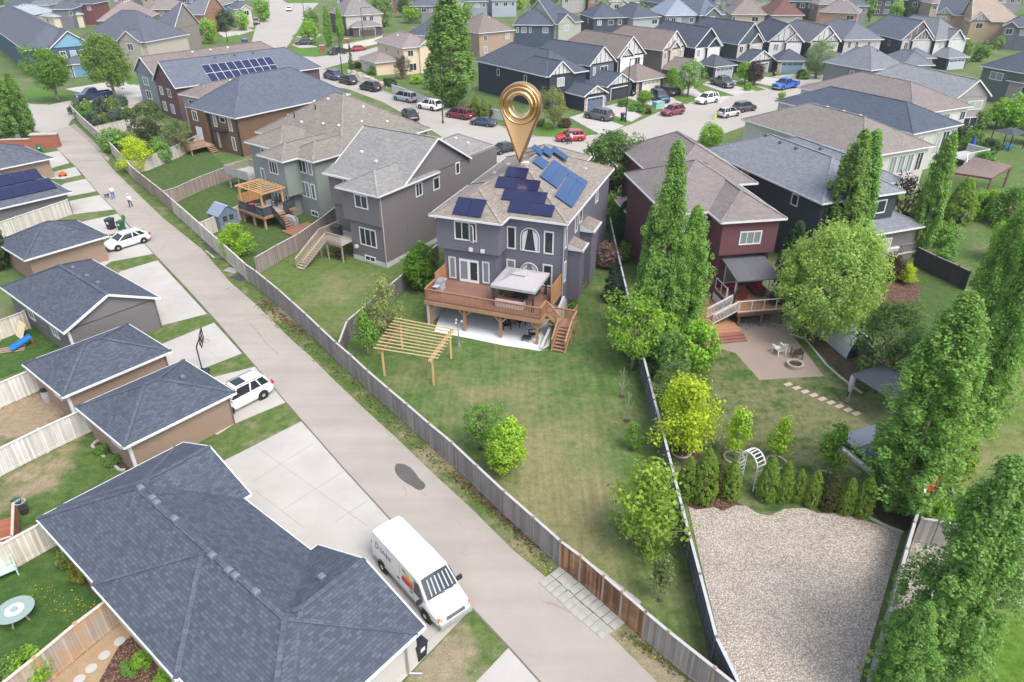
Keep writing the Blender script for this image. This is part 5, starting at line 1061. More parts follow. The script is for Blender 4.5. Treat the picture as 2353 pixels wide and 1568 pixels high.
pb=MB(); pb.box(-.1,.1,-.1,.1,0,2.05); pm=pb.mesh('post',LUM)
kb_=MB()
for x in(1.3,4.35,7.5,10.6):
    link('post',pm,o,(x,-3.15,0),color=(.33,.19,.10)); k=MB(); k.bar((x,-3.15,1.35),(x+.6,-3.15,1.98),.08,.12); k.bar((x,-3.15,1.35),(x-.6,-3.15,1.98),.08,.12); k.build('brace',LUM,o,color=(.37,.22,.12))
# stairs
b=MB(); n=7
b.box(11.0,13.1,-1.9,-.5,1.22,1.3); 
for i in range(4): b.box(10.95+.28*i+.02,11.25+.28*i,-1.85,-.6,2.18-.22*i,2.23-.22*i)
for i in range(7): b.box(12.05,13.05,-2.2-.26*i,-1.9-.26*i,1.1-.17*i,1.15-.17*i)
b.build('stair',LUM,o,color=(.30,.17,.11))
b=MB(); b.bar((12.0,-1.9,1.15),(12.0,-3.8,.0),.06,.26); b.bar((13.1,-1.9,1.15),(13.1,-3.8,.0),.06,.26); b.bar((11.0,-1.9,2.2),(12.1,-1.9,1.2),.06,.26); b.build('stringer',LUM,o,color=(.42,.27,.13))
b=MB(); rail(b,(12.0,-2.0,1.15),(12.0,-3.75,.12),.9); rail(b,(13.1,-2.0,1.15),(13.1,-3.75,.12),.9); rail(b,(13.1,-2.0,1.25),(13.1,-.5,1.25),.9); rail(b,(13.1,-.5,1.25),(11.0,-.5,1.25),.9); rail(b,(11.0,-1.9,2.4),(12.0,-1.9,1.35),.9); b.build('stair_railing',LUM,o,color=(.36,.21,.12))
b=MB()
for x,y in((12.0,-.5),(13.1,-.5),(13.1,-1.95),(12,-1.95)): b.box(x-.06,x+.06,y-.06,y+.06,0,1.2)
b.build('stair_support',LUM,o,color=(.34,.2,.11))
def hloc(M,x,y,z=0): return M@Vector((x,y,z))
ANG=MH.o.rotation_euler.z; MM=MH.M
def at(H,x,y,z=0): return H.M@Vector((x,y,z))
o=empty('retaining_wall','low concrete wing wall at the left of the patio below the deck','wall',MM.translation,ANG); b=MB(); b.box(1.0,1.2,-3.3,.9,0,1.9); b.build('wall',CONCW,o)
o=empty('retaining_wall','low concrete wing wall beside the deck stairs','wall',MM.translation,ANG); b=MB(); b.add([(11.1,-3.9,0),(11.3,-3.9,0),(11.3,2.2,0),(11.1,2.2,0),(11.1,-3.9,.25),(11.3,-3.9,.25),(11.3,2.2,1.9),(11.1,2.2,1.9)],[(3,2,1,0),(4,5,6,7),(0,1,5,4),(1,2,6,5),(2,3,7,6),(3,0,4,7)]); b.build('wall',CONCW,o)
# gazebo on the deck
o=empty('gazebo','grey fabric gazebo with dark tied curtains on the wooden deck','gazebo',at(MH,0,0,0),ANG)
b=MB(); x0,x1,y0,y1=6.5,10.25,-2.75,1.0; zc=4.4; cx,cy=(x0+x1)/2,(y0+y1)/2
cor=[(x0,y0,zc),(x1,y0,zc),(x1,y1,zc),(x0,y1,zc)]; top=[(cx-.5,cy-.5,4.95),(cx+.5,cy-.5,4.95),(cx+.5,cy+.5,4.95),(cx-.5,cy+.5,4.95)]
CLOTH=plain('grey_canvas',(.36,.345,.35),.85,.05)
for i in range(4):
    a_,b_=Vector(cor[i]),Vector(cor[(i+1)%4]); c_,d_=Vector(top[(i+1)%4]),Vector(top[i]); N=6
    for j in range(N):
        for k in range(N):
            def P(u,v):
                e=a_.lerp(b_,u); t=d_.lerp(c_,u); q=e.lerp(t,v); q.z-=.16*math.sin(math.pi*u)*(1-v)**1.5*0+.12*math.sin(math.pi*v); return q
            b.quad(P(j/N,k/N),P((j+1)/N,k/N),P((j+1)/N,(k+1)/N),P(j/N,(k+1)/N))
    b.quad(a_,b_,b_-Vector((0,0,.22)),a_-Vector((0,0,.22)))
b.build('canopy',CLOTH,o,fix=False); b=MB(); t2=[(cx-.6,cy-.6,5.0),(cx+.6,cy-.6,5.0),(cx+.6,cy+.6,5.0),(cx-.6,cy+.6,5.0)]
for i in range(4): b.quad(t2[i],t2[(i+1)%4],(cx,cy,5.15))
b.build('vent_cap',CLOTH,o,fix=False)
for i,(x,y) in enumerate(((x0+.2,y0+.2),(x1-.2,y0+.2),(x1-.2,y1-.2),(x0+.2,y1-.2))):
    b=MB(); b.tube((x,y,2.45),(x,y,4.4),.035); b.build('pole',BLACK,o)
    if i in(1,2,0): b=MB(); b.lathe([(.10,0),(.14,.3),(.05,.75),(.13,1.1),(.2,1.75)],(x-.08,y+.08,2.5),9); b.build('curtain',plain('dark_curtain',(.06,.06,.07),.9,.3),o,True)
# deck furniture
def sofa(label,M,x,y,z,rz,l,col,cush,parts=3,name='sofa',cat='sofa'):
    p=M@Vector((x,y,z)); o=empty(name,label,cat,p,ANG+rz)
    b=MB(); b.box(-l/2,l/2,-.4,.4,.05,.32); b.box(-l/2,l/2,.3,.42,.32,.72); b.box(-l/2,-l/2+.12,-.4,.3,.32,.55); b.box(l/2-.12,l/2,-.4,.3,.32,.55); b.build('frame',OBJM,o,color=col)
    w_=(l-.26)/parts
    for i in range(parts):
        c=MB(); c.box(-l/2+.13+i*w_+.01,-l/2+.13+(i+1)*w_-.01,-.38,.28,.32,.46); c.build('seat_cushion',OBJM,o,color=cush); c=MB(); c.box(-l/2+.13+i*w_+.01,-l/2+.13+(i+1)*w_-.01,.14,.30,.46,.86); c.build('back_cushion',OBJM,o,color=cush)
    return o
sofa('long sofa with pale cushions under the grey gazebo near the house wall',MM,8.1,.75,2.45,0,2.6,(.07,.06,.06),(.42,.42,.43))
sofa('red cushioned sofa with white back rail at the deck railing',MM,8.0,-2.2,2.45,math.pi,2.3,(.55,.53,.53),(.17,.055,.05))
o=empty('coffee_table','dark low table between the two deck sofas','table',at(MH,8.3,-.7,2.45),ANG); b=MB();b.box(-.6,.6,-.35,.35,.34,.40);b.build('table_top',DARKP,o)
for x in(-.52,.52):
    for y in(-.28,.28): b=MB();b.box(x-.03,x+.03,y-.03,y+.03,0,.34);b.build('leg',DARKP,o)
def bbq(label,p,rz,col=(.35,.37,.40),cover=False):
    o=empty('barbecue',label,'barbecue',p,rz)
    if cover:
        b=MB(); b.loft([[(-.75,-.36,.06),(.75,-.36,.06),(.75,.36,.06),(-.75,.36,.06)],[(-.76,-.35,.7),(.76,-.35,.7),(.76,.35,.7),(-.76,.35,.7)],[(-.55,-.28,1.1),(.55,-.28,1.1),(.55,.3,1.1),(-.55,.3,1.1)],[(-.45,-.12,1.2),(.45,-.12,1.2),(.45,.18,1.2),(-.45,.18,1.2)]]); b.build('cover',plain('grill_cover',(.27,.26,.265),.8,.1),o); return o
    b=MB(); b.box(-.45,.45,-.27,.27,.1,.75); b.build('cabinet',OBJP,o,color=col); b=MB(); b.loft([[(-.44,-.28,.82),(.44,-.28,.82),(.44,.28,.82),(-.44,.28,.82)],[(-.44,-.24,1.0),(.44,-.24,1.0),(.44,.28,1.02),(-.44,.28,1.02)],[(-.42,-.05,1.15),(.42,-.05,1.15),(.42,.2,1.15),(-.42,.2,1.15)]]); b.build('hood',METALG if col[0]>.2 else DARKP,o)
    b=MB(); b.box(-.95,-.46,-.25,.25,.78,.82); b.box(.46,.95,-.25,.25,.78,.82); b.build('side_shelf',OBJP,o,color=col)
    for x in(-.4,.4): b=MB(); b.lathe([(.02,-.03),(.09,-.03),(.09,.03),(.02,.03)],(x,-.2,.09),10,'y'); b.build('wheel',RUB,o)
    return o
bbq('silver barbecue at the left corner of the raised deck',at(MH,1.5,-1.6,2.45),ANG+R(90))
bbq('black barbecue on the small deck of the grey house',at(GH,-1.3,1.0,1.95),GH.o.rotation_euler.z,(.04,.04,.045)); bbq('grey covered barbecue on the low red deck of the green house',at(EH,5.9,-.8,.12),EH.o.rotation_euler.z+.2,cover=True)
def planter(label,p,rz,w_=.7,d=1.1,hh=.55,col=(.42,.25,.15)):
    o=empty('planter_box',label,'planter',p,rz); b=MB(); b.box(-w_/2,w_/2,-d/2,d/2,0,hh); b.build('box',LUM,o,color=col); b=MB();b.quad((-w_/2+.06,-d/2+.06,hh+.01),(w_/2-.06,-d/2+.06,hh+.01),(w_/2-.06,d/2-.06,hh+.01),(-w_/2+.06,d/2-.06,hh+.01));b.build('soil',DIRT,o,fix=False)
    c,t=proto('shrub',0); q=link('plant',c,o,(0,0,hh-.02),color=TG['mid']); q.scale=(.45,.7,.35); return o
planter('wooden planter box with green plants beside the deck corner',at(MH,11.7,3.0,0),ANG,.75,1.3)
planter('small wooden planter under the deck gazebo',at(MH,6.7,-.9,2.45),ANG,.4,.4,.35,(.45,.33,.22))
o=empty('air_conditioner','beige air conditioner on a pad beside the side bay','air conditioner',G(1331,653),ANG); b=MB(); b.box(-.6,.6,-.6,.6,.0,.08); b.build('pad',CONC,o)
b=MB(); b.box(-.42,.42,-.42,.42,.1,.86); b.build('body',plain('grille_grey',(.13,.135,.14),.6,.1),o); b=MB(); b.box(-.46,.46,-.46,.46,.86,.95)
for x in(-.45,.45):
    for y in(-.45,.45): b.box(x-.05,x+.05,y-.05,y+.05,.1,.86)
b.build('casing',plain('ac_beige',(.58,.56,.52),.5,.04),o); b=MB(); b.lathe([(.02,.955),(.34,.955),(.34,.962),(.02,.962)],n=20); b.build('fan_grille',DARKP,o)
def chair(label,p,rz,col,s=1.0,cat='chair',name='garden_chair',adir=False):
    o=empty(name,label,cat,p,rz); o.scale=(s,s,s)
    b=MB(); 
    for i in range(5): b.bar((-.26,-.25+i*.12,.40-.02*i),(.26,-.25+i*.12,.40-.02*i),.10,.025,(0,0,1))
    b.build('seat',OBJP,o,color=col)
    b=MB(); nb=5
    for i in range(nb): x=-.22+.11*i; b.bar((x,.27,.36),(x*1.15,.52,1.02-.12*abs(i-2)*.5),.09,.02,(0,-1,.3))
    b.build('backrest',OBJP,o,color=col)
    for x in(-.31,.31):
        b=MB(); b.box(x-.06,x+.06,-.33,.40,.58,.61); b.build('armrest',OBJP,o,color=col)
        b=MB(); b.box(x-.03,x+.03,-.32,-.24,0,.58); b.build('leg',OBJP,o,color=col); b=MB(); b.bar((x,.38,.0),(x,.30,.58),.05,.08); b.build('leg',OBJP,o,color=col)
    return o
for (x,y,rz,l) in((7.4,-1.6,.6,'dark slatted chair on the patio below the deck, nearest the middle posts'),(8.3,-.6,2.6,'dark slatted chair deep in the shade under the deck'),(10.0,-2.3,-1.0,'dark slatted chair beside the right deck post')): chair(l,at(MH,x,y,.02),ANG+rz,(.02,.02,.022))
o=empty('footstool','dark low slatted stool in front of the right deck post','stool',at(MH,9.6,-2.9,.02),ANG); b=MB(); b.box(-.3,.3,-.25,.25,.32,.37); b.build('seat',DARKP,o)
for x in(-.25,.25):
    for y in(-.2,.2): b=MB(); b.box(x-.025,x+.025,y-.025,y+.025,0,.32); b.build('leg',DARKP,o)
# three headed garden lamp
o=empty('garden_lamp','three headed garden lamp post between pergola and deck','lamp',at(MH,4.86,-5.6,0)); b=MB(); b.lathe([(.16,0),(.13,.2),(.06,.45),(.04,.6),(.035,2.05)],n=10); b.build('post',plain('lamp_grey',(.20,.22,.25),.5,.1),o)
for a in(0,2.1,4.2):
    b=MB(); b.path([(0,0,1.9),(.2*math.cos(a),.2*math.sin(a),2.0),(.3*math.cos(a),.3*math.sin(a),2.1)],[.018,.018,.015],5); b.build('arm',plain('lamp_grey'),o); b=MB(); b.lathe([(.03,2.1),(.1,2.2),(.08,2.3),(.03,2.34)],(.3*math.cos(a),.3*math.sin(a),0),8); b.build('lamp_shade',LAMPW,o)
# pergola on lawn
pf=[G(884,864),G(997,884),G(1037,824),G(925,800)]
o=empty('pergola','new pale timber pergola standing on the big lawn','pergola',(0,0,0)); PT=(.60,.44,.235)
tops=[]
for p in pf: b=MB(); b.box(p.x-.07,p.x+.07,p.y-.07,p.y+.07,0,2.35); b.build('post',LUM,o,color=(.55,.36,.16)); tops.append(Vector((p.x,p.y,2.3)))
b=MB()
for a_,b_ in((0,3),(1,2)):
    d=(tops[b_]-tops[a_]).normalized(); s_=Vector((-d.y,d.x,0))*.08
    for sg in(-1,1): b.bar(tops[a_]-d*.5+s_*sg,tops[b_]+d*.5+s_*sg,.04,.2)
    b.build('beam',LUM,o,color=PT)
d=(tops[1]-tops[0]).normalized()
for i in range(11):
    t=-.06+1.12*i/10; q0=tops[0].lerp(tops[3],t); q1=tops[1].lerp(tops[2],t); b=MB(); z_=Vector((0,0,.19)); b.bar(q0-d*.55+z_,q1+d*.55+z_,.05,.07); b.build('rafter',LUM,o,color=PT)
# grey house small deck with stairs
gz=GH.o.rotation_euler.z
o=empty('deck','small grey wooden deck with long stairs behind the grey house','deck',GH.M.translation,gz); WG=(.34,.28,.24)
b=MB(); b.box(-2.3,.84,-.75,2.35,1.82,1.95); b.build('deck_floor',DECKB,o,color=(.40,.37,.33))
b=MB(); rail(b,(-1.2,-.72,1.95),(.84,-.72,1.95)); rail(b,(-2.27,2.3,1.95),(-2.27,-.7,1.95)); b.build('railing',LUM,o,color=WG)
b=MB(); b.bar((-2.3,-.75,1.8),(.84,-.75,1.8),.05,.25); b.build('rim_joist',LUM,o,color=(.27,.19,.16))
b=MB(); 
for i in range(12): b.box(-2.2,-1.25,-.98-.28*i,-.72-.28*i,1.78-.155*i,1.83-.155*i)
b.build('stair',LUM,o,color=(.46,.38,.30))
b=MB(); rail(b,(-2.25,-.75,1.9),(-2.25,-4.05,.1),.9); rail(b,(-1.2,-.75,1.9),(-1.2,-4.05,.1),.9); b.build('stair_railing',LUM,o,color=(.40,.32,.26))
for x,y in((-1.2,-.7),(-2.2,-.7),(.7,-.6)): b=MB(); b.box(x-.06,x+.06,y-.06,y+.06,0,1.82); b.build('post',LUM,o,color=WG)
o=empty('wheelbarrow','black wheelbarrow stored under the small grey deck','wheelbarrow',at(GH,-.2,-.2,0),gz); b=MB(); b.loft([[(-.35,-.2,.35),(.35,-.25,.35),(.35,.25,.35),(-.35,.2,.35)],[(-.5,-.33,.7),(.5,-.36,.65),(.5,.36,.65),(-.5,.33,.7)]]); b.build('tray',DARKP,o); b=MB(); b.lathe([(.03,-.05),(.2,-.05),(.2,.05),(.03,.05)],(.55,0,.2),12,'y'); b.build('wheel',RUB,o)
for s in(-1,1): b=MB(); b.bar((.5,s*.12,.25),(-1.0,s*.28,.6),.04,.04); b.build('handle',LUM,o,color=WOODL)
o=empty('hose_reel','green coiled garden hose beside the grey house wall','hose',G(920,597)); b=MB()
for j in range(5):
    P_=[((.35+.03*j)*math.cos(i*.5236),(.35+.03*j)*math.sin(i*.5236),.04+.06*j+.01*math.sin(i)) for i in range(13)]; b.path(P_,[.022]*13,5)
b.build('hose',plain('hose_green',(.10,.38,.28),.6,.1),o)
# green house deck, pergola, shed
ez=EH.o.rotation_euler.z
o=empty('deck','stained timber deck with black glass railing behind the green house','deck',EH.M.translation,ez); RD=(.34,.16,.09)
b=MB(); b.box(.15,4.6,-3.3,.95,1.4,1.52); b.build('deck_floor',DECKB,o,color=(.30,.29,.29)); b=MB(); b.bar((.1,-3.32,1.35),(4.65,-3.32,1.35),.06,.28); b.bar((4.63,-3.3,1.35),(4.63,.9,1.35),.06,.28); b.bar((.12,-3.3,1.35),(.12,.9,1.35),.06,.28); b.build('rim_joist',LUM,o,color=RD)
for (p_,q_) in(((.15,-3.28,1.52),(4.6,-3.28,1.52)),((.15,-3.28,1.52),(.15,.9,1.52)),((4.6,-3.28,1.52),(4.6,-2.1,1.52)),((4.6,-.6,1.52),(4.6,.9,1.52)),((4.6,-2.1,1.52),(6.6,-2.1,.15)),((4.6,-.6,1.52),(6.6,-.6,.15))):
    p_=Vector(p_);q_=Vector(q_);n_=max(1,round((q_-p_).length/1.4)); b=MB()
    for i in range(n_+1): x=p_.lerp(q_,i/n_); b.bar(x,x+Vector((0,0,.95)),.05,.05)
    b.bar(p_+Vector((0,0,.95)),q_+Vector((0,0,.95)),.06,.05); b.bar(p_+Vector((0,0,.1)),q_+Vector((0,0,.1)),.05,.05); rl=b.build('railing',BLACK,o)
    g=MB(); g.quad(p_+Vector((0,0,.12)),q_+Vector((0,0,.12)),q_+Vector((0,0,.92)),p_+Vector((0,0,.92))); g.build('glass_panel',glassy('smoked_glass',(.06,.075,.085),.1,.5),rl,fix=False)
b=MB()
for i in range(7): b.box(4.65+.28*i,4.97+.28*i,-2.05,-.65,1.3-.18*i,1.35-.18*i)
b.build('stair',LUM,o,color=RD); b=MB(); b.box(6.4,9.0,-2.6,.9,.05,.16); b.build('lower_deck',DECKB,o,color=(.26,.125,.085))
for x,y in((.4,-3.1),(2.4,-3.1),(4.4,-3.1),(4.4,.5)): b=MB(); b.box(x-.1,x+.1,y-.1,y+.1,0,1.3); b.build('post',LUM,o,color=(.42,.26,.14))
o=empty('pergola','orange stained pergola over the green house deck','pergola',EH.M.translation,ez); OC=(.50,.28,.12)
for x,y in((.4,-3.05),(4.4,-3.05),(4.4,-.4),(.4,-.4)): b=MB(); b.box(x-.09,x+.09,y-.09,y+.09,1.52,4.1); b.bar((x,y,3.5),(x+(.5 if x<2 else -.5),y,4.0),.08,.1); b.build('post',LUM,o,color=(.50,.29,.13))
b=MB(); b.bar((.0,-3.05,4.08),(4.8,-3.05,4.08),.08,.2); b.bar((.0,-.4,4.08),(4.8,-.4,4.08),.08,.2); b.bar((.05,-3.3,4.1),(.05,-.1,4.1),.06,.2); b.bar((4.75,-3.3,4.1),(4.75,-.1,4.1),.06,.2); b.build('beam',LUM,o,color=OC)
for i in range(8): b=MB(); x=.5+3.8*i/7; b.bar((x,-3.4,4.22),(x,-.1,4.22),.06,.07); b.build('rafter',LUM,o,color=(.56,.35,.17))
b=MB(); b.bar((.25,-3.3,2.6),(.25,-.5,2.6),.04,1.2); b.build('privacy_panel',boards('cedar_fence',None,.14,0,.3,.6),o,color=(.40,.22,.10))
for (x,y,l) in((1.2,-1.2,'dark armchair at the back of the pergola deck'),(2.6,-.2,'dark armchair by the glass door of the pergola deck')): chair(l,at(EH,x,y,1.52),ez+.4,(.03,.03,.033))
o=empty('storage_box','red cushion box on the pergola deck','box',at(EH,.9,-2.2,1.52),ez); b=MB(); b.box(-.3,.3,-.25,.25,0,.35); b.build('box',DARKP,o); b=MB(); b.box(-.3,.3,-.25,.25,.35,.45); b.build('cushion',OBJM,o,color=(.5,.05,.04))
o=empty('shed','small blue grey garden shed with white ridge and black windows','shed',G(519,524),ez+R(90)); SHC=(.135,.165,.225)
b=MB(); b.box(-1.15,1.15,-1.0,1.0,0,1.95); b.add([(-1.15,-1.0,1.95),(1.15,-1.0,1.95),(0,-1.0,2.7)],[(0,1,2)]); b.add([(-1.15,1.0,1.95),(1.15,1.0,1.95),(0,1.0,2.7)],[(0,1,2)]); b.build('wall',boards('shed_panel',None,.2,0,.08,.8),o,color=SHC)
b=MB(); 
for s in(-1,1): b.bar((s*.66,-1.12,2.33),(s*.66,1.12,2.33),.06,1.55,(s*-.66,0,.55))
b.build('roof',plain('shed_roof',(.20,.24,.32),.6,.08),o); b=MB(); b.box(-.12,.12,-1.14,1.14,2.74,2.80); b.build('ridge_cap',WHITE,o)
for y in(-.45,.35):
    f=MB(); f.box(1.151,1.17,y-.24,y+.24,1.2,1.72) if 0 else None
    f=MB(); f.box(y-.24,y+.24,-1.03,-1.003,1.15,1.7); wn_=f.build('window',BLACK,o); g=MB(); g.bar((y,-1.035,1.15),(y,-1.035,1.7),.03,.02); g.bar((y-.24,-1.035,1.42),(y+.24,-1.035,1.42),.02,.03); g.build('muntin',OBJP,wn_,color=SHC)
# grey deck left of the green house
o=empty('deck','pale grey raised deck with solid railing between green and brown houses','deck',EH.M.translation,ez)
b=MB(); b.box(-12.0,-7.0,2.8,6.4,1.75,1.9); b.build('deck_floor',DECKB,o,color=(.42,.40,.38)); b=MB(); b.bar((-12,2.8,2.35),(-7.0,2.8,2.35),.05,1.0); b.build('railing',boards('grey_rail',None,.1,0,.1,.85),o,color=(.36,.34,.33))
b=MB(); rail(b,(-12,2.8,1.9),(-12,6.4,1.9)); rail(b,(-12,6.4,1.9),(-8,6.4,1.9)); b.build('railing',LUM,o,color=(.36,.31,.27))
for x in(-11.5,-9.5,-7.5): b=MB(); b.box(x-.07,x+.07,2.9,3.04,0,1.75); b.build('post',LUM,o,color=(.4,.37,.34))
# brown house deck
bz=BH.o.rotation_euler.z; bA=G(405,352,1.8); 
o=empty('deck','brown wooden deck with baluster railing behind the brown house','deck',BH.M.translation,bz); BD=(.34,.21,.14)
q=[BH.loc(401,349,1.9),BH.loc(452,365,1.9),BH.loc(495,345,1.9)]; y0_=min(q[0].y,q[1].y)-.0
x0_,x1_=.2,6.0; y0_=-3.9
b=MB(); b.box(x0_,x1_,y0_,-.15,.85,.97); b.build('deck_floor',DECKB,o,color=(.36,.26,.19)); b=MB(); rail(b,(x0_,y0_,.97),(x1_,y0_,.97)); rail(b,(x0_,y0_,.97),(x0_,-.2,.97)); rail(b,(x1_,y0_,.97),(x1_,-1.5,.97)); b.bar((x0_,y0_,.82),(x1_,y0_,.82),.05,.25); b.build('railing',LUM,o,color=BD)
b=MB()
for i in range(4): b.box(x1_+.28*i,x1_+.3+.28*i,-1.4,-.2,.75-.2*i,.8-.2*i)
b.build('stair',LUM,o,color=(.42,.28,.18))
for x in(x0_+.3,x1_-.3,3): b=MB(); b.box(x-.1,x+.1,y0_+.1,y0_+.3,0,.85); b.build('post',LUM,o,color=BD)
bbq('black grill on the deck of the brown house',at(BH,1.2,-1.0,.97),bz,(.03,.03,.033))
o=empty('patio_table','dark round table on the deck of the brown house','table',at(BH,3.2,-2,.97),bz); b=MB(); b.lathe([(.02,.68),(.6,.68),(.6,.72),(.02,.72)],n=16); b.build('table_top',DARKP,o); b=MB(); b.tube((0,0,0),(0,0,.68),.05); b.build('leg',DARKP,o)
# red house deck
rz_=RH.o.rotation_euler.z
o=empty('deck','orange brown deck with white railings behind the dark red house','deck',RH.M.translation,rz_); OD=(.36,.19,.105)
b=MB(); b.box(2.75,7.2,-6.4,-1.6,1.38,1.5); b.build('deck_floor',DECKB,o,color=OD); b=MB(); b.box(-2.2,2.6,-5.9,.35,.32,.44); b.box(-2.2,2.75,-7.6,-5.9,.32,.439); b.build('lower_deck',DECKB,o,color=OD)
b=MB(); b.bar((2.7,-6.43,1.3),(7.25,-6.43,1.3),.06,.3); b.bar((7.22,-6.4,1.3),(7.22,-1.6,1.3),.06,.3); b.bar((2.73,-6.4,1.3),(2.73,-1.6,1.3),.06,.3); b.build('rim_joist',LUM,o,color=(.13,.06,.05))
b=MB(); b.box(2.66,2.70,-5.0,-1.7,.44,1.15); b.build('skirting',WHITE,o)
for i in range(3): b=MB(); b.box(-2.3,2.8,-7.9-.32*i,-7.6-.32*i,.0,.32-.1*i); b.build('step',LUM,o,color=(.24,.11,.085))
for (p_,q_) in(((2.8,-6.35,1.5),(7.15,-6.35,1.5)),((7.15,-6.35,1.5),(7.15,-1.7,1.5)),((2.8,-3.9,1.5),(2.8,-1.7,1.5))):
    p_=Vector(p_);q_=Vector(q_);n_=max(1,round((q_-p_).length/1.15)); b=MB()
    for i in range(n_+1): x=p_.lerp(q_,i/n_); b.bar(x,x+Vector((0,0,.98)),.06,.06)
    b.bar(p_+Vector((0,0,1.0)),q_+Vector((0,0,1.0)),.08,.06); b.bar(p_+Vector((0,0,.06)),q_+Vector((0,0,.06)),.06,.06); b.build('railing',WHITE,o)
b=MB(); P0=Vector((2.8,-5.0,1.5));P1=Vector((.9,-5.5,.44)); rail(b,(2.8,-5.0,1.5),(.75,-5.0,.44),.95,.13,.06,.035); rail(b,(2.8,-6.2,1.5),(.75,-6.2,.44),.95,.13,.06,.035); b.build('stair_railing',WHITE,o)
b=MB()
for i in range(6): b.box(2.5-.3*i,2.8-.3*i,-6.1,-5.1,1.32-.17*i,1.38-.17*i)
b.build('stair',LUM,o,color=(.2,.1,.075))
for x in(3.0,5.0,6.9): b=MB(); b.box(x-.09,x+.09,-6.3,-6.12,0,1.2); b.build('post',LUM,o,color=(.16,.085,.06))
o=empty('awning','dark hardtop gazebo roof over the red house deck','gazebo',RH.M.translation,rz_)
b=MB(); c4=[(2.9,-5.1,3.75),(6.75,-5.1,3.75),(6.75,-1.7,4.45),(2.9,-1.7,4.45)]; b.add(c4+[(x,y,z-.12) for x,y,z in c4],[(0,1,2,3),(7,6,5,4),(0,4,5,1),(1,5,6,2),(2,6,7,3),(3,7,4,0)]); b.build('roof',boards('metal_sheet_roof',None,.65,0,.1,.8,None,.25),o,color=(.105,.11,.125))
for x in(3.05,6.6):
    b=MB(); b.box(x-.05,x+.05,-5.0,-4.9,1.5,3.7); b.build('post',BLACK,o); b=MB(); b.lathe([(.12,0),(.05,.8),(.14,1.3),(.1,2.1)],(x,-4.85,1.55),9); b.build('curtain',plain('grey_curtain',(.40,.37,.41),.9,.2),o,True)
sofa('red cushioned outdoor sofa under the dark gazebo roof',RH.M,5.9,-3.0,1.5,R(-90)+rz_-ANG,2.0,(.05,.045,.045),(.27,.03,.04),2)
for (x,y,l) in((3.3,-2.5,'red padded chair by the left deck railing of the red house'),(3.9,-2.7,'red padded chair under the dark gazebo, left of the sofa'),(4.2,-4.2,'red padded chair at the front of the dark gazebo')): chair(l,at(RH,x,y,1.5),rz_+2.6,(.26,.03,.04),1.0)
bbq('black covered grill at the right corner of the white railed deck',at(RH,6.5,-5.4,1.5),rz_,(.03,.033,.04))
o=empty('parasol','closed grey parasol on the red house deck stairs','parasol',at(RH,2.55,-4.4,.44)); b=MB(); b.tube((0,0,0),(0,0,2.5),.025); b.build('pole',METALG,o); b=MB(); b.lathe([(.2,.75),(.16,1.3),(.09,2.1),(.03,2.45)],n=9); b.build('canopy',CLOTH,o,True)
o=empty('patio_table','grey table with angled legs on the low deck of the red house','table',at(RH,.0,-3.6,.44),rz_+.1); b=MB(); b.box(-.9,.9,-.5,.5,.68,.75); b.build('table_top',plain('grey_wood',(.26,.25,.25),.8,.15),o)
for x in(-.7,.7): b=MB(); b.bar((x,-.4,0),(x,.4,.68),.07,.09); b.bar((x,.4,0),(x,-.4,.68),.07,.09); b.build('leg',plain('grey_wood'),o)
# red yard objects
chair('white adirondack chair on the paved patio',G(1788,812),R(200),(.62,.62,.60),1.15,name='adirondack_chair'); chair('brown adirondack chair beside the fire pit',G(1829,820),R(172),(.10,.085,.08),1.15,name='adirondack_chair')
o=empty('fire_pit','round stone fire pit on the paved patio','fire pit',G(1826,843)); b=MB(); b.lathe([(.50,.0),(.62,.0),(.64,.34),(.48,.34),(.46,.05)],n=22); b.build('ring',plain('pit_stone',(.38,.31,.27),.9,.3,8),o); b=MB(); b.lathe([(.02,.2),(.47,.2),(.47,.22),(.02,.22)],n=18); b.build('ash_bed',plain('ash',(.06,.035,.03),.95,.3),o)
for i in range(9):
    x=1811+(1968-1811)*i/8; y=884+(951-884)*i/8; o=empty('stepping_stone','pale stepping stone in the dotted row across the red house lawn','stepping stone',G(x,y),R(25),'stepping stones across the lawn'); b=MB(); b.box(-.3,.3,-.17,.17,0,.035); b.build('slab',PAVER if 0 else plain('step_stone',(.46,.37,.32),.9,.1),o)
for i,(x,y) in enumerate(((275,1475),(240,1507),(210,1537),(183,1562))):
    o=empty('stepping_stone','round grey stepping stone in the sandy garden by the cedar fence','stepping stone',G(x,y),0,'round stepping stones'); b=MB(); b.lathe([(.03,.02),(.24,.02),(.25,.035),(.03,.04)],n=14); b.build('slab',plain('grey_stone',(.42,.41,.39),.9,.1),o)
# arbor
a0,a1=G(1702,1098),G(1734,1122)
an=math.atan2(a1.y-a0.y,a1.x-a0.x); o=empty('garden_arbor','white arched garden arbor in the gap of the cedar hedge','arbor',(a0+a1)/2,an); w_=(a1-a0).length/2+.15
b=MB(); N=10
for y in(-.32,.32):
    pts=[(-w_,y,0),(-w_,y,1.5)]+[(-w_*math.cos(math.pi*i/N),y,1.5+.9*math.sin(math.pi*i/N)) for i in range(N+1)]+[(w_,y,0)]
    for p_,q_ in zip(pts,pts[1:]):
        if (Vector(p_)-Vector(q_)).length>.01: b.bar(p_,q_,.07,.07,(0,1,0))
b.build('frame',WHITE,o)
for i in range(1,N): b=MB(); x,z=-w_*math.cos(math.pi*i/N),1.53+.9*math.sin(math.pi*i/N); b.bar((x,-.34,z),(x,.34,z),.06,.035,(0,0,1)); b.build('slat',WHITE,o)
for s in(-1,1):
    b=MB()
    for i in range(5): b.bar((s*w_,-.32,.25+.3*i),(s*w_,.32,.25+.3*i),.03,.04)
    b.build('side_lattice',WHITE,o)
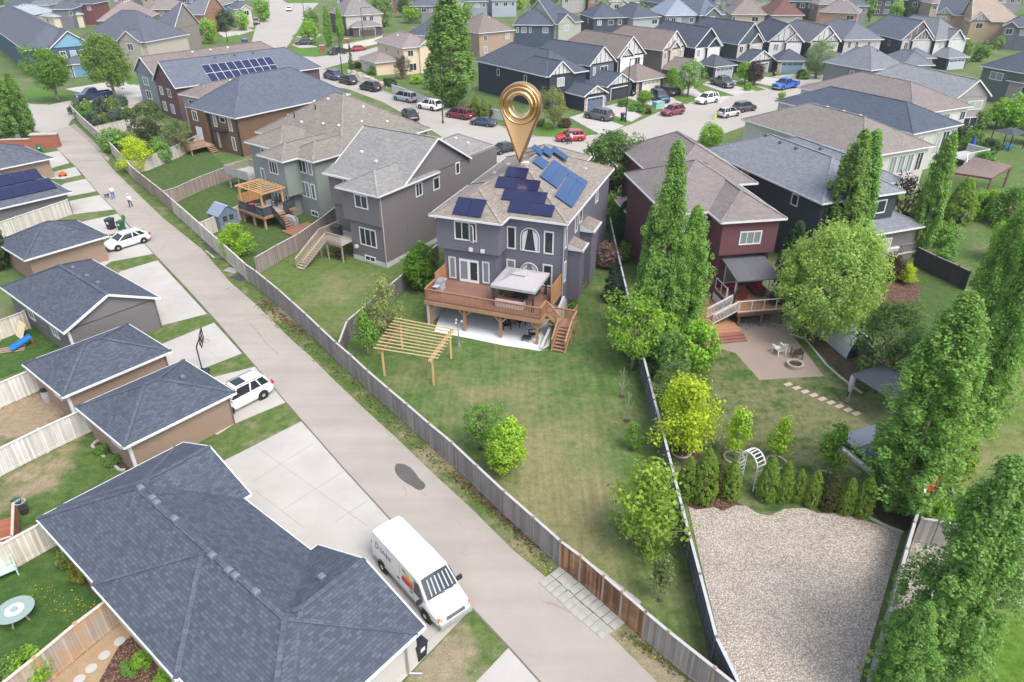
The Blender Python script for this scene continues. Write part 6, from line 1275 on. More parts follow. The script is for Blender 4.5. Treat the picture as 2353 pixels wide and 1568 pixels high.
o=empty('shelter','rounded pale tarp storage shelter behind the willow','shelter',G(1935,790),math.atan2((G(1965,815)-G(1905,765)).y,(G(1965,815)-G(1905,765)).x)); b=MB(); N=10; l=2.2
rg=[[(x,-1.1*math.cos(math.pi*i/N),.0+1.9*math.sin(math.pi*i/N)) for i in range(N+1)] for x in(-l,l)]
for i in range(N): b.quad(rg[0][i],rg[1][i],rg[1][i+1],rg[0][i+1])
b.build('tarp',plain('pale_tarp',(.50,.54,.60),.6,.06),o,fix=False)
for x in(-l,l): b=MB(); b.quad(*[(x*.99,p[1],p[2]) for p in rg[0]]); b.build('end_panel',DARKP,o,fix=False)
o=empty('gazebo','dark hardtop gazebo with tied grey curtains at the right garden edge','gazebo',G(2025,945),R(25)); b=MB(); b.loft([[(-1.6,-1.9,2.35),(1.6,-1.9,2.35),(1.6,1.9,2.35),(-1.6,1.9,2.35)],[(-.2,-.5,3.0),(.2,-.5,3.0),(.2,.5,3.0),(-.2,.5,3.0)]]); b.build('roof',boards('metal_sheet_roof',None,.65,0,.1,.8,None,.25),o,color=(.055,.06,.075))
for x in(-1.45,1.45):
    for y in(-1.75,1.75): b=MB(); b.box(x-.05,x+.05,y-.05,y+.05,0,2.35); b.build('post',BLACK,o)
for y in(-1.75,1.75): b=MB(); b.lathe([(.16,0),(.07,.7),(.2,1.3),(.2,2.2)],(-1.4,y,.1),9); b.build('curtain',plain('grey_curtain',(.40,.37,.41),.9,.2),o,True)
o=empty('hot_tub','hot tub with dark blue cover and pale rim at the right lawn edge','hot tub',G(2010,1045),R(22)); b=MB(); b.box(-1.5,1.5,-1.9,1.7,0,.62); b.build('body',DARKP,o); b=MB(); b.box(-1.8,-1.5,-2.2,1.7,0,.25); b.box(-1.5,1.5,-2.2,-1.9,0,.25); b.build('surround',plain('pale_stone',(.50,.49,.47),.9,.12),o); b=MB(); b.box(-1.52,1.52,-1.92,.3,.62,.74); b.build('cover',plain('navy_cover',(.025,.04,.075),.5,.1),o); b=MB(); b.box(-1.52,1.52,.32,1.72,.62,.76); b.build('folded_cover',plain('grey_cover',(.13,.15,.19),.5,.1),o)
o=empty('flagpole','pole with red and white flag leaning from the grey fence','flag',G(2098,1215)); b=MB(); p1=G(2163,1100,4.1)-G(2098,1215); b.tube((0,0,0),p1,.03,.02); b.build('pole',METALG,o)
fb=G(2098,1215); fq=[G(2161,1093,4.15)-fb,G(2122,1117,3.75)-fb,G(2123,1131,3.35)-fb,G(2142,1136,3.0)-fb]
for nm,c_,v0,v1 in(('red_band',(.62,.03,.05),0,.74),('white_band',(.75,.75,.75),.74,1)):
    b=MB(); K=5; f=lambda u,v:fq[0].lerp(fq[1],v).lerp(fq[3].lerp(fq[2],v),u)+Vector((0,0,.05*math.sin(7*v)))
    for k in range(K):
        for m in range(3): a_,e_=v0+(v1-v0)*k/K,v0+(v1-v0)*(k+1)/K; b.quad(f(m/3,a_),f(m/3,e_),f((m+1)/3,e_),f((m+1)/3,a_))
    b.build(nm,plain(nm,c_,.8,.05),o,fix=False)
# louvred pergola at the far right
pp=[G(2186,398,2.6),G(2278,412,2.6),G(2322,385,2.6),G(2240,365,2.6)]
o=empty('pergola','brown louvred pergola behind the right garden poplars','pergola',(0,0,0))
for p in pp: b=MB(); b.box(p.x-.1,p.x+.1,p.y-.1,p.y+.1,0,2.6); b.build('post',LUM,o,color=(.16,.09,.07))
b=MB()
for i in range(4): b.bar(pp[i],pp[(i+1)%4],.1,.22)
b.build('beam',LUM,o,color=(.16,.09,.07))
for i in range(22): b=MB(); t=i/21; b.bar(pp[0].lerp(pp[3],t)+Vector((0,0,.16)),pp[1].lerp(pp[2],t)+Vector((0,0,.16)),.16,.05); b.build('slat',LUM,o,color=(.32,.24,.22))
o=empty('gazebo','black roofed gazebo with blue chair beneath at the right edge','gazebo',G(2310,340),R(25)); b=MB(); b.loft([[(-1.9,-1.7,2.4),(1.9,-1.7,2.4),(1.9,1.7,2.4),(-1.9,1.7,2.4)],[(-.5,-.4,2.9),(.5,-.4,2.9),(.5,.4,2.9),(-.5,.4,2.9)]]); b.build('roof',plain('black_roof',(.05,.055,.065),.5,.1),o)
for x in(-1.7,1.7):
    for y in(-1.5,1.5): b=MB(); b.box(x-.05,x+.05,y-.05,y+.05,0,2.4); b.build('post',BLACK,o)
chair('blue padded lounge chair under the black gazebo',G(2316,345),R(60),(.03,.25,.55),1.4)
o=empty('parasol','closed bright blue parasol by the white deck railing','parasol',G(2228,358)); b=MB(); b.tube((0,0,0),(0,0,2.9),.03); b.build('pole',METALG,o); b=MB(); b.lathe([(.35,1.0),(.3,1.5),(.14,2.5),(.03,2.9)],n=9); b.build('canopy',plain('blue_canvas',(.02,.09,.45),.8,.1),o,True)
o=empty('deck','small white railed deck behind the white walled houses','deck',G(2215,372),R(28)); b=MB(); b.box(-2.5,2.5,-1.6,1.6,.8,.92); b.build('deck_floor',DECKB,o,color=(.4,.4,.4)); b=MB(); rail(b,(-2.5,-1.6,.92),(2.5,-1.6,.92)); rail(b,(2.5,-1.6,.92),(2.5,1.6,.92)); rail(b,(-2.5,-1.6,.92),(-3.8,-2.6,.0)); b.build('railing',WHITE,o)
for x in(-2.3,2.3): b=MB(); b.box(x-.07,x+.07,-1.5,-1.36,0,.8); b.build('post',WHITE,o)
o=empty('deck','pale deck with grey rail behind the dark grey house','deck',G(2030,590),R(21)); b=MB(); b.box(-2.6,2.2,-1.4,1.6,.7,.82); b.build('deck_floor',DECKB,o,color=(.46,.44,.42)); b=MB(); b.bar((-2.6,-1.4,1.75),(2.2,-1.4,1.75),.06,.05)
for x in(-2.6,-1,.6,2.2): b.bar((x,-1.4,.82),(x,-1.4,1.75),.05,.05)
b.build('railing',METALG,o)
o=empty('hot_tub','white covered hot tub on the pale deck','hot tub',G(2028,584,.82),R(21)); b=MB(); b.box(-1.1,1.1,-.7,.9,0,.75); b.build('body',plain('tub_side',(.4,.38,.38),.7,.1),o); b=MB(); b.box(-1.15,1.15,-.75,.95,.75,.87); b.build('cover',plain('white_cover',(.62,.6,.62),.6,.05),o)
o=empty('parasol','closed pale grey parasol beside the white hot tub','parasol',G(2082,592)); b=MB(); b.tube((0,0,0),(.2,0,3.0),.03); b.build('pole',METALG,o); b=MB(); b.lathe([(.25,1.2),(.22,1.6),(.1,2.6),(.03,3.0)],(.12,0,0),9); b.build('canopy',CLOTH,o,True)
for i,(p,l) in enumerate((((2162,470),'left'),((2208,518),'right'))):
    o=empty('stone_pillar','grey stone garden pillar with pale cap on the %s of the terrace hedge'%l,'pillar',G(*p)); b=MB(); b.box(-.3,.3,-.3,.3,0,1.5); b.build('shaft',plain('dark_block',(.12,.12,.13),.9,.2),o); b=MB(); b.box(-.38,.38,-.38,.38,1.5,1.62); b.build('cap',CONC,o)
# left yards
def bin_(label,p,rz,col,s=1.0):
    o=empty('wheelie_bin',label,'bin',p,rz); o.scale=(s,s,s); b=MB(); b.loft([[(-.24,-.26,.06),(.24,-.26,.06),(.24,.26,.06),(-.24,.26,.06)],[(-.3,-.34,1.0),(.3,-.34,1.0),(.3,.34,1.0),(-.3,.34,1.0)]]); b.build('body',OBJP,o,color=col)
    b=MB(); b.loft([[(-.32,-.38,1.0),(.32,-.38,1.0),(.32,.38,1.0),(-.32,.38,1.0)],[(-.3,-.34,1.07),(.3,-.34,1.07),(.3,.34,1.1),(-.3,.34,1.1)]]); b.build('lid',OBJP,o,color=col); b=MB(); b.quad((-.13,-.322,.6),(.13,-.322,.6),(.13,-.336,.85),(-.13,-.336,.85)); b.build('label_plate',WHITE,o,fix=False)
    for x in(-.22,.22): b=MB(); b.lathe([(.02,-.03),(.11,-.03),(.11,.03),(.02,.03)],(0,0,0),10,'y'); wv=b.build('wheel',RUB,o,loc=(x,.28,.11),rz=R(90))
    b=MB(); b.bar((-.25,.38,.98),(.25,.38,.98),.04,.04); b.build('handle',OBJP,o,color=col); return o
bin_('black wheelie bin standing on the concrete pad',G(257,527),R(-15),(.03,.035,.045),1.15); bin_('green wheelie bin standing on the concrete pad',G(281,529),R(-15),(.025,.10,.045),1.0)
bin_('black wheelie bin against the wall of the large near garage',G(962,1508),R(51),(.02,.022,.03),1.05); bin_('green wheelie bin behind the brick entrance wall',G(93,350),R(30),(.02,.09,.04)); bin_('black wheelie bin by the blue garage door',G(1779,175),R(20),(.03,.033,.035)); bin_('dark wheelie bin under the street lamp',G(1432,278),R(30),(.06,.075,.10),1.2); bin_('black wheelie bin beside the cream garage door',G(1453,222),R(30),(.03,.033,.05)); bin_('navy blue wheelie bin inside the open garage',G(1389,238),R(30),(.03,.13,.5),.9)
o=empty('basketball_hoop','black portable basketball hoop on the concrete pad','basketball hoop',G(466,856),R(15)); b=MB(); b.loft([[(-.5,-.4,0),(.5,-.4,0),(.5,.4,0),(-.5,.4,0)],[(-.4,-.3,.2),(.4,-.3,.2),(.4,.3,.2),(-.4,.3,.2)]]); b.build('base',DARKP,o); b=MB(); b.path([(0,0,.2),(0,0,2.2),(.35,0,2.9)],[.05,.05,.04]); b.build('pole',BLACK,o)
b=MB(); 
for p_,q_ in(((.5,-.75,2.5),(.5,.75,2.5)),((.5,-.75,3.4),(.5,.75,3.4)),((.5,-.75,2.5),(.5,-.75,3.4)),((.5,.75,2.5),(.5,.75,3.4)),((.5,-.3,2.65),(.5,.3,2.65)),((.5,-.3,3.05),(.5,.3,3.05)),((.5,-.3,2.65),(.5,-.3,3.05)),((.5,.3,2.65),(.5,.3,3.05)),((.35,-.3,2.5),(.5,-.5,3.3)),((.35,.3,2.5),(.5,.5,3.3))): b.bar(p_,q_,.06,.05)
b.build('backboard_frame',BLACK,o); b=MB(); P_=[(.78+.22*math.cos(i*.5236),.22*math.sin(i*.5236),2.62) for i in range(13)]; b.path(P_,[.02]*13,5); b.build('rim',plain('hoop_orange',(.5,.12,.03),.5,.05),o)
o=empty('patio_table','round glass patio table with cream centre on the left lawn','table',G(45,1425)); b=MB(); b.lathe([(.02,.72),(.83,.72),(.85,.735),(.02,.74)],n=28); b.build('table_top',glassy('green_glass',(.25,.33,.31),.2,.5),o); b=MB(); b.lathe([(.2,.742),(.42,.742),(.42,.75),(.2,.75)],n=22); b.build('inner_ring',plain('cream',(.55,.53,.44),.7,.05),o); b=MB(); b.lathe([(.05,.742),(.16,.742),(.17,.80),(.12,.80)],n=14); b.build('bowl',glassy('green_glass2',(.25,.36,.40),.2,.5),o)
for i in range(4): b=MB(); a=i*1.57; b.bar((.5*math.cos(a),.5*math.sin(a),0),(.25*math.cos(a),.25*math.sin(a),.72),.05,.05); b.build('leg',plain('tan_leg',(.42,.36,.28),.7,.1),o)
o=empty('garden_bench','mint green garden bench at the left edge','bench',G(8,1330),R(38)); MINT=(.42,.60,.50); b=MB(); b.box(-.7,.7,-.25,.25,.42,.47); b.build('seat',OBJP,o,color=MINT); b=MB()
for i in range(8): b.bar((-.65+.186*i,.27,.47),(-.65+.186*i,.36,.95),.05,.025,(0,1,0))
b.bar((-.7,.36,.95),(.7,.36,.95),.05,.07); b.build('backrest',OBJP,o,color=MINT)
for x in(-.66,.66): b=MB(); b.box(x-.03,x+.03,-.25,.3,0,.42); b.bar((x,-.25,.65),(x,.32,.65),.06,.04); b.build('leg',OBJP,o,color=MINT)
o=empty('deck','red stained deck with a slatted gate at the left edge','deck',G(22,1245),R(30)); b=MB(); b.box(-4,.6,-1.6,1.3,.5,.62); b.build('deck_floor',DECKB,o,color=(.30,.11,.06)); b=MB(); b.bar((-4,-1.6,1.05),(.6,-1.6,1.05),.05,.9); b.bar((.6,-1.6,1.05),(.6,1.3,1.05),.05,.9); b.build('railing',boards('red_rail',None,.12,0,.3,.5),o,color=(.32,.12,.07)); b=MB(); b.bar((-4,-1.6,1.52),(.6,-1.6,1.52),.14,.04); b.bar((.6,-1.6,1.52),(.6,1.3,1.52),.14,.04); b.build('cap_rail',OBJM,o,color=(.5,.38,.32))
b=MB(); b.box(.65,1.6,-1.5,-.3,.05,.25); b.build('step',LUM,o,color=(.28,.13,.08))
for x in(-.6,-.35,.0): b=MB(); b.box(x-.07,x+.07,-1.64,-1.61,.75,1.35); b.build('blue_slat',OBJP,o,color=(.08,.30,.60))
for i,(p,c_,l) in enumerate((((42,1165),(.05,.14,.08),'green round planter pot'),((52,1168),(.36,.34,.31),'pale grey planter pot'),((58,1180),(.05,.05,.05),'small black planter pot'))):
    o=empty('plant_pot',l+' clustered beside the red deck','pot',G(*p)); b=MB(); b.lathe([(.18,0),(.26,.45),(.30,.5),(.24,.5),(.2,.1)],n=14); b.build('pot',OBJP,o,color=c_)
o=empty('rain_barrel','grey rain barrel with black lid behind the upper tan garage','barrel',G(112,920)); b=MB(); b.lathe([(.30,0),(.35,.4),(.32,.85)],n=16); b.build('barrel',plain('barrel_grey',(.35,.37,.40),.5,.05),o); b=MB(); b.lathe([(.05,.86),(.34,.86),(.34,.92),(.2,.96)],n=16); b.build('lid',DARKP,o)
o=empty('play_slide','blue plastic slide in the left yard','slide',G(52,800),R(50)); b=MB(); b.bar((-.8,0,.2),(.8,0,.7),.5,.06); b.bar((-.8,-.27,.27),(.8,-.27,.77),.05,.18); b.bar((-.8,.27,.27),(.8,.27,.77),.05,.18); b.build('chute',OBJP,o,color=(.03,.18,.55)); b=MB(); b.bar((.75,-.25,0),(.75,-.25,.7),.05,.05); b.bar((.75,.25,0),(.75,.25,.7),.05,.05); b.build('ladder',OBJP,o,color=(.45,.08,.05))
o=empty('wood_sheet','pale yellow board leaning on the yard fence','board',G(47,775),R(-39)); b=MB(); b.bar((0,-.1,0),(0,.5,1.2),1.3,.04,(0,1,-.5)); b.build('sheet',plain('pine_sheet',(.60,.52,.34),.8,.1),o)
o=empty('lumber_pile','pile of loose boards on the left lawn','lumber',G(20,805),R(20))
for i in range(5): b=MB(); b.bar((-1.2,-.3+.15*i,.06+.05*(i%2)),(1.2,-.5+.22*i,.07+.05*(i%2)),.12,.04); b.build('board',LUM,o,color=(.36,.25,.19))
o=empty('toy_scooter','orange toy car on the driveway strip','toy',G(145,405),.5); b=MB(); b.box(-.5,.5,-.28,.28,.15,.4); b.box(-.2,.25,-.22,.22,.4,.62); b.build('body',OBJP,o,color=(.55,.14,.05))
for x in(-.32,.32):
    for y in(-.27,.27): b=MB(); b.lathe([(.02,-.04),(.14,-.04),(.14,.04),(.02,.04)],(x,y,.14),10,'y'); b.build('wheel',RUB,o)
o=empty('bed_edging','pale curved stone edging of the flower bed at the tan garage','edging',(0,0,0)); b=MB(); Pe=[G(*p) for p in((238,1011),(222,1016),(212,1026),(222,1038),(250,1060),(275,1082),(288,1082))]
for p_,q_ in zip(Pe,Pe[1:]): b.bar(p_+Vector((0,0,.06)),q_+Vector((0,0,.06)),.16,.12)
b.build('edging',CONC,o)
for nm,pts,l in(('bed_edging',((1812,768),(1850,780),(1898,840),(1930,868),(1965,895),(1980,905)),'thin pale edging along the dark bed under the willow'),('bed_edging',((1978,1150),(1975,1168),(1992,1188),(2030,1208),(2075,1225)),'curved pale edging round the poplar bed'),('bed_edging',((2196,1075),(2185,1095),(2183,1115),(2192,1135)),'curved grey edging right of the grey fence')):
    o=empty(nm,l,'edging',(0,0,0)); b=MB(); Pe=[G(*p) for p in pts]
    for p_,q_ in zip(Pe,Pe[1:]): b.bar(p_+Vector((0,0,.05)),q_+Vector((0,0,.05)),.14,.10)
    b.build('edging',CONC,o)
# slabs by the gate
SL=plain('slab_concrete',(.33,.325,.30),.92,.3,2)
rs=random.Random(5)
for side,(p0,p1,nn) in enumerate((((1275,1312),(1425,1440),10),((1300,1268-0),(1465,1395),9))):
    for row in range(2 if side==0 else 1):
        a_,b_=G(*p0),G(*p1); d=(b_-a_)/nn; s_=Vector((-d.y,d.x,0)).normalized()
        for i in range(nn):
            c_=a_+d*(i+.5)+(-s_*(row*.82) if side==0 else s_*.0)
            o=empty('paving_slab','worn square concrete slab beside the cedar gate','slab',c_+Vector((rs.uniform(-.03,.03),rs.uniform(-.03,.03),0)),math.atan2(d.y,d.x)+rs.uniform(-.05,.05),'concrete slabs at the gate'); b=MB(); b.box(-d.length*.47,d.length*.47,-.38,.38,0,.045); b.build('slab',SL,o)
for (x,y,a,l,c_) in((480,561,-.55,'dark shingle sheet on the verge, farther up the pale fence',(.06,.065,.08)),(494,576,-.6,'dark shingle sheet on the verge beside the grey plank',(.065,.07,.085)),(533,622,-.45,'grey slab on the verge beside the pale fence',(.30,.30,.29)),(549,639,-.5,'dark rubber mat at the end of the pale fence',(.055,.06,.07))):
    o=empty('ground_mat',l,'mat',G(x,y),a); b=MB(); b.box(-.75,.75,-.45,.45,0,.04); b.build('mat',OBJM,o,color=c_)
o=empty('timber_plank','grey plank lying on the verge by the dark mats','plank',G(483,585),R(-50)); b=MB(); b.box(-1.2,1.2,-.08,.08,0,.05); b.build('plank',LUM,o,color=(.45,.42,.38))
# rock garden at the street corner
rs=random.Random(9)
for i in range(26):
    t=i/25; x=802+(895-802)*t+rs.uniform(-5,5); y=167+(200-167)*t+rs.uniform(-3,3); o=empty('boulder','pale boulder in the rock border of the street corner bed','boulder',G(x,y),rs.uniform(0,6),'boulders of the street corner bed')
    b=MB(); s_=rs.uniform(.3,.6); b.loft([[(s_*(.6+.4*rs.random())*math.cos(k),s_*(.6+.4*rs.random())*math.sin(k),z*s_) for k in [j*1.047 for j in range(6)]] for z in(0,.5,.85)]); b.build('stone',plain('boulder_stone',(.50,.43,.38),.9,.25,2),o)
# ---------------------------------------------------------------- street lamps and small street things
def lamp(label,base,ht,ang,double=False):
    o=empty('street_lamp',label,'street lamp',G(*base),ang); b=MB(); b.lathe([(.17,0),(.15,.5),(.11,.6),(.07,ht)],n=10); b.build('pole',BLACK,o)
    for s in((1,-1) if double else (1,)):
        b=MB(); b.path([(0,0,ht-.15),(s*1.0,0,ht+.05),(s*2.2,0,ht+.08)],[.06,.05,.045],6); b.build('arm',BLACK,o); b=MB(); b.loft([[(s*2.1,-.1,ht),(s*2.7,-.14,ht),(s*2.7,.14,ht),(s*2.1,.1,ht)],[(s*2.1,-.08,ht+.14),(s*2.65,-.1,ht+.12),(s*2.65,.1,ht+.12),(s*2.1,.08,ht+.14)]]); b.build('lamp_head',DARKP,o)
        b=MB(); b.lathe([(.05,ht-1.3),(.16,ht-1.2),(.16,ht-1.0),(.05,ht-.95)],(s*.25,0,0),8) if 0 else None
lamp('black street lamp in front of the tall street poplar',(1018,284),9.6,0); lamp('black street lamp on the grass beside the grey jeep drive',(1437,281),10.2,0); lamp('black street lamp on the street corner lawn',(787,174),10.2,R(180)); lamp('black street lamp behind the red brick pier',(837,107),9.8,0); lamp('thin black lamp post by the round tree on the upper left street',(523,96),8.5,R(180)); lamp('black street lamp at the top of the upper street',(700,40),9.5,R(180))
o=empty('sign_post','small white road sign on a dark post at the street corner','sign',G(784,150)); b=MB(); b.tube((0,0,0),(0,0,2.4),.04); b.build('post',BLACK,o); b=MB(); b.box(-.45,.45,-.06,-.03,1.8,2.6); b.build('sign_plate',WHITE,o)
o=empty('transformer_box','pale green utility box on the front lawn','utility box',G(1512,249),R(30)); b=MB(); b.box(-1.1,1.1,-.7,.7,.0,.15); b.build('pad',CONC,o); b=MB(); b.box(-.95,.95,-.6,.6,.15,1.1); b.box(-1.0,1.0,-.65,.65,1.1,1.2); b.build('cabinet',OBJP,o,color=(.22,.42,.38))
o=empty('street_marker','lime yellow safety marker standing in the street','marker',G(1643,275)); b=MB(); b.lathe([(.2,0),(.18,.6),(.1,.9),(.14,1.1),(.05,1.3)],n=8); b.build('marker',OBJP,o,color=(.55,.75,.05))
# ---------------------------------------------------------------- location pin over the roof
GOLD=glassy('gold_metal',(.62,.36,.17),.3,.5,1.0); GOLDL=glassy('gold_metal_pale',(.80,.56,.30),.18,.5,1.0)
tip=at(MH,5.35,7.5,MH.rz(5.75,7.5)+.1); ctr=G(1197,237,0); 
dep=(tip-Vector((0,0,CH))); 
o=empty('map_pin','large shiny gold location pin standing on the solar panel roof','map pin',tip,math.atan2(tip.y,tip.x)-R(90)-R(16)); o.scale=(.84,.84,.84)
H_=7.9; Rr=2.12; cz=H_-Rr
prof=[]; N=40; ta=math.asin(Rr*.98/cz); pts=[]
for i in range(N+1):
    a=-ta+(math.pi+2*ta)*i/N; pts.append((Rr*math.cos(a),cz+Rr*math.sin(a)))
outl=[(0,0)]+[pts[0]]+pts[1:]
def ringo(y,sc,r_in=None): return [(x*sc,y,cz+(z-cz)*sc) for x,z in outl]
b=MB(); rs_=[ringo(y,s_) for y,s_ in((-.52,.90),(-.60,.94),(-.56,.985),(-.35,1.0),(.35,1.0),(.56,.985),(.60,.94),(.52,.90))]; n=len(outl)
hole=lambda y,r_:[(r_*math.cos(2*math.pi*(i/n)-math.pi/2),y,cz+r_*math.sin(2*math.pi*(i/n)-math.pi/2)) for i in range(n)]
rings=[hole(-.30,1.0)]+[hole(-.5,1.62)]+rs_+[hole(.5,1.62)]+[hole(.30,1.0)]
b.loft(rings+[rings[0]],cap=False); b.build('pin_body',GOLD,o,True)
b=MB(); T=[]
for (Rm,rm,y) in((1.72,.13,-.54),(1.22,.25,-.42),(1.72,.13,.54),(1.22,.25,.42)):
    for i in range(33):
        a=2*math.pi*i/32; T.append([((Rm+rm*math.cos(k*.7854))*math.cos(a),y+rm*math.sin(k*.7854),cz+(Rm+rm*math.cos(k*.7854))*math.sin(a)) for k in range(8)])
    b.loft(T,cap=False); T=[]
b.build('ring',GOLDL,o,True)
# ---------------------------------------------------------------- vehicles
def carw(kind,label,p,heading,col,**k):
    f=p+heading*CD[kind][0]/2 if kind in CD else p+heading*2.92; r=p*2-f
    global G; g0=G
    G=lambda a,b,z=0: a if isinstance(a,Vector) else g0(a,b,z)
    o=car(kind,label,(f,0),(r,0),col,scale=1.0,**k); G=g0; return o
DR=Vector((-.63,-.777,0))
carw('hatch','white hatchback with roof racks on the pad by the lane',(G(243,572)+G(344,556))/2,DR,(.78,.78,.79))
carw('suv','white SUV with sunroof parked tail to the lane beside the basketball hoop',G(618,893)+DR*2.35,DR,(.78,.78,.79))
carw('suv','grey blue car squeezed between the two tan garages',G(303,886)+DR*.6,DR,(.25,.28,.33))
V=Vector
for kd,lb,f,r,c_ in (('bigsuv','dark blue SUV at the head of the kerb queue',(748,177),(782,187),(.03,.05,.12)),('suv','black SUV second in the kerb queue',(783,188),(816,197),(.02,.02,.028)),('suv','black crossover third in the kerb queue',(832,204),(870,212),(.018,.018,.022)),
  ('minivan','silver grey minivan parked by the pale fence',(910,228),(955,237),(.33,.35,.37)),('suv','white SUV parked by the kerb under the street poplar',(964,247),(1012,256),(.80,.80,.80)),('minivan','dark red minivan parked near the street lamp',(1029,267),(1082,276),(.17,.015,.025)),('sedan','dark blue sedan parked at the kerb behind the red minivan',(1085,285),(1136,292),(.035,.055,.10)),
  ('sedan','black sedan driving toward the camera beside the green house roof',(958,284),(930,262),(.02,.022,.03)),('sedan','dark sedan half hidden behind the solar panel roof',(1141,354),(1172,346),(.02,.022,.027)),
  ('sedan','red car parked in front of the pale fence on the upper street',(838,115),(812,119),(.35,.03,.035)),('suv','black SUV on the driveway behind the leafy street trees',(680,104),(716,103),(.02,.022,.026)),('sedan','white car at the far end of the upper street',(662,30),(668,21),(.75,.75,.75)),('suv','grey car parked by the upper left kerb',(591,62),(588,49),(.2,.22,.26)),('suv','blue car on the upper street beyond the solar roof',(567,114),(562,100),(.06,.10,.18)),
  ('bigsuv','grey SUV standing on the driveway beside the street lamp',(1347,269),(1404,280),(.10,.105,.115)),('suv','bright red SUV with two people standing beside it',(1278,325),(1343,322),(.55,.02,.035)),('suv','black SUV with red tail lights on the cream garage driveway',(1507,214),(1547,223),(.02,.025,.035)),('bigsuv','navy SUV on the driveway behind the clipped round tree',(1533,241),(1498,224),(.02,.035,.09)),
  ('suv','maroon car driving along the street',(1523,268),(1566,260),(.20,.03,.05)),('suv','white crossover parked across from the silver car',(1602,241),(1644,233),(.80,.80,.80)),('suv','silver crossover parked at the near kerb',(1693,264),(1653,272),(.48,.49,.51)),('bigsuv','dark grey SUV parked ahead of the silver crossover',(1731,252),(1689,259),(.05,.06,.08)),('sedan','silver blue car in front of the white garage door',(1921,178),(1951,169),(.35,.39,.45)),('sedan','dark car at the left edge behind the poplars',(8,240),(-14,232),(.03,.03,.035))):
    car(kd,lb,f,r,c_)
for lb,f,r,c_ in (('black pickup parked on the upper street corner',(756,128),(796,122),(.03,.035,.045)),('dark blue pickup parked on the left street',(176,233),(258,222),(.015,.04,.12)),('dark grey pickup on the driveway of the navy house',(1686,207),(1632,190),(.075,.085,.095)),('bright blue pickup driving at the right of the street',(1777,209),(1829,199),(.02,.12,.50))):
    car('pickup',lb,f,r,c_,cat='pickup truck',name='pickup_truck')
# white cargo van
wr0,wr1=G(879,1311),G(984,1432); hd=(wr1-wr0).normalized(); lf_=Vector((-hd.y,hd.x,0)); vc=(wr0+wr1)/2+lf_*.98-hd*.0
o=empty('cargo_van','white cargo van with bright logo panels parked beside the large near garage','van',vc,math.atan2(hd.y,hd.x)); VP=(.66,.66,.66)
h_,w_=3.05,1.01
# body: lower + box + hood; sections (x, list of (y,z))
def vs(x,zb,zbelt,zt,wb,wt,cr=.05): return [(x,-wb*.93,zb),(x,-wb,zb+.15),(x,-wb,zbelt),(x,-wt,zt-.10),(x,-wt*.86,zt),(x,0,zt+cr),(x,wt*.86,zt),(x,wt,zt-.10),(x,wb,zbelt),(x,wb,zb+.15),(x,wb*.93,zb)]
b=MB(); b.loft([vs(-h_,.55,1.05,2.02,w_*.93,w_*.80),vs(-h_+.06,.40,1.1,2.12,w_*.98,w_*.85),vs(-h_+.25,.36,1.15,2.16,w_,w_*.87),vs(0,.36,1.15,2.19,w_,w_*.88),vs(1.15,.36,1.15,2.16,w_,w_*.87),vs(1.28,.36,1.13,2.10,w_,w_*.85),vs(2.05,.36,1.05,1.30,w_,w_*.93),vs(2.25,.36,1.0,1.22,w_*.99,w_*.92,.04),vs(h_-.25,.38,.9,1.08,w_*.95,w_*.88,.04),vs(h_-.05,.42,.8,.98,w_*.88,w_*.80,.03),vs(h_+.02,.5,.72,.86,w_*.82,w_*.74,.02)])
bo=b.build('body',PAINT,o,False,color=VP,uv=False)
b=MB(); b.quad((2.04,-.84,1.36),(2.06,0,1.41),(1.35,0,2.165),(1.33,-.74,2.105)); b.quad((2.06,0,1.41),(2.04,.84,1.36),(1.33,.74,2.105),(1.35,0,2.165)); ws=b.build('windscreen',CGLASS,o,fix=False,uv=False)
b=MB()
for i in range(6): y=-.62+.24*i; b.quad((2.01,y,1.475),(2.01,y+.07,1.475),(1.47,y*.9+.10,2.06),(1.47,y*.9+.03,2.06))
b.build('painted_reflection',plain('reflection_stripe',(.34,.38,.42),.4,.1),ws,fix=False)  # windscreen reflections painted on as pale stripes
sl=lambda x,z:-(w_+(w_*.875-w_)*(z-1.15)/(2.08-1.15))-.006   # right-hand flank surface
sr=lambda x,z:-sl(x,z)
for sd_,fn in((-1,sl),(1,sr)):
    b=MB(); b.quad((1.0,fn(0,1.22),1.22),(1.86,fn(0,1.18),1.22),(1.38,fn(0,1.9),1.92),(1.02,fn(0,1.92),1.92)); b.build('side_window',CGLASS,o,fix=False,uv=False)
    b=MB(); b.cbox((1.78,sd_*(w_+.16),1.32),(.12,.28,.24)); b.build('mirror',DARKP,o)
    b=MB(); b.bar((-h_+.3,sd_*(w_+.01),.62),(2.0,sd_*(w_+.01),.62),.03,.08); b.build('side_trim',plain('trim_grey',(.30,.31,.32),.5,.05),o)
    for x in(.98,-.2): b=MB(); b.cbox((x-.16,sd_*(w_+.005),1.02),(.16,.04,.06)); b.build('handle',DARKP,o)
    b=MB()
    for x in(.93,-.28,-1.5): b.quad((x-.008,fn(0,.6) if 0 else sd_*(w_+.004),.5),(x+.008,sd_*(w_+.004),.5),(x+.008,sd_*(w_+.004),1.14),(x-.008,sd_*(w_+.004),1.14)); b.quad((x-.008,fn(0,1.16),1.16),(x+.008,fn(0,1.16),1.16),(x+.008,fn(0,1.98),1.98),(x-.008,fn(0,1.98),1.98))
    b.build('door_gap',DARKP,o,fix=False)
fl=sl
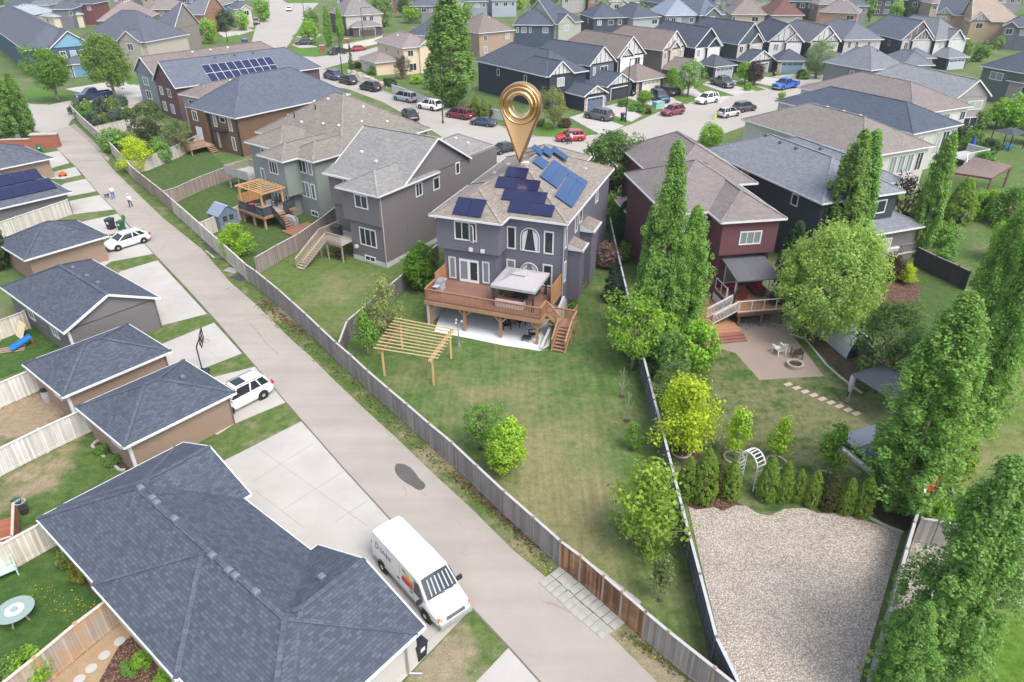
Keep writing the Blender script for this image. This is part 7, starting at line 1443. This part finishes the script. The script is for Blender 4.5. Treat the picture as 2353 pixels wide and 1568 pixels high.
for x0_,x1_,z0_,z1_,c_ in((-.05,.9,1.18,1.36,(.30,.02,.16)),(.0,.9,1.36,1.50,(.72,.04,.03)),(.25,.92,1.50,1.66,(.85,.35,.02)),(.1,.55,1.66,1.80,(.80,.55,.03)),(-.05,.25,1.70,1.86,(.12,.38,.12)),(.6,.92,1.22,1.36,(.85,.30,.02))):
    b=MB(); b.quad((x0_,fl(0,z0_)-.004,z0_),(x1_,fl(0,z0_)-.004,z0_),(x1_,fl(0,z1_)-.004,z1_),(x0_,fl(0,z1_)-.004,z1_)); b.build('colour_panel',plain('graphic',None,.4,.0),o,fix=False,color=c_)
def text(body,sz,mat,parent,M_):
    cu=bpy.data.curves.new('lettering','FONT'); cu.body=body; cu.size=sz; cu.extrude=.002; ob=bpy.data.objects.new('lettering',cu); COL.objects.link(ob); dg=bpy.context.evaluated_depsgraph_get(); me=bpy.data.meshes.new_from_object(ob.evaluated_get(dg)); bpy.data.objects.remove(ob); me.materials.clear(); me.materials.append(mat); t=bpy.data.objects.new('lettering',me); COL.objects.link(t); t.parent=parent; t.matrix_local=M_; return t
tl=math.atan2(w_-w_*.875,2.08-1.15)
TM=lambda x,z:Matrix.Translation((x,fl(0,z)-.006,z))@Matrix.Rotation(R(90)-tl,4,'X')
text('DIVINE',.34,plain('letter_teal',(.03,.16,.20),.5,0),o,TM(-2.12,1.40)); text('D',.50,plain('letter_red',(.55,.02,.10),.5,0),o,TM(-2.62,1.36))
b=MB(); b.cbox((h_+.03,0,.52),(.16,1.82,.22)); b.build('bumper',plain('trim_grey'),o); b=MB(); b.cbox((-h_-.02,0,.52),(.16,1.86,.2)); b.build('bumper',plain('trim_grey'),o); b=MB(); b.cbox((h_-.02,0,.84),(.12,1.05,.2)); b.build('grille',plain('grille_grey',(.13,.135,.14),.6,.1),o)
for s in(-1,1):
    b=MB(); b.cbox((h_-.1,s*.68,.84),(.2,.3,.18)); b.build('headlight',LAMPW,o); b=MB(); b.cbox((h_-.17,s*.86,.84),(.2,.12,.2)); b.build('indicator',LAMPO,o); b=MB(); b.cbox((-h_+.02,s*.86,1.1),(.1,.16,.6)); b.build('taillight',LAMPR,o)
P_=[]; wheels(P_,(-2.0,1.97),2.06,.38,.25)
for nm,me,cc,loc,subs in P_:
    p=link(nm,me,o,loc)
    for sn,sm in subs: link(sn,sm,p)
a=MB()
for x in(-2.0,1.97):
    for s in(-1,1): a.lathe([(.39,w_*s*.92),(.47,w_*s*.92),(.47,w_*s*1.004),(.39,w_*s*1.004)],(x,0,.38),20,'y')
a.build('wheel_arch',DARKP,o,uv=False)
b=MB(); b.bar((2.08,.1,1.37),(2.02,-.55,1.42),.03,.02); b.bar((2.08,.6,1.37),(2.02,.0,1.42),.03,.02); b.build('wiper',BLACK,ws)
sv=bpy.data.objects.get('parked_car.001')
if sv:
    b=MB(); b.box(-.55,.25,-.42,.42,1.725,1.742); b.build('sunroof',CGLASS,sv)
# ---------------------------------------------------------------- people and dog
def skin_body(name,V_,E_,Rr,mat,parent,root=0,sub=1,color=None):
    me=bpy.data.meshes.new(name); me.from_pydata(V_,E_,[]); ob=bpy.data.objects.new(name,me); COL.objects.link(ob)
    m=ob.modifiers.new('s','SKIN'); m.use_smooth_shade=True
    for i,v in enumerate(me.skin_vertices[0].data): v.radius=(Rr[i],Rr[i]) if not isinstance(Rr[i],tuple) else Rr[i]; v.use_root=(i==root)
    s=ob.modifiers.new('u','SUBSURF'); s.levels=sub; s.render_levels=sub
    dg=bpy.context.evaluated_depsgraph_get(); dg.update(); nm=bpy.data.meshes.new_from_object(ob.evaluated_get(dg)); bpy.data.objects.remove(ob); nm.materials.clear(); nm.materials.append(mat)
    o=bpy.data.objects.new(name,nm); COL.objects.link(o); o.parent=parent
    if color:o.color=(*color,1)
    return o
def person(label,p,rz,top,bot,hair,stride=.22,arm=0.0,skin=(.42,.27,.20),s=1.0):
    o=empty('person',label,'person',p,rz); o.scale=(s,s,s)
    V_=[(0,0,.95),(0,0,1.12),(0,0,1.34),(0,.0,1.48),(0,.02,1.56),(0,.03,1.68)];E_=[(0,1),(1,2),(2,3),(3,4),(4,5)];Rr=[(.15,.11),(.135,.1),(.165,.11),(.07,.07),(.06,.06),(.085,.1)]
    for sg in(-1,1):
        n=len(V_); st=stride*sg
        V_+=[(sg*.09,0,.9),(sg*.1,st*.45,.5),(sg*.1,st*.8-.02,.09),(sg*.105,st*.8+.15,.04)]; E_+=[(0,n),(n,n+1),(n+1,n+2),(n+2,n+3)]; Rr+=[.085,.06,.042,.035]
        n=len(V_); a=-st*.8+arm
        V_+=[(sg*.19,0,1.40),(sg*.25,a*.3-.02,1.13),(sg*.25,a*.9+.06,.90),(sg*.25,a+.08,.83)]; E_+=[(2,n),(n,n+1),(n+1,n+2),(n+2,n+3)]; Rr+=[.055,.042,.030,(.022,.036)]
        hnd=n+3
        for k in range(4): m=len(V_); V_+=[(sg*.245,a+.05+.022*k,.775-.0*k),(sg*.235,a+.055+.022*k,.735+.008*abs(k-1.5))]; E_+=[(hnd,m),(m,m+1)]; Rr+=[.0095,.008]
        m=len(V_); V_+=[(sg*.235,a+.13,.80),(sg*.225,a+.14,.765)]; E_+=[(hnd,m),(m,m+1)]; Rr+=[.010,.008]
    skin_body('body',V_,E_,Rr,plain('skin',None,.6,.05),o,color=skin)
    # clothing shells
    sh=[(0,0,.93),(0,0,1.12),(0,0,1.34),(0,.0,1.46)];se=[(0,1),(1,2),(2,3)];sr_=[(.165,.125),(.155,.115),(.18,.125),(.085,.085)]
    for sg in(-1,1):
        n=len(sh); a=-stride*sg*.8+arm; sh+=[(sg*.19,0,1.41),(sg*.255,a*.3-.02,1.13),(sg*.255,a*.85+.05,.93)]; se+=[(2,n),(n,n+1),(n+1,n+2)]; sr_+=[.068,.056,.045]
    skin_body('jacket',sh,se,sr_,OBJM,o,color=top)
    tr=[(0,0,.95)];te=[];trr=[(.158,.12)]
    for sg in(-1,1):
        n=len(tr); st=stride*sg; tr+=[(sg*.09,0,.88),(sg*.1,st*.45,.5),(sg*.1,st*.8-.02,.11)]; te+=[(0,n),(n,n+1),(n+1,n+2)]; trr+=[.098,.074,.056]
        b=MB(); b.loft([[(sg*.1-.05,st*.8-.08,0),(sg*.1+.05,st*.8-.08,0),(sg*.1+.05,st*.8+.2,0),(sg*.1-.05,st*.8+.2,0)],[(sg*.1-.045,st*.8-.07,.09),(sg*.1+.045,st*.8-.07,.09),(sg*.1+.035,st*.8+.18,.05),(sg*.1-.035,st*.8+.18,.05)]]); b.build('shoe',OBJM,o,color=(.5,.5,.5))
    skin_body('trousers',tr,te,trr,OBJM,o,color=bot)
    b=MB(); b.lathe([(.02,1.655),(.10,1.66),(.112,1.70),(.09,1.765),(.02,1.79)],(0,.0,0),12); b.build('hair',OBJM,o,True,color=hair)
    for sg in(-1,1): b=MB(); b.lathe([(.004,-.004),(.012,0),(.004,.004)],(sg*.035,.125,1.685),6,'y'); b.build('eye',BLACK,o)
    b=MB(); b.cbox((0,.135,1.665),(.025,.04,.04)); b.build('nose',plain('skin'),o,color=skin)
    return o
person('person walking up the lane in a white top and blue jeans with a dog',G(262,459),R(20),(.72,.72,.74),(.08,.14,.33),(.35,.32,.45),.25,.15)
person('person walking down the lane in a white jacket and dark jeans with a cane',G(302,478),R(188),(.72,.72,.74),(.03,.045,.13),(.6,.58,.56),.22,.05)
o=empty('walking_cane','thin cane held by the person in the white jacket','cane',G(299,478)); b=MB(); b.path([(0,0,0),(.05,0,.8),(.1,0,.84)],[.012]*3,5); b.build('shaft',BLACK,o)
o=empty('dog','small dark dog walking at the lane edge','dog',G(246,455),R(170)); 
skin_body('body',[(0,0,.36),(.18,0,.37),(-.2,0,.36),(-.3,0,.46),(-.38,0,.56),(-.48,0,.53),(.26,0,.46),(.32,0,.56),(.17,.07,.22),(.2,.07,.12),(.16,.07,.02),(.17,-.07,.22),(.21,-.07,.12),(.18,-.07,.02),(-.2,.07,.2),(-.2,.07,.02),(-.2,-.07,.2),(-.22,-.07,.02),(-.37,.05,.62),(-.37,-.05,.62)],[(0,1),(0,2),(2,3),(3,4),(4,5),(1,6),(6,7),(1,8),(8,9),(9,10),(1,11),(11,12),(12,13),(2,14),(14,15),(2,16),(16,17),(4,18),(4,19)],[.1,.085,.11,.07,.065,.035,.03,.015,.045,.028,.025,.045,.028,.025,.04,.025,.04,.025,.022,.022],OBJM,o,color=(.10,.085,.075))
person('person in dark clothes standing beside the red SUV',G(1304,333),R(200),(.02,.02,.025),(.02,.02,.025),(.02,.015,.012),.05,.0,s=1.12)
person('person in a pale shirt leaning by the red SUV',G(1311,333),R(150),(.62,.65,.70),(.025,.03,.05),(.06,.04,.03),.06,.1,s=1.12)
# ---------------------------------------------------------------- trees and shrubs
def ht(base,top):        # height of something whose foot and top are seen
    p=G(*base); lo,hi=.2,40
    for _ in range(40):
        m=(lo+hi)/2; dz=m-CH; dep=p.y*math.cos(CT)-dz*math.sin(CT); up=p.y*math.sin(CT)+dz*math.cos(CT)
        if 784-CF*up/dep>top: lo=m
        else: hi=m
    return lo
def T(kind,base,top,col,label,wf=1.0,**k): return tree(kind,base,ht(base,top),TG[col] if isinstance(col,str) else col,label,wf,**k)
T('poplarn',(1503,800),316,'pop','tall columnar poplar between the solar panel house and the red house',.86)
T('poplarn',(1562,790),470,'pop','shorter columnar poplar against the red house',1.05)
T('poplar',(1470,790),470,'popd','dark columnar poplar hugging the fence left of the tall one',0.55)
T('loose',(1452,850),688,'bright','light green maple overhanging the dark back fence',.95)
T('shrub',(1500,820),715,'bright','broad leafy bush at the foot of the tall poplars',.95); T('shrub',(1585,850),750,'bright','leafy bush at the steps of the low red deck',.72); T('shrub',(1530,862),765,'mid','leafy bush under the poplars beside the dark fence',.8)
T('loose',(1540,945),838,(.17,.25,.09),'pale green shrub tree behind the yellow green maple',1.0); T('maple',(1564,1037),866,'yel','bright yellow green maple with a stone ring at its foot',1.02)
T('loose',(1105,1033),928,'mid','thin young tree left of the bright round one on the big lawn',.8); T('oval',(1160,1090),968,'lime','dense bright green round young tree on the big lawn',1.15,k=1)
T('sparse',(1478,1262),1063,(.26,.38,.06),'wide sparse lime leaved tree by the dark fence',1.05); T('young',(1514,1380),1275,(.22,.26,.11),'small thin olive tree near the lane gate',.8); T('bare',(1428,912),840,'brown','bare sapling beside the dark fence, farther one',.8); T('bare',(1440,968),898,'brown','bare sapling in a dark soil ring, nearer one',.8); T('sparse',(1453,1032),972,'young','tiny sapling in a soil ring on the big lawn',.9)
for q in((1440,968),(1453,1032),(1428,912),(1160,1090),(1105,1033),(1514,1382)):
    sheet('soil_ring',blob([(q[0]-11,q[1]),(q[0],q[1]-6),(q[0]+11,q[1]),(q[0],q[1]+6)],2),DIRT,.028)
T('sparse',(888,768),640,(.32,.36,.16),'pale flowering shrub tree by the dark fence',.9); T('young',(846,818),716,'young','young leaning tree beside the pergola',1.0); T('oval',(968,668),563,(.14,.27,.03),'dense light green tree at the left corner of the solar panel house',1.35)
T('sparse',(980,998),972,'young','straggly white flowered shrub on the lane fence',1.6,name='shrub',cat='shrub')
T('maple',(545,592),514,'lime','round lime green tree behind the pale fence next to the blue shed',1.35)
T('maple',(317,392),316,'yel','yellow green bush behind the pale lane fence',1.45,name='shrub',cat='shrub'); T('shrub',(268,348),300,'mid','green bush left of the yellow green one',1.2); T('shrub',(372,372),330,'mid','green bush right of the yellow green one',1.1); T('loose',(346,345),240,(.07,.10,.045),'dark olive tree with pale stems in the corner yard',.95); T('loose',(412,358),274,(.15,.22,.09),'light birch beside the brown house deck',.9)
for (b_,t_,l) in(((205,262),228,'left end'),((262,258),222,'behind the blue shrubs'),((297,276),244,'right end'),((245,285),258,'front')): T('cedar',b_,t_,'ced','conical green cedar in the corner shrub garden, %s'%l,1.9)
for (b_,t_,l) in(((178,262),235,'left end'),((236,258),224,'centre back'),((217,292),260,'front'),((270,284),252,'front right'),((284,245),220,'back right')): T('shrub',b_,t_,'blue','blue grey willow shrub in the corner garden, %s'%l,1.0)
T('shrub',(190,275),246,'mid','green shrub at the left end of the corner garden',1.0); T('cedar',(352,255),228,'ced','conical cedar by the purple house corner',1.8)
for (b_,t_,l,kd) in(((66,322),168,'tall leaning poplar at the left edge above the brick wall','poplar'),((18,335),108,'tall poplar cut by the left edge','poplar'),((30,300),250,'lower poplar cluster at the left edge','poplar')): T(kd,b_,t_,'pop',l,1.25)
T('shrub',(3,620),520,'dark','dark shrub at the left edge beside the garages',.5)
T('round',(136,235),113,(.16,.30,.05),'light green street tree in front of the deep blue house',.95); T('round',(266,226),74,(.20,.32,.06),'tall lime green street tree beside the deep blue house',.85)
for i,(b_,t_,l) in enumerate((((85,48),-3,'by the cream house'),((155,62),22,'by the dark grey house'),((178,58),8,'by the red wall'),((213,48),-12,'right of the red house'),((238,44),-16,'second right of the red house'),((270,22),-8,'behind the brown roof'),((10,62),30,'at the top left edge'),((34,60),38,'near the top left edge'))): T('farpop',b_,t_,'pop','slender poplar in the top left, '+l,1.0)
for (b_,t_,c_,l,w_) in(((478,101),44,'bright','leafy tree beside the upper left street',1.0),((523,72),22,(.09,.14,.07),'darker round tree on the upper left lawn',1.1),((557,70),26,'bright','light round tree on the upper left lawn',1.1),((604,50),-2,'bright','leafy tree at the top of the left kerb',1.0),((712,102),42,'bright','leafy tree at the inner corner of the upper street',.9),((718,68),20,'mid','round tree on the far side of the upper street',1.0),((690,192),136,(.16,.19,.09),'thin olive tree behind the navy roof',1.0),((988,52),15,'mid','tree left of the tall street poplar',1.0),((955,54),10,'lime','pale lime tree beyond the cream house',1.4),((885,62),-8,'mid','tree right of the two tone house',.9),((930,40),-6,'dark','dark tree at the top edge left of centre',1.0),((1075,45),8,'bright','light tree behind the tan house',1.0),((1195,22),-8,'lime','pale tree at the top edge centre',1.5),((1230,18),-10,'mid','green tree at the top edge centre',1.2),((1150,30),2,'mid','round tree in front of the pale blue house',1.2)): T('far',b_,t_,c_,l,w_)
T('poplar',(757,108),12,'bright','left of two street poplars beside the two tone house',0.85); T('poplar',(784,98),14,'bright','right of two street poplars beside the two tone house',0.85)
T('poplar',(1040,246),-20,'pop','very tall broad poplar beside the main street',1.6); T('conifer',(808,160),95,(.08,.17,.05),'narrow weeping spruce on the street corner lawn',.55)
T('shrub',(823,157),143,'purp','dark purple shrub on the street corner lawn',1.3); T('shrub',(857,172),155,'mid','clipped green shrub by the cream house',1.4); T('shrub',(895,200),180,'dark','dark shrub at the end of the rock border',1.3); T('loose',(925,182),128,(.09,.08,.06),'dark bare leaved tree at the cream house wall',.9); T('shrub',(960,192),174,'lime','lime shrub behind the light street fence',1.5); T('shrub',(990,205),185,'brown','brown shrub under the street poplar',1.3)
for (b_,t_,l) in(((1094,266),216,'small cone cedar left of another in front of the pale fence'),((1114,274),224,'small cone cedar right of another in front of the pale fence')): T('cedar',b_,t_,'ced',l,.95)
for (b_,l) in(((1092,262),'left'),((1117,270),'right')): T('shrub',b_,b_[1]-27,(.10,.045,.05),'dark red shrub in the kerb bed, %s one'%l,1.2)
T('loose',(1272,298),200,(.24,.27,.09),'pale olive weeping tree in the bed of the corner house',.9)
for (b_,c_,l,t_) in(((1242,290),'mid','green shrub at the left of the corner house bed',275),((1300,293),'brown','brown shrub at the right of the corner house bed',272),((1256,296),'lime','small lime shrub in the corner house bed',284),((1430,245),'mid','low green shrub beside the clipped round tree',228),((1452,256),'mid','low green shrub in the strip bed',243),((1488,262),'brown','low brown shrub in the strip bed',250),((1470,258),'mid','low rounded shrub in the strip bed',246),((1510,212),'brown','brown hedge shrub by the cream garage',198),((1555,218),'brown','brown shrub by the leafy driveway tree',202)): T('shrub',b_,t_,c_,l,1.25)
T('round',(1477,246),209,'bright','clipped bright round tree on the strip lawn',1.35,k=0); T('oval',(1543,210),154,'bright','narrow young tree by the brown stone house',.95); T('loose',(1580,222),136,'mid','big leafy tree on the lawn of the navy house',.95)
T('round',(1711,194),142,'bright','bright oval tree beside the dark leaved one',1.05); T('round',(1731,196),138,(.085,.055,.055),'dark purple leaved tree on the front lawn',1.05); T('shrub',(1718,208),192,'bright','green shrub below the bright oval tree',1.1); T('willow',(1874,180),92,'pale','pale silver green tree before the grey house',.92); T('shrub',(1848,182),166,'mid','low green hedge by the silver green tree',1.6); T('shrub',(1838,181),162,'dark','dark hedge shrub left of the silver green tree',1.0); T('shrub',(1795,228),212,'lime','thin yellow green bush at the corner of the navy roof',.9)
T('round',(1628,352),281,'bright','bright round tree between the brown roof and grey roof',1.1,k=2); T('round',(1394,484),308,(.13,.22,.06),'large leafy tree behind the solar panel house',1.15)
T('shrub',(1392,522),448,'mid','rounded green bush in the side passage',.85); T('shrub',(1395,615),562,'pink','pink flowering shrub in the side passage',.9); T('conifer',(1404,690),600,(.06,.11,.075),'blue green spruce bush by the side fence',1.3); T('cedar',(1430,560),462,'dark','dark cedar column in the side passage of the red house',1.0); T('shrub',(1432,600),560,'mid','green bush beside the side passage fence',.8)
# cedar hedge and young trees
for i,(b_,t_) in enumerate((((1574,1146),1049),((1612,1150),1030),((1645,1138),1066),((1675,1144),1058),((1758,1146),1050),((1793,1148),1060),((1827,1150),1078),((1862,1160),1082),((1898,1168),1082),((1938,1178),1098),((1976,1184),1096))):
    T('cedar',b_,t_,TG['ced'] if i not in(2,8) else (.11,.115,.035),'cedar in the clipped hedge row along the gravel bed' if i not in(1,2,8) else ('tallest plump cedar at the left of the hedge row' if i==1 else ('browning small cedar left of the white arbor' if i==2 else 'browning cedar in the right part of the hedge row')),.82,group='cedars along the gravel bed')
T('young',(1686,1052),941,'lime','young tree in a stone ring left of the white arbor',1.0); T('young',(1783,1062),962,'lime','young staked tree right of the white arbor, middle of three',1.0); T('young',(1898,1098),976,'young','young staked tree nearest the hot tub',.95)
for q,l in(((1686,1053),'left young tree'),((1783,1064),'middle young tree'),((1898,1100),'right young tree'),((1564,1040),'yellow green maple')):
    o=empty('tree_ring','round stone edging at the foot of the '+l,'tree ring',G(*q)); b=MB(); P_=[(.62*math.cos(i*.3927),.62*math.sin(i*.3927),.06) for i in range(17)]; b.path(P_,[.08]*17,6); b.build('ring',plain('pit_stone'),o)
# right side trees
T('willow',(1898,772),500,'willow','wide round willow with a bare leaning trunk behind the red house',.96,k=0)
T('poplar',(1908,622),294,'pop','tall poplar at the wall of the dark grey house, left spire',1.0); T('poplar',(1938,612),297,'popd','tall poplar at the wall of the dark grey house, right spire',.95); T('poplar',(2104,590),300,'pop','slim tall poplar with a pale trunk behind the pale deck',0.78); T('cedar',(2196,512),408,'ced','dark cedar below the louvred pergola',1.2); T('loose',(2052,565),404,(.075,.055,.045),'dark brown leaved tree at the corner of the grey house',.75)
T('poplarn',(2172,960),470,'pop','great poplar at the right side, left of the tallest',.72); T('poplarn',(2222,1010),330,'pop','tallest poplar rising out of the right edge',.7); T('poplarn',(2268,860),380,'pop','poplar behind the tallest at the right edge',.7)
T('poplarn',(2055,1172),668,'pop','broad poplar beside the hot tub at the end of the cedar hedge',1.3); T('oval',(2140,1115),948,(.19,.30,.04),'yellow green young tree between the right poplars',1.25)
T('poplarn',(2105,1572),1040,'popd','big dark poplar at the lower right corner by the grey fence',1.05); T('poplarn',(2165,1495),1130,'popd','big poplar mass behind the lower right one',1.0); T('poplarn',(2030,1640),1385,'popd','lower poplar crown at the bottom right edge of the gravel',1.1); T('poplarn',(2135,1545),1215,'popd','right hand poplar of the lower right cluster',1.0)
T('loose',(2012,880),700,(.11,.20,.06),'dark round tree behind the tarp shelter',.95); T('loose',(2060,870),780,(.06,.10,.05),'dark bush right of the tarp shelter',.9); T('poplar',(1800,700),508,(.06,.13,.045),'dark bushy poplar right of the red house corner',1.1); T('shrub',(1836,690),620,'dark','dark shrub under the round willow',.7); T('maple',(2080,652),608,'yel','yellow leaved shrub by the black fence',1.2,name='shrub',cat='shrub'); T('shrub',(2050,640),592,(.09,.045,.04),'dark red shrub left of the yellow one',.9)
for (b_,t_,c_,l,w_) in(((2158,565),512,'mid','rounded hedge bush on the stone terrace',1.0),((2200,500),465,'mid','rounded bush behind the stone pillar',1.1),((2170,600),570,'mid','spreading bush at the black fence',1.3),((2255,500),438,'bright','light green bush below the louvred pergola',.9),((2310,520),440,'mid','green bush at the right edge below the pergola',.9),((2210,330),288,'dark','dark cone shrub by the white railed deck',.9),((2232,348),300,'mid','green shrub by the white railed deck',.9),((2262,362),322,'dark','dark shrub under the black gazebo',.9),((2256,385),348,'mid','shrub in front of the louvred pergola',1.1),((2140,1222),1150,'bright','leafy green bush behind the flag pole',.6),((2195,1205),1140,'bright','light bush at the foot of the yellow green tree',.7),((2300,600),520,'bright','bush between the right poplars',.8)): T('shrub',b_,t_,c_,l,w_)
for (b_,t_,c_,l,k_,w_) in(((2286,295),228,'bright','light round tree right of the four part window house','far',1.2),((2330,300),222,'bright','round tree at the right edge behind the gazebo','far',1.2),((2250,300),250,'mid','tree at the wall of the four part window house','far',1.2),((2360,330),270,'mid','tree at the far right edge','far',1.2),((2103,146),108,'mid','round dark tree among the far grey roofs','far',1.1),((2054,146),118,'bright','light tree among the far grey roofs','far',1.2),((2058,46),2,'bright','light tree left of the blue green spruce, far row','far',1.0),((2085,48),10,(.05,.10,.06),'blue green spruce in the far right row','far',.9),((2184,146),108,'popd','dark narrow poplar in the far right row','farpop',1.2),((2210,145),86,'pop','tall loose poplar in the far right row','far',.8),((2245,142),98,'mid','broad tree in the far right row','far',1.1),((2328,112),84,'bright','small tree at the right edge, far row','far',1.2),((2292,114),82,'willow','pale tree left of the right edge, far row','far',1.0),((1928,46),-4,'pop','poplar between brick house and far roofs','farpop',1.2),((1975,52),-8,'pop','poplar pair, left, above the far right roofs','farpop',1.3),((1996,50),-4,'pop','poplar pair, right, above the far right roofs','farpop',1.3),((1653,38),10,'pop','small poplar beside the slate house gable','farpop',1.2),((1673,44),16,'pop','small poplar left of the tan far house','farpop',1.2),((1768,46),12,'pop','small poplar before the maroon roof, left','farpop',1.2),((1785,48),24,'pop','small poplar before the maroon roof, middle','farpop',1.4),((1801,48),10,'pop','small poplar before the maroon roof, right','farpop',1.2),((2340,10),-14,'lime','bright tree at the top right corner','far',1.3),((2300,5),-10,'lime','bright bush row at the top right','far',1.5),((1700,12),-10,'mid','tree at the top edge right of centre','far',1.0),((1880,8),-14,'mid','tree at the top edge over the brick house','far',1.0),((1300,10),-12,'mid','tree at the top edge over the sage house','far',1.2),((1350,8),-10,'bright','light tree at the top edge over the navy roof','far',1.2)): T(k_,b_,t_,c_,l,w_)
for i,(b_,t_) in enumerate((((1380,74),4),((1395,74),9),((1409,73),26),((1421,72),23),((1434,71),23),((1448,63),7),((1474,57),17),((1487,55),13))): T('farpop',b_,t_,'pop','narrow dark green poplar in the row beside the dark navy house',1.1,group='row of narrow poplars')
T('farpop',(1282,82),40,'pop','narrow cone tree in front of the sage gable, left',1.6); T('farpop',(1316,84),49,'pop','narrow cone tree in front of the sage gable, right',1.5)
rs=random.Random(21)
for i in range(46):
    x=rs.uniform(0,2353); y=rs.choice((14,26,70,80)) if x>1100 else rs.choice((10,16,24))
    if 560<x<760: continue
    T('far',(x,y+rs.uniform(-4,4)),y-rs.uniform(18,30),rs.choice(('mid','pop','bright','popd')),'small leafy tree in the back gardens of the far rows',1.2,group='trees of the far back gardens')
# small plants
for x,y,t_,c_,l,w_ in((165,1296,1268,(.22,.26,.07),'olive shrub at the eave of the large near garage',1.0),(190,1330,1300,(.27,.28,.06),'yellowish shrub at the eave corner of the large near garage',.9),(326,1530,1505,'bright','green plant in the mulch garden',.9),(302,1545,1528,'mid','spiky green plant in the mulch garden',1.3),(375,1570,1550,'bright','small green plant at the garage eave',1.0),(85,1560,1500,'bright','leafy bush by the new cedar fence',.9),(40,1585,1535,'mid','leafy bush at the bottom left edge',1.0),(236,1042,1026,'mid','leafy plants in the flower bed, upper',1.4),(262,1066,1048,'mid','leafy plants in the flower bed, lower',1.4),(284,506,495,'mid','weed clump on the concrete edge',.6)): T('shrub',(x,y),t_,c_,l,w_)
# dandelions and verge weeds
rs=np.random.default_rng(3)
def weeds(name,label,n,areas,col,size,zr):
    P_=[]
    for i in range(n):
        a=areas[rs.integers(len(areas))]; t=rs.random(); x=a[0]+(a[2]-a[0])*t+rs.normal(0,a[4]); y=a[1]+(a[3]-a[1])*t+rs.normal(0,a[4]*.7); p=G(x,y); P_.append((p.x,p.y,rs.uniform(*zr)))
    c=np.array(P_); me=leaf_mesh(name,c,np.tile(np.array([0,0,1.]),(n,1)),size,.6,.8,5); o=link(name,me,color=col); o['kind']='stuff'; o['label']=label; return o
weeds('dandelions','yellow dandelion flowers dotted over verge and lawns',420,((700,830,1000,1070,9),(980,1030,1080,1130,8),(1180,1250,1260,1320,8),(1420,1440,1520,1520,9),(70,1350,150,1400,22),(150,1400,220,1390,14),(30,890,120,870,10),(560,690,640,760,8)),(.75,.55,.03),.07,(.06,.12))
weeds('verge_weeds','rough weeds and tufts along the lane fence',1500,((590,700,770,850,7),(770,850,1000,1060,7),(1000,1060,1260,1300,7),(1440,1460,1640,1600,9),(320,430,520,620,5)),(.15,.19,.055),.15,(.02,.09))
weeds('twig_litter','dry twigs and litter along the fence foot',900,((1040,1090,1220,1245,5),(1120,1150,1240,1260,5),(600,690,700,770,6)),(.22,.16,.11),.24,(.02,.06))
# thin haze over the far streets
HZ=True
if HZ:
    b=MB(); b.box(-800,800,-120,1100,-1.2,32); m=bpy.data.materials.new('haze'); m.use_nodes=True; t=m.node_tree; t.nodes.remove(t.nodes['Principled BSDF']); v=t.nodes.new('ShaderNodeVolumePrincipled'); v.inputs['Color'].default_value=(.86,.92,1,1); v.inputs['Density'].default_value=.0002; v.inputs['Anisotropy'].default_value=.2; t.links.new(v.outputs[0],t.nodes['Material Output'].inputs['Volume']); o=b.build('haze',m,None,uv=False); o['kind']='stuff'; o['label']='thin pale summer haze over the far streets'
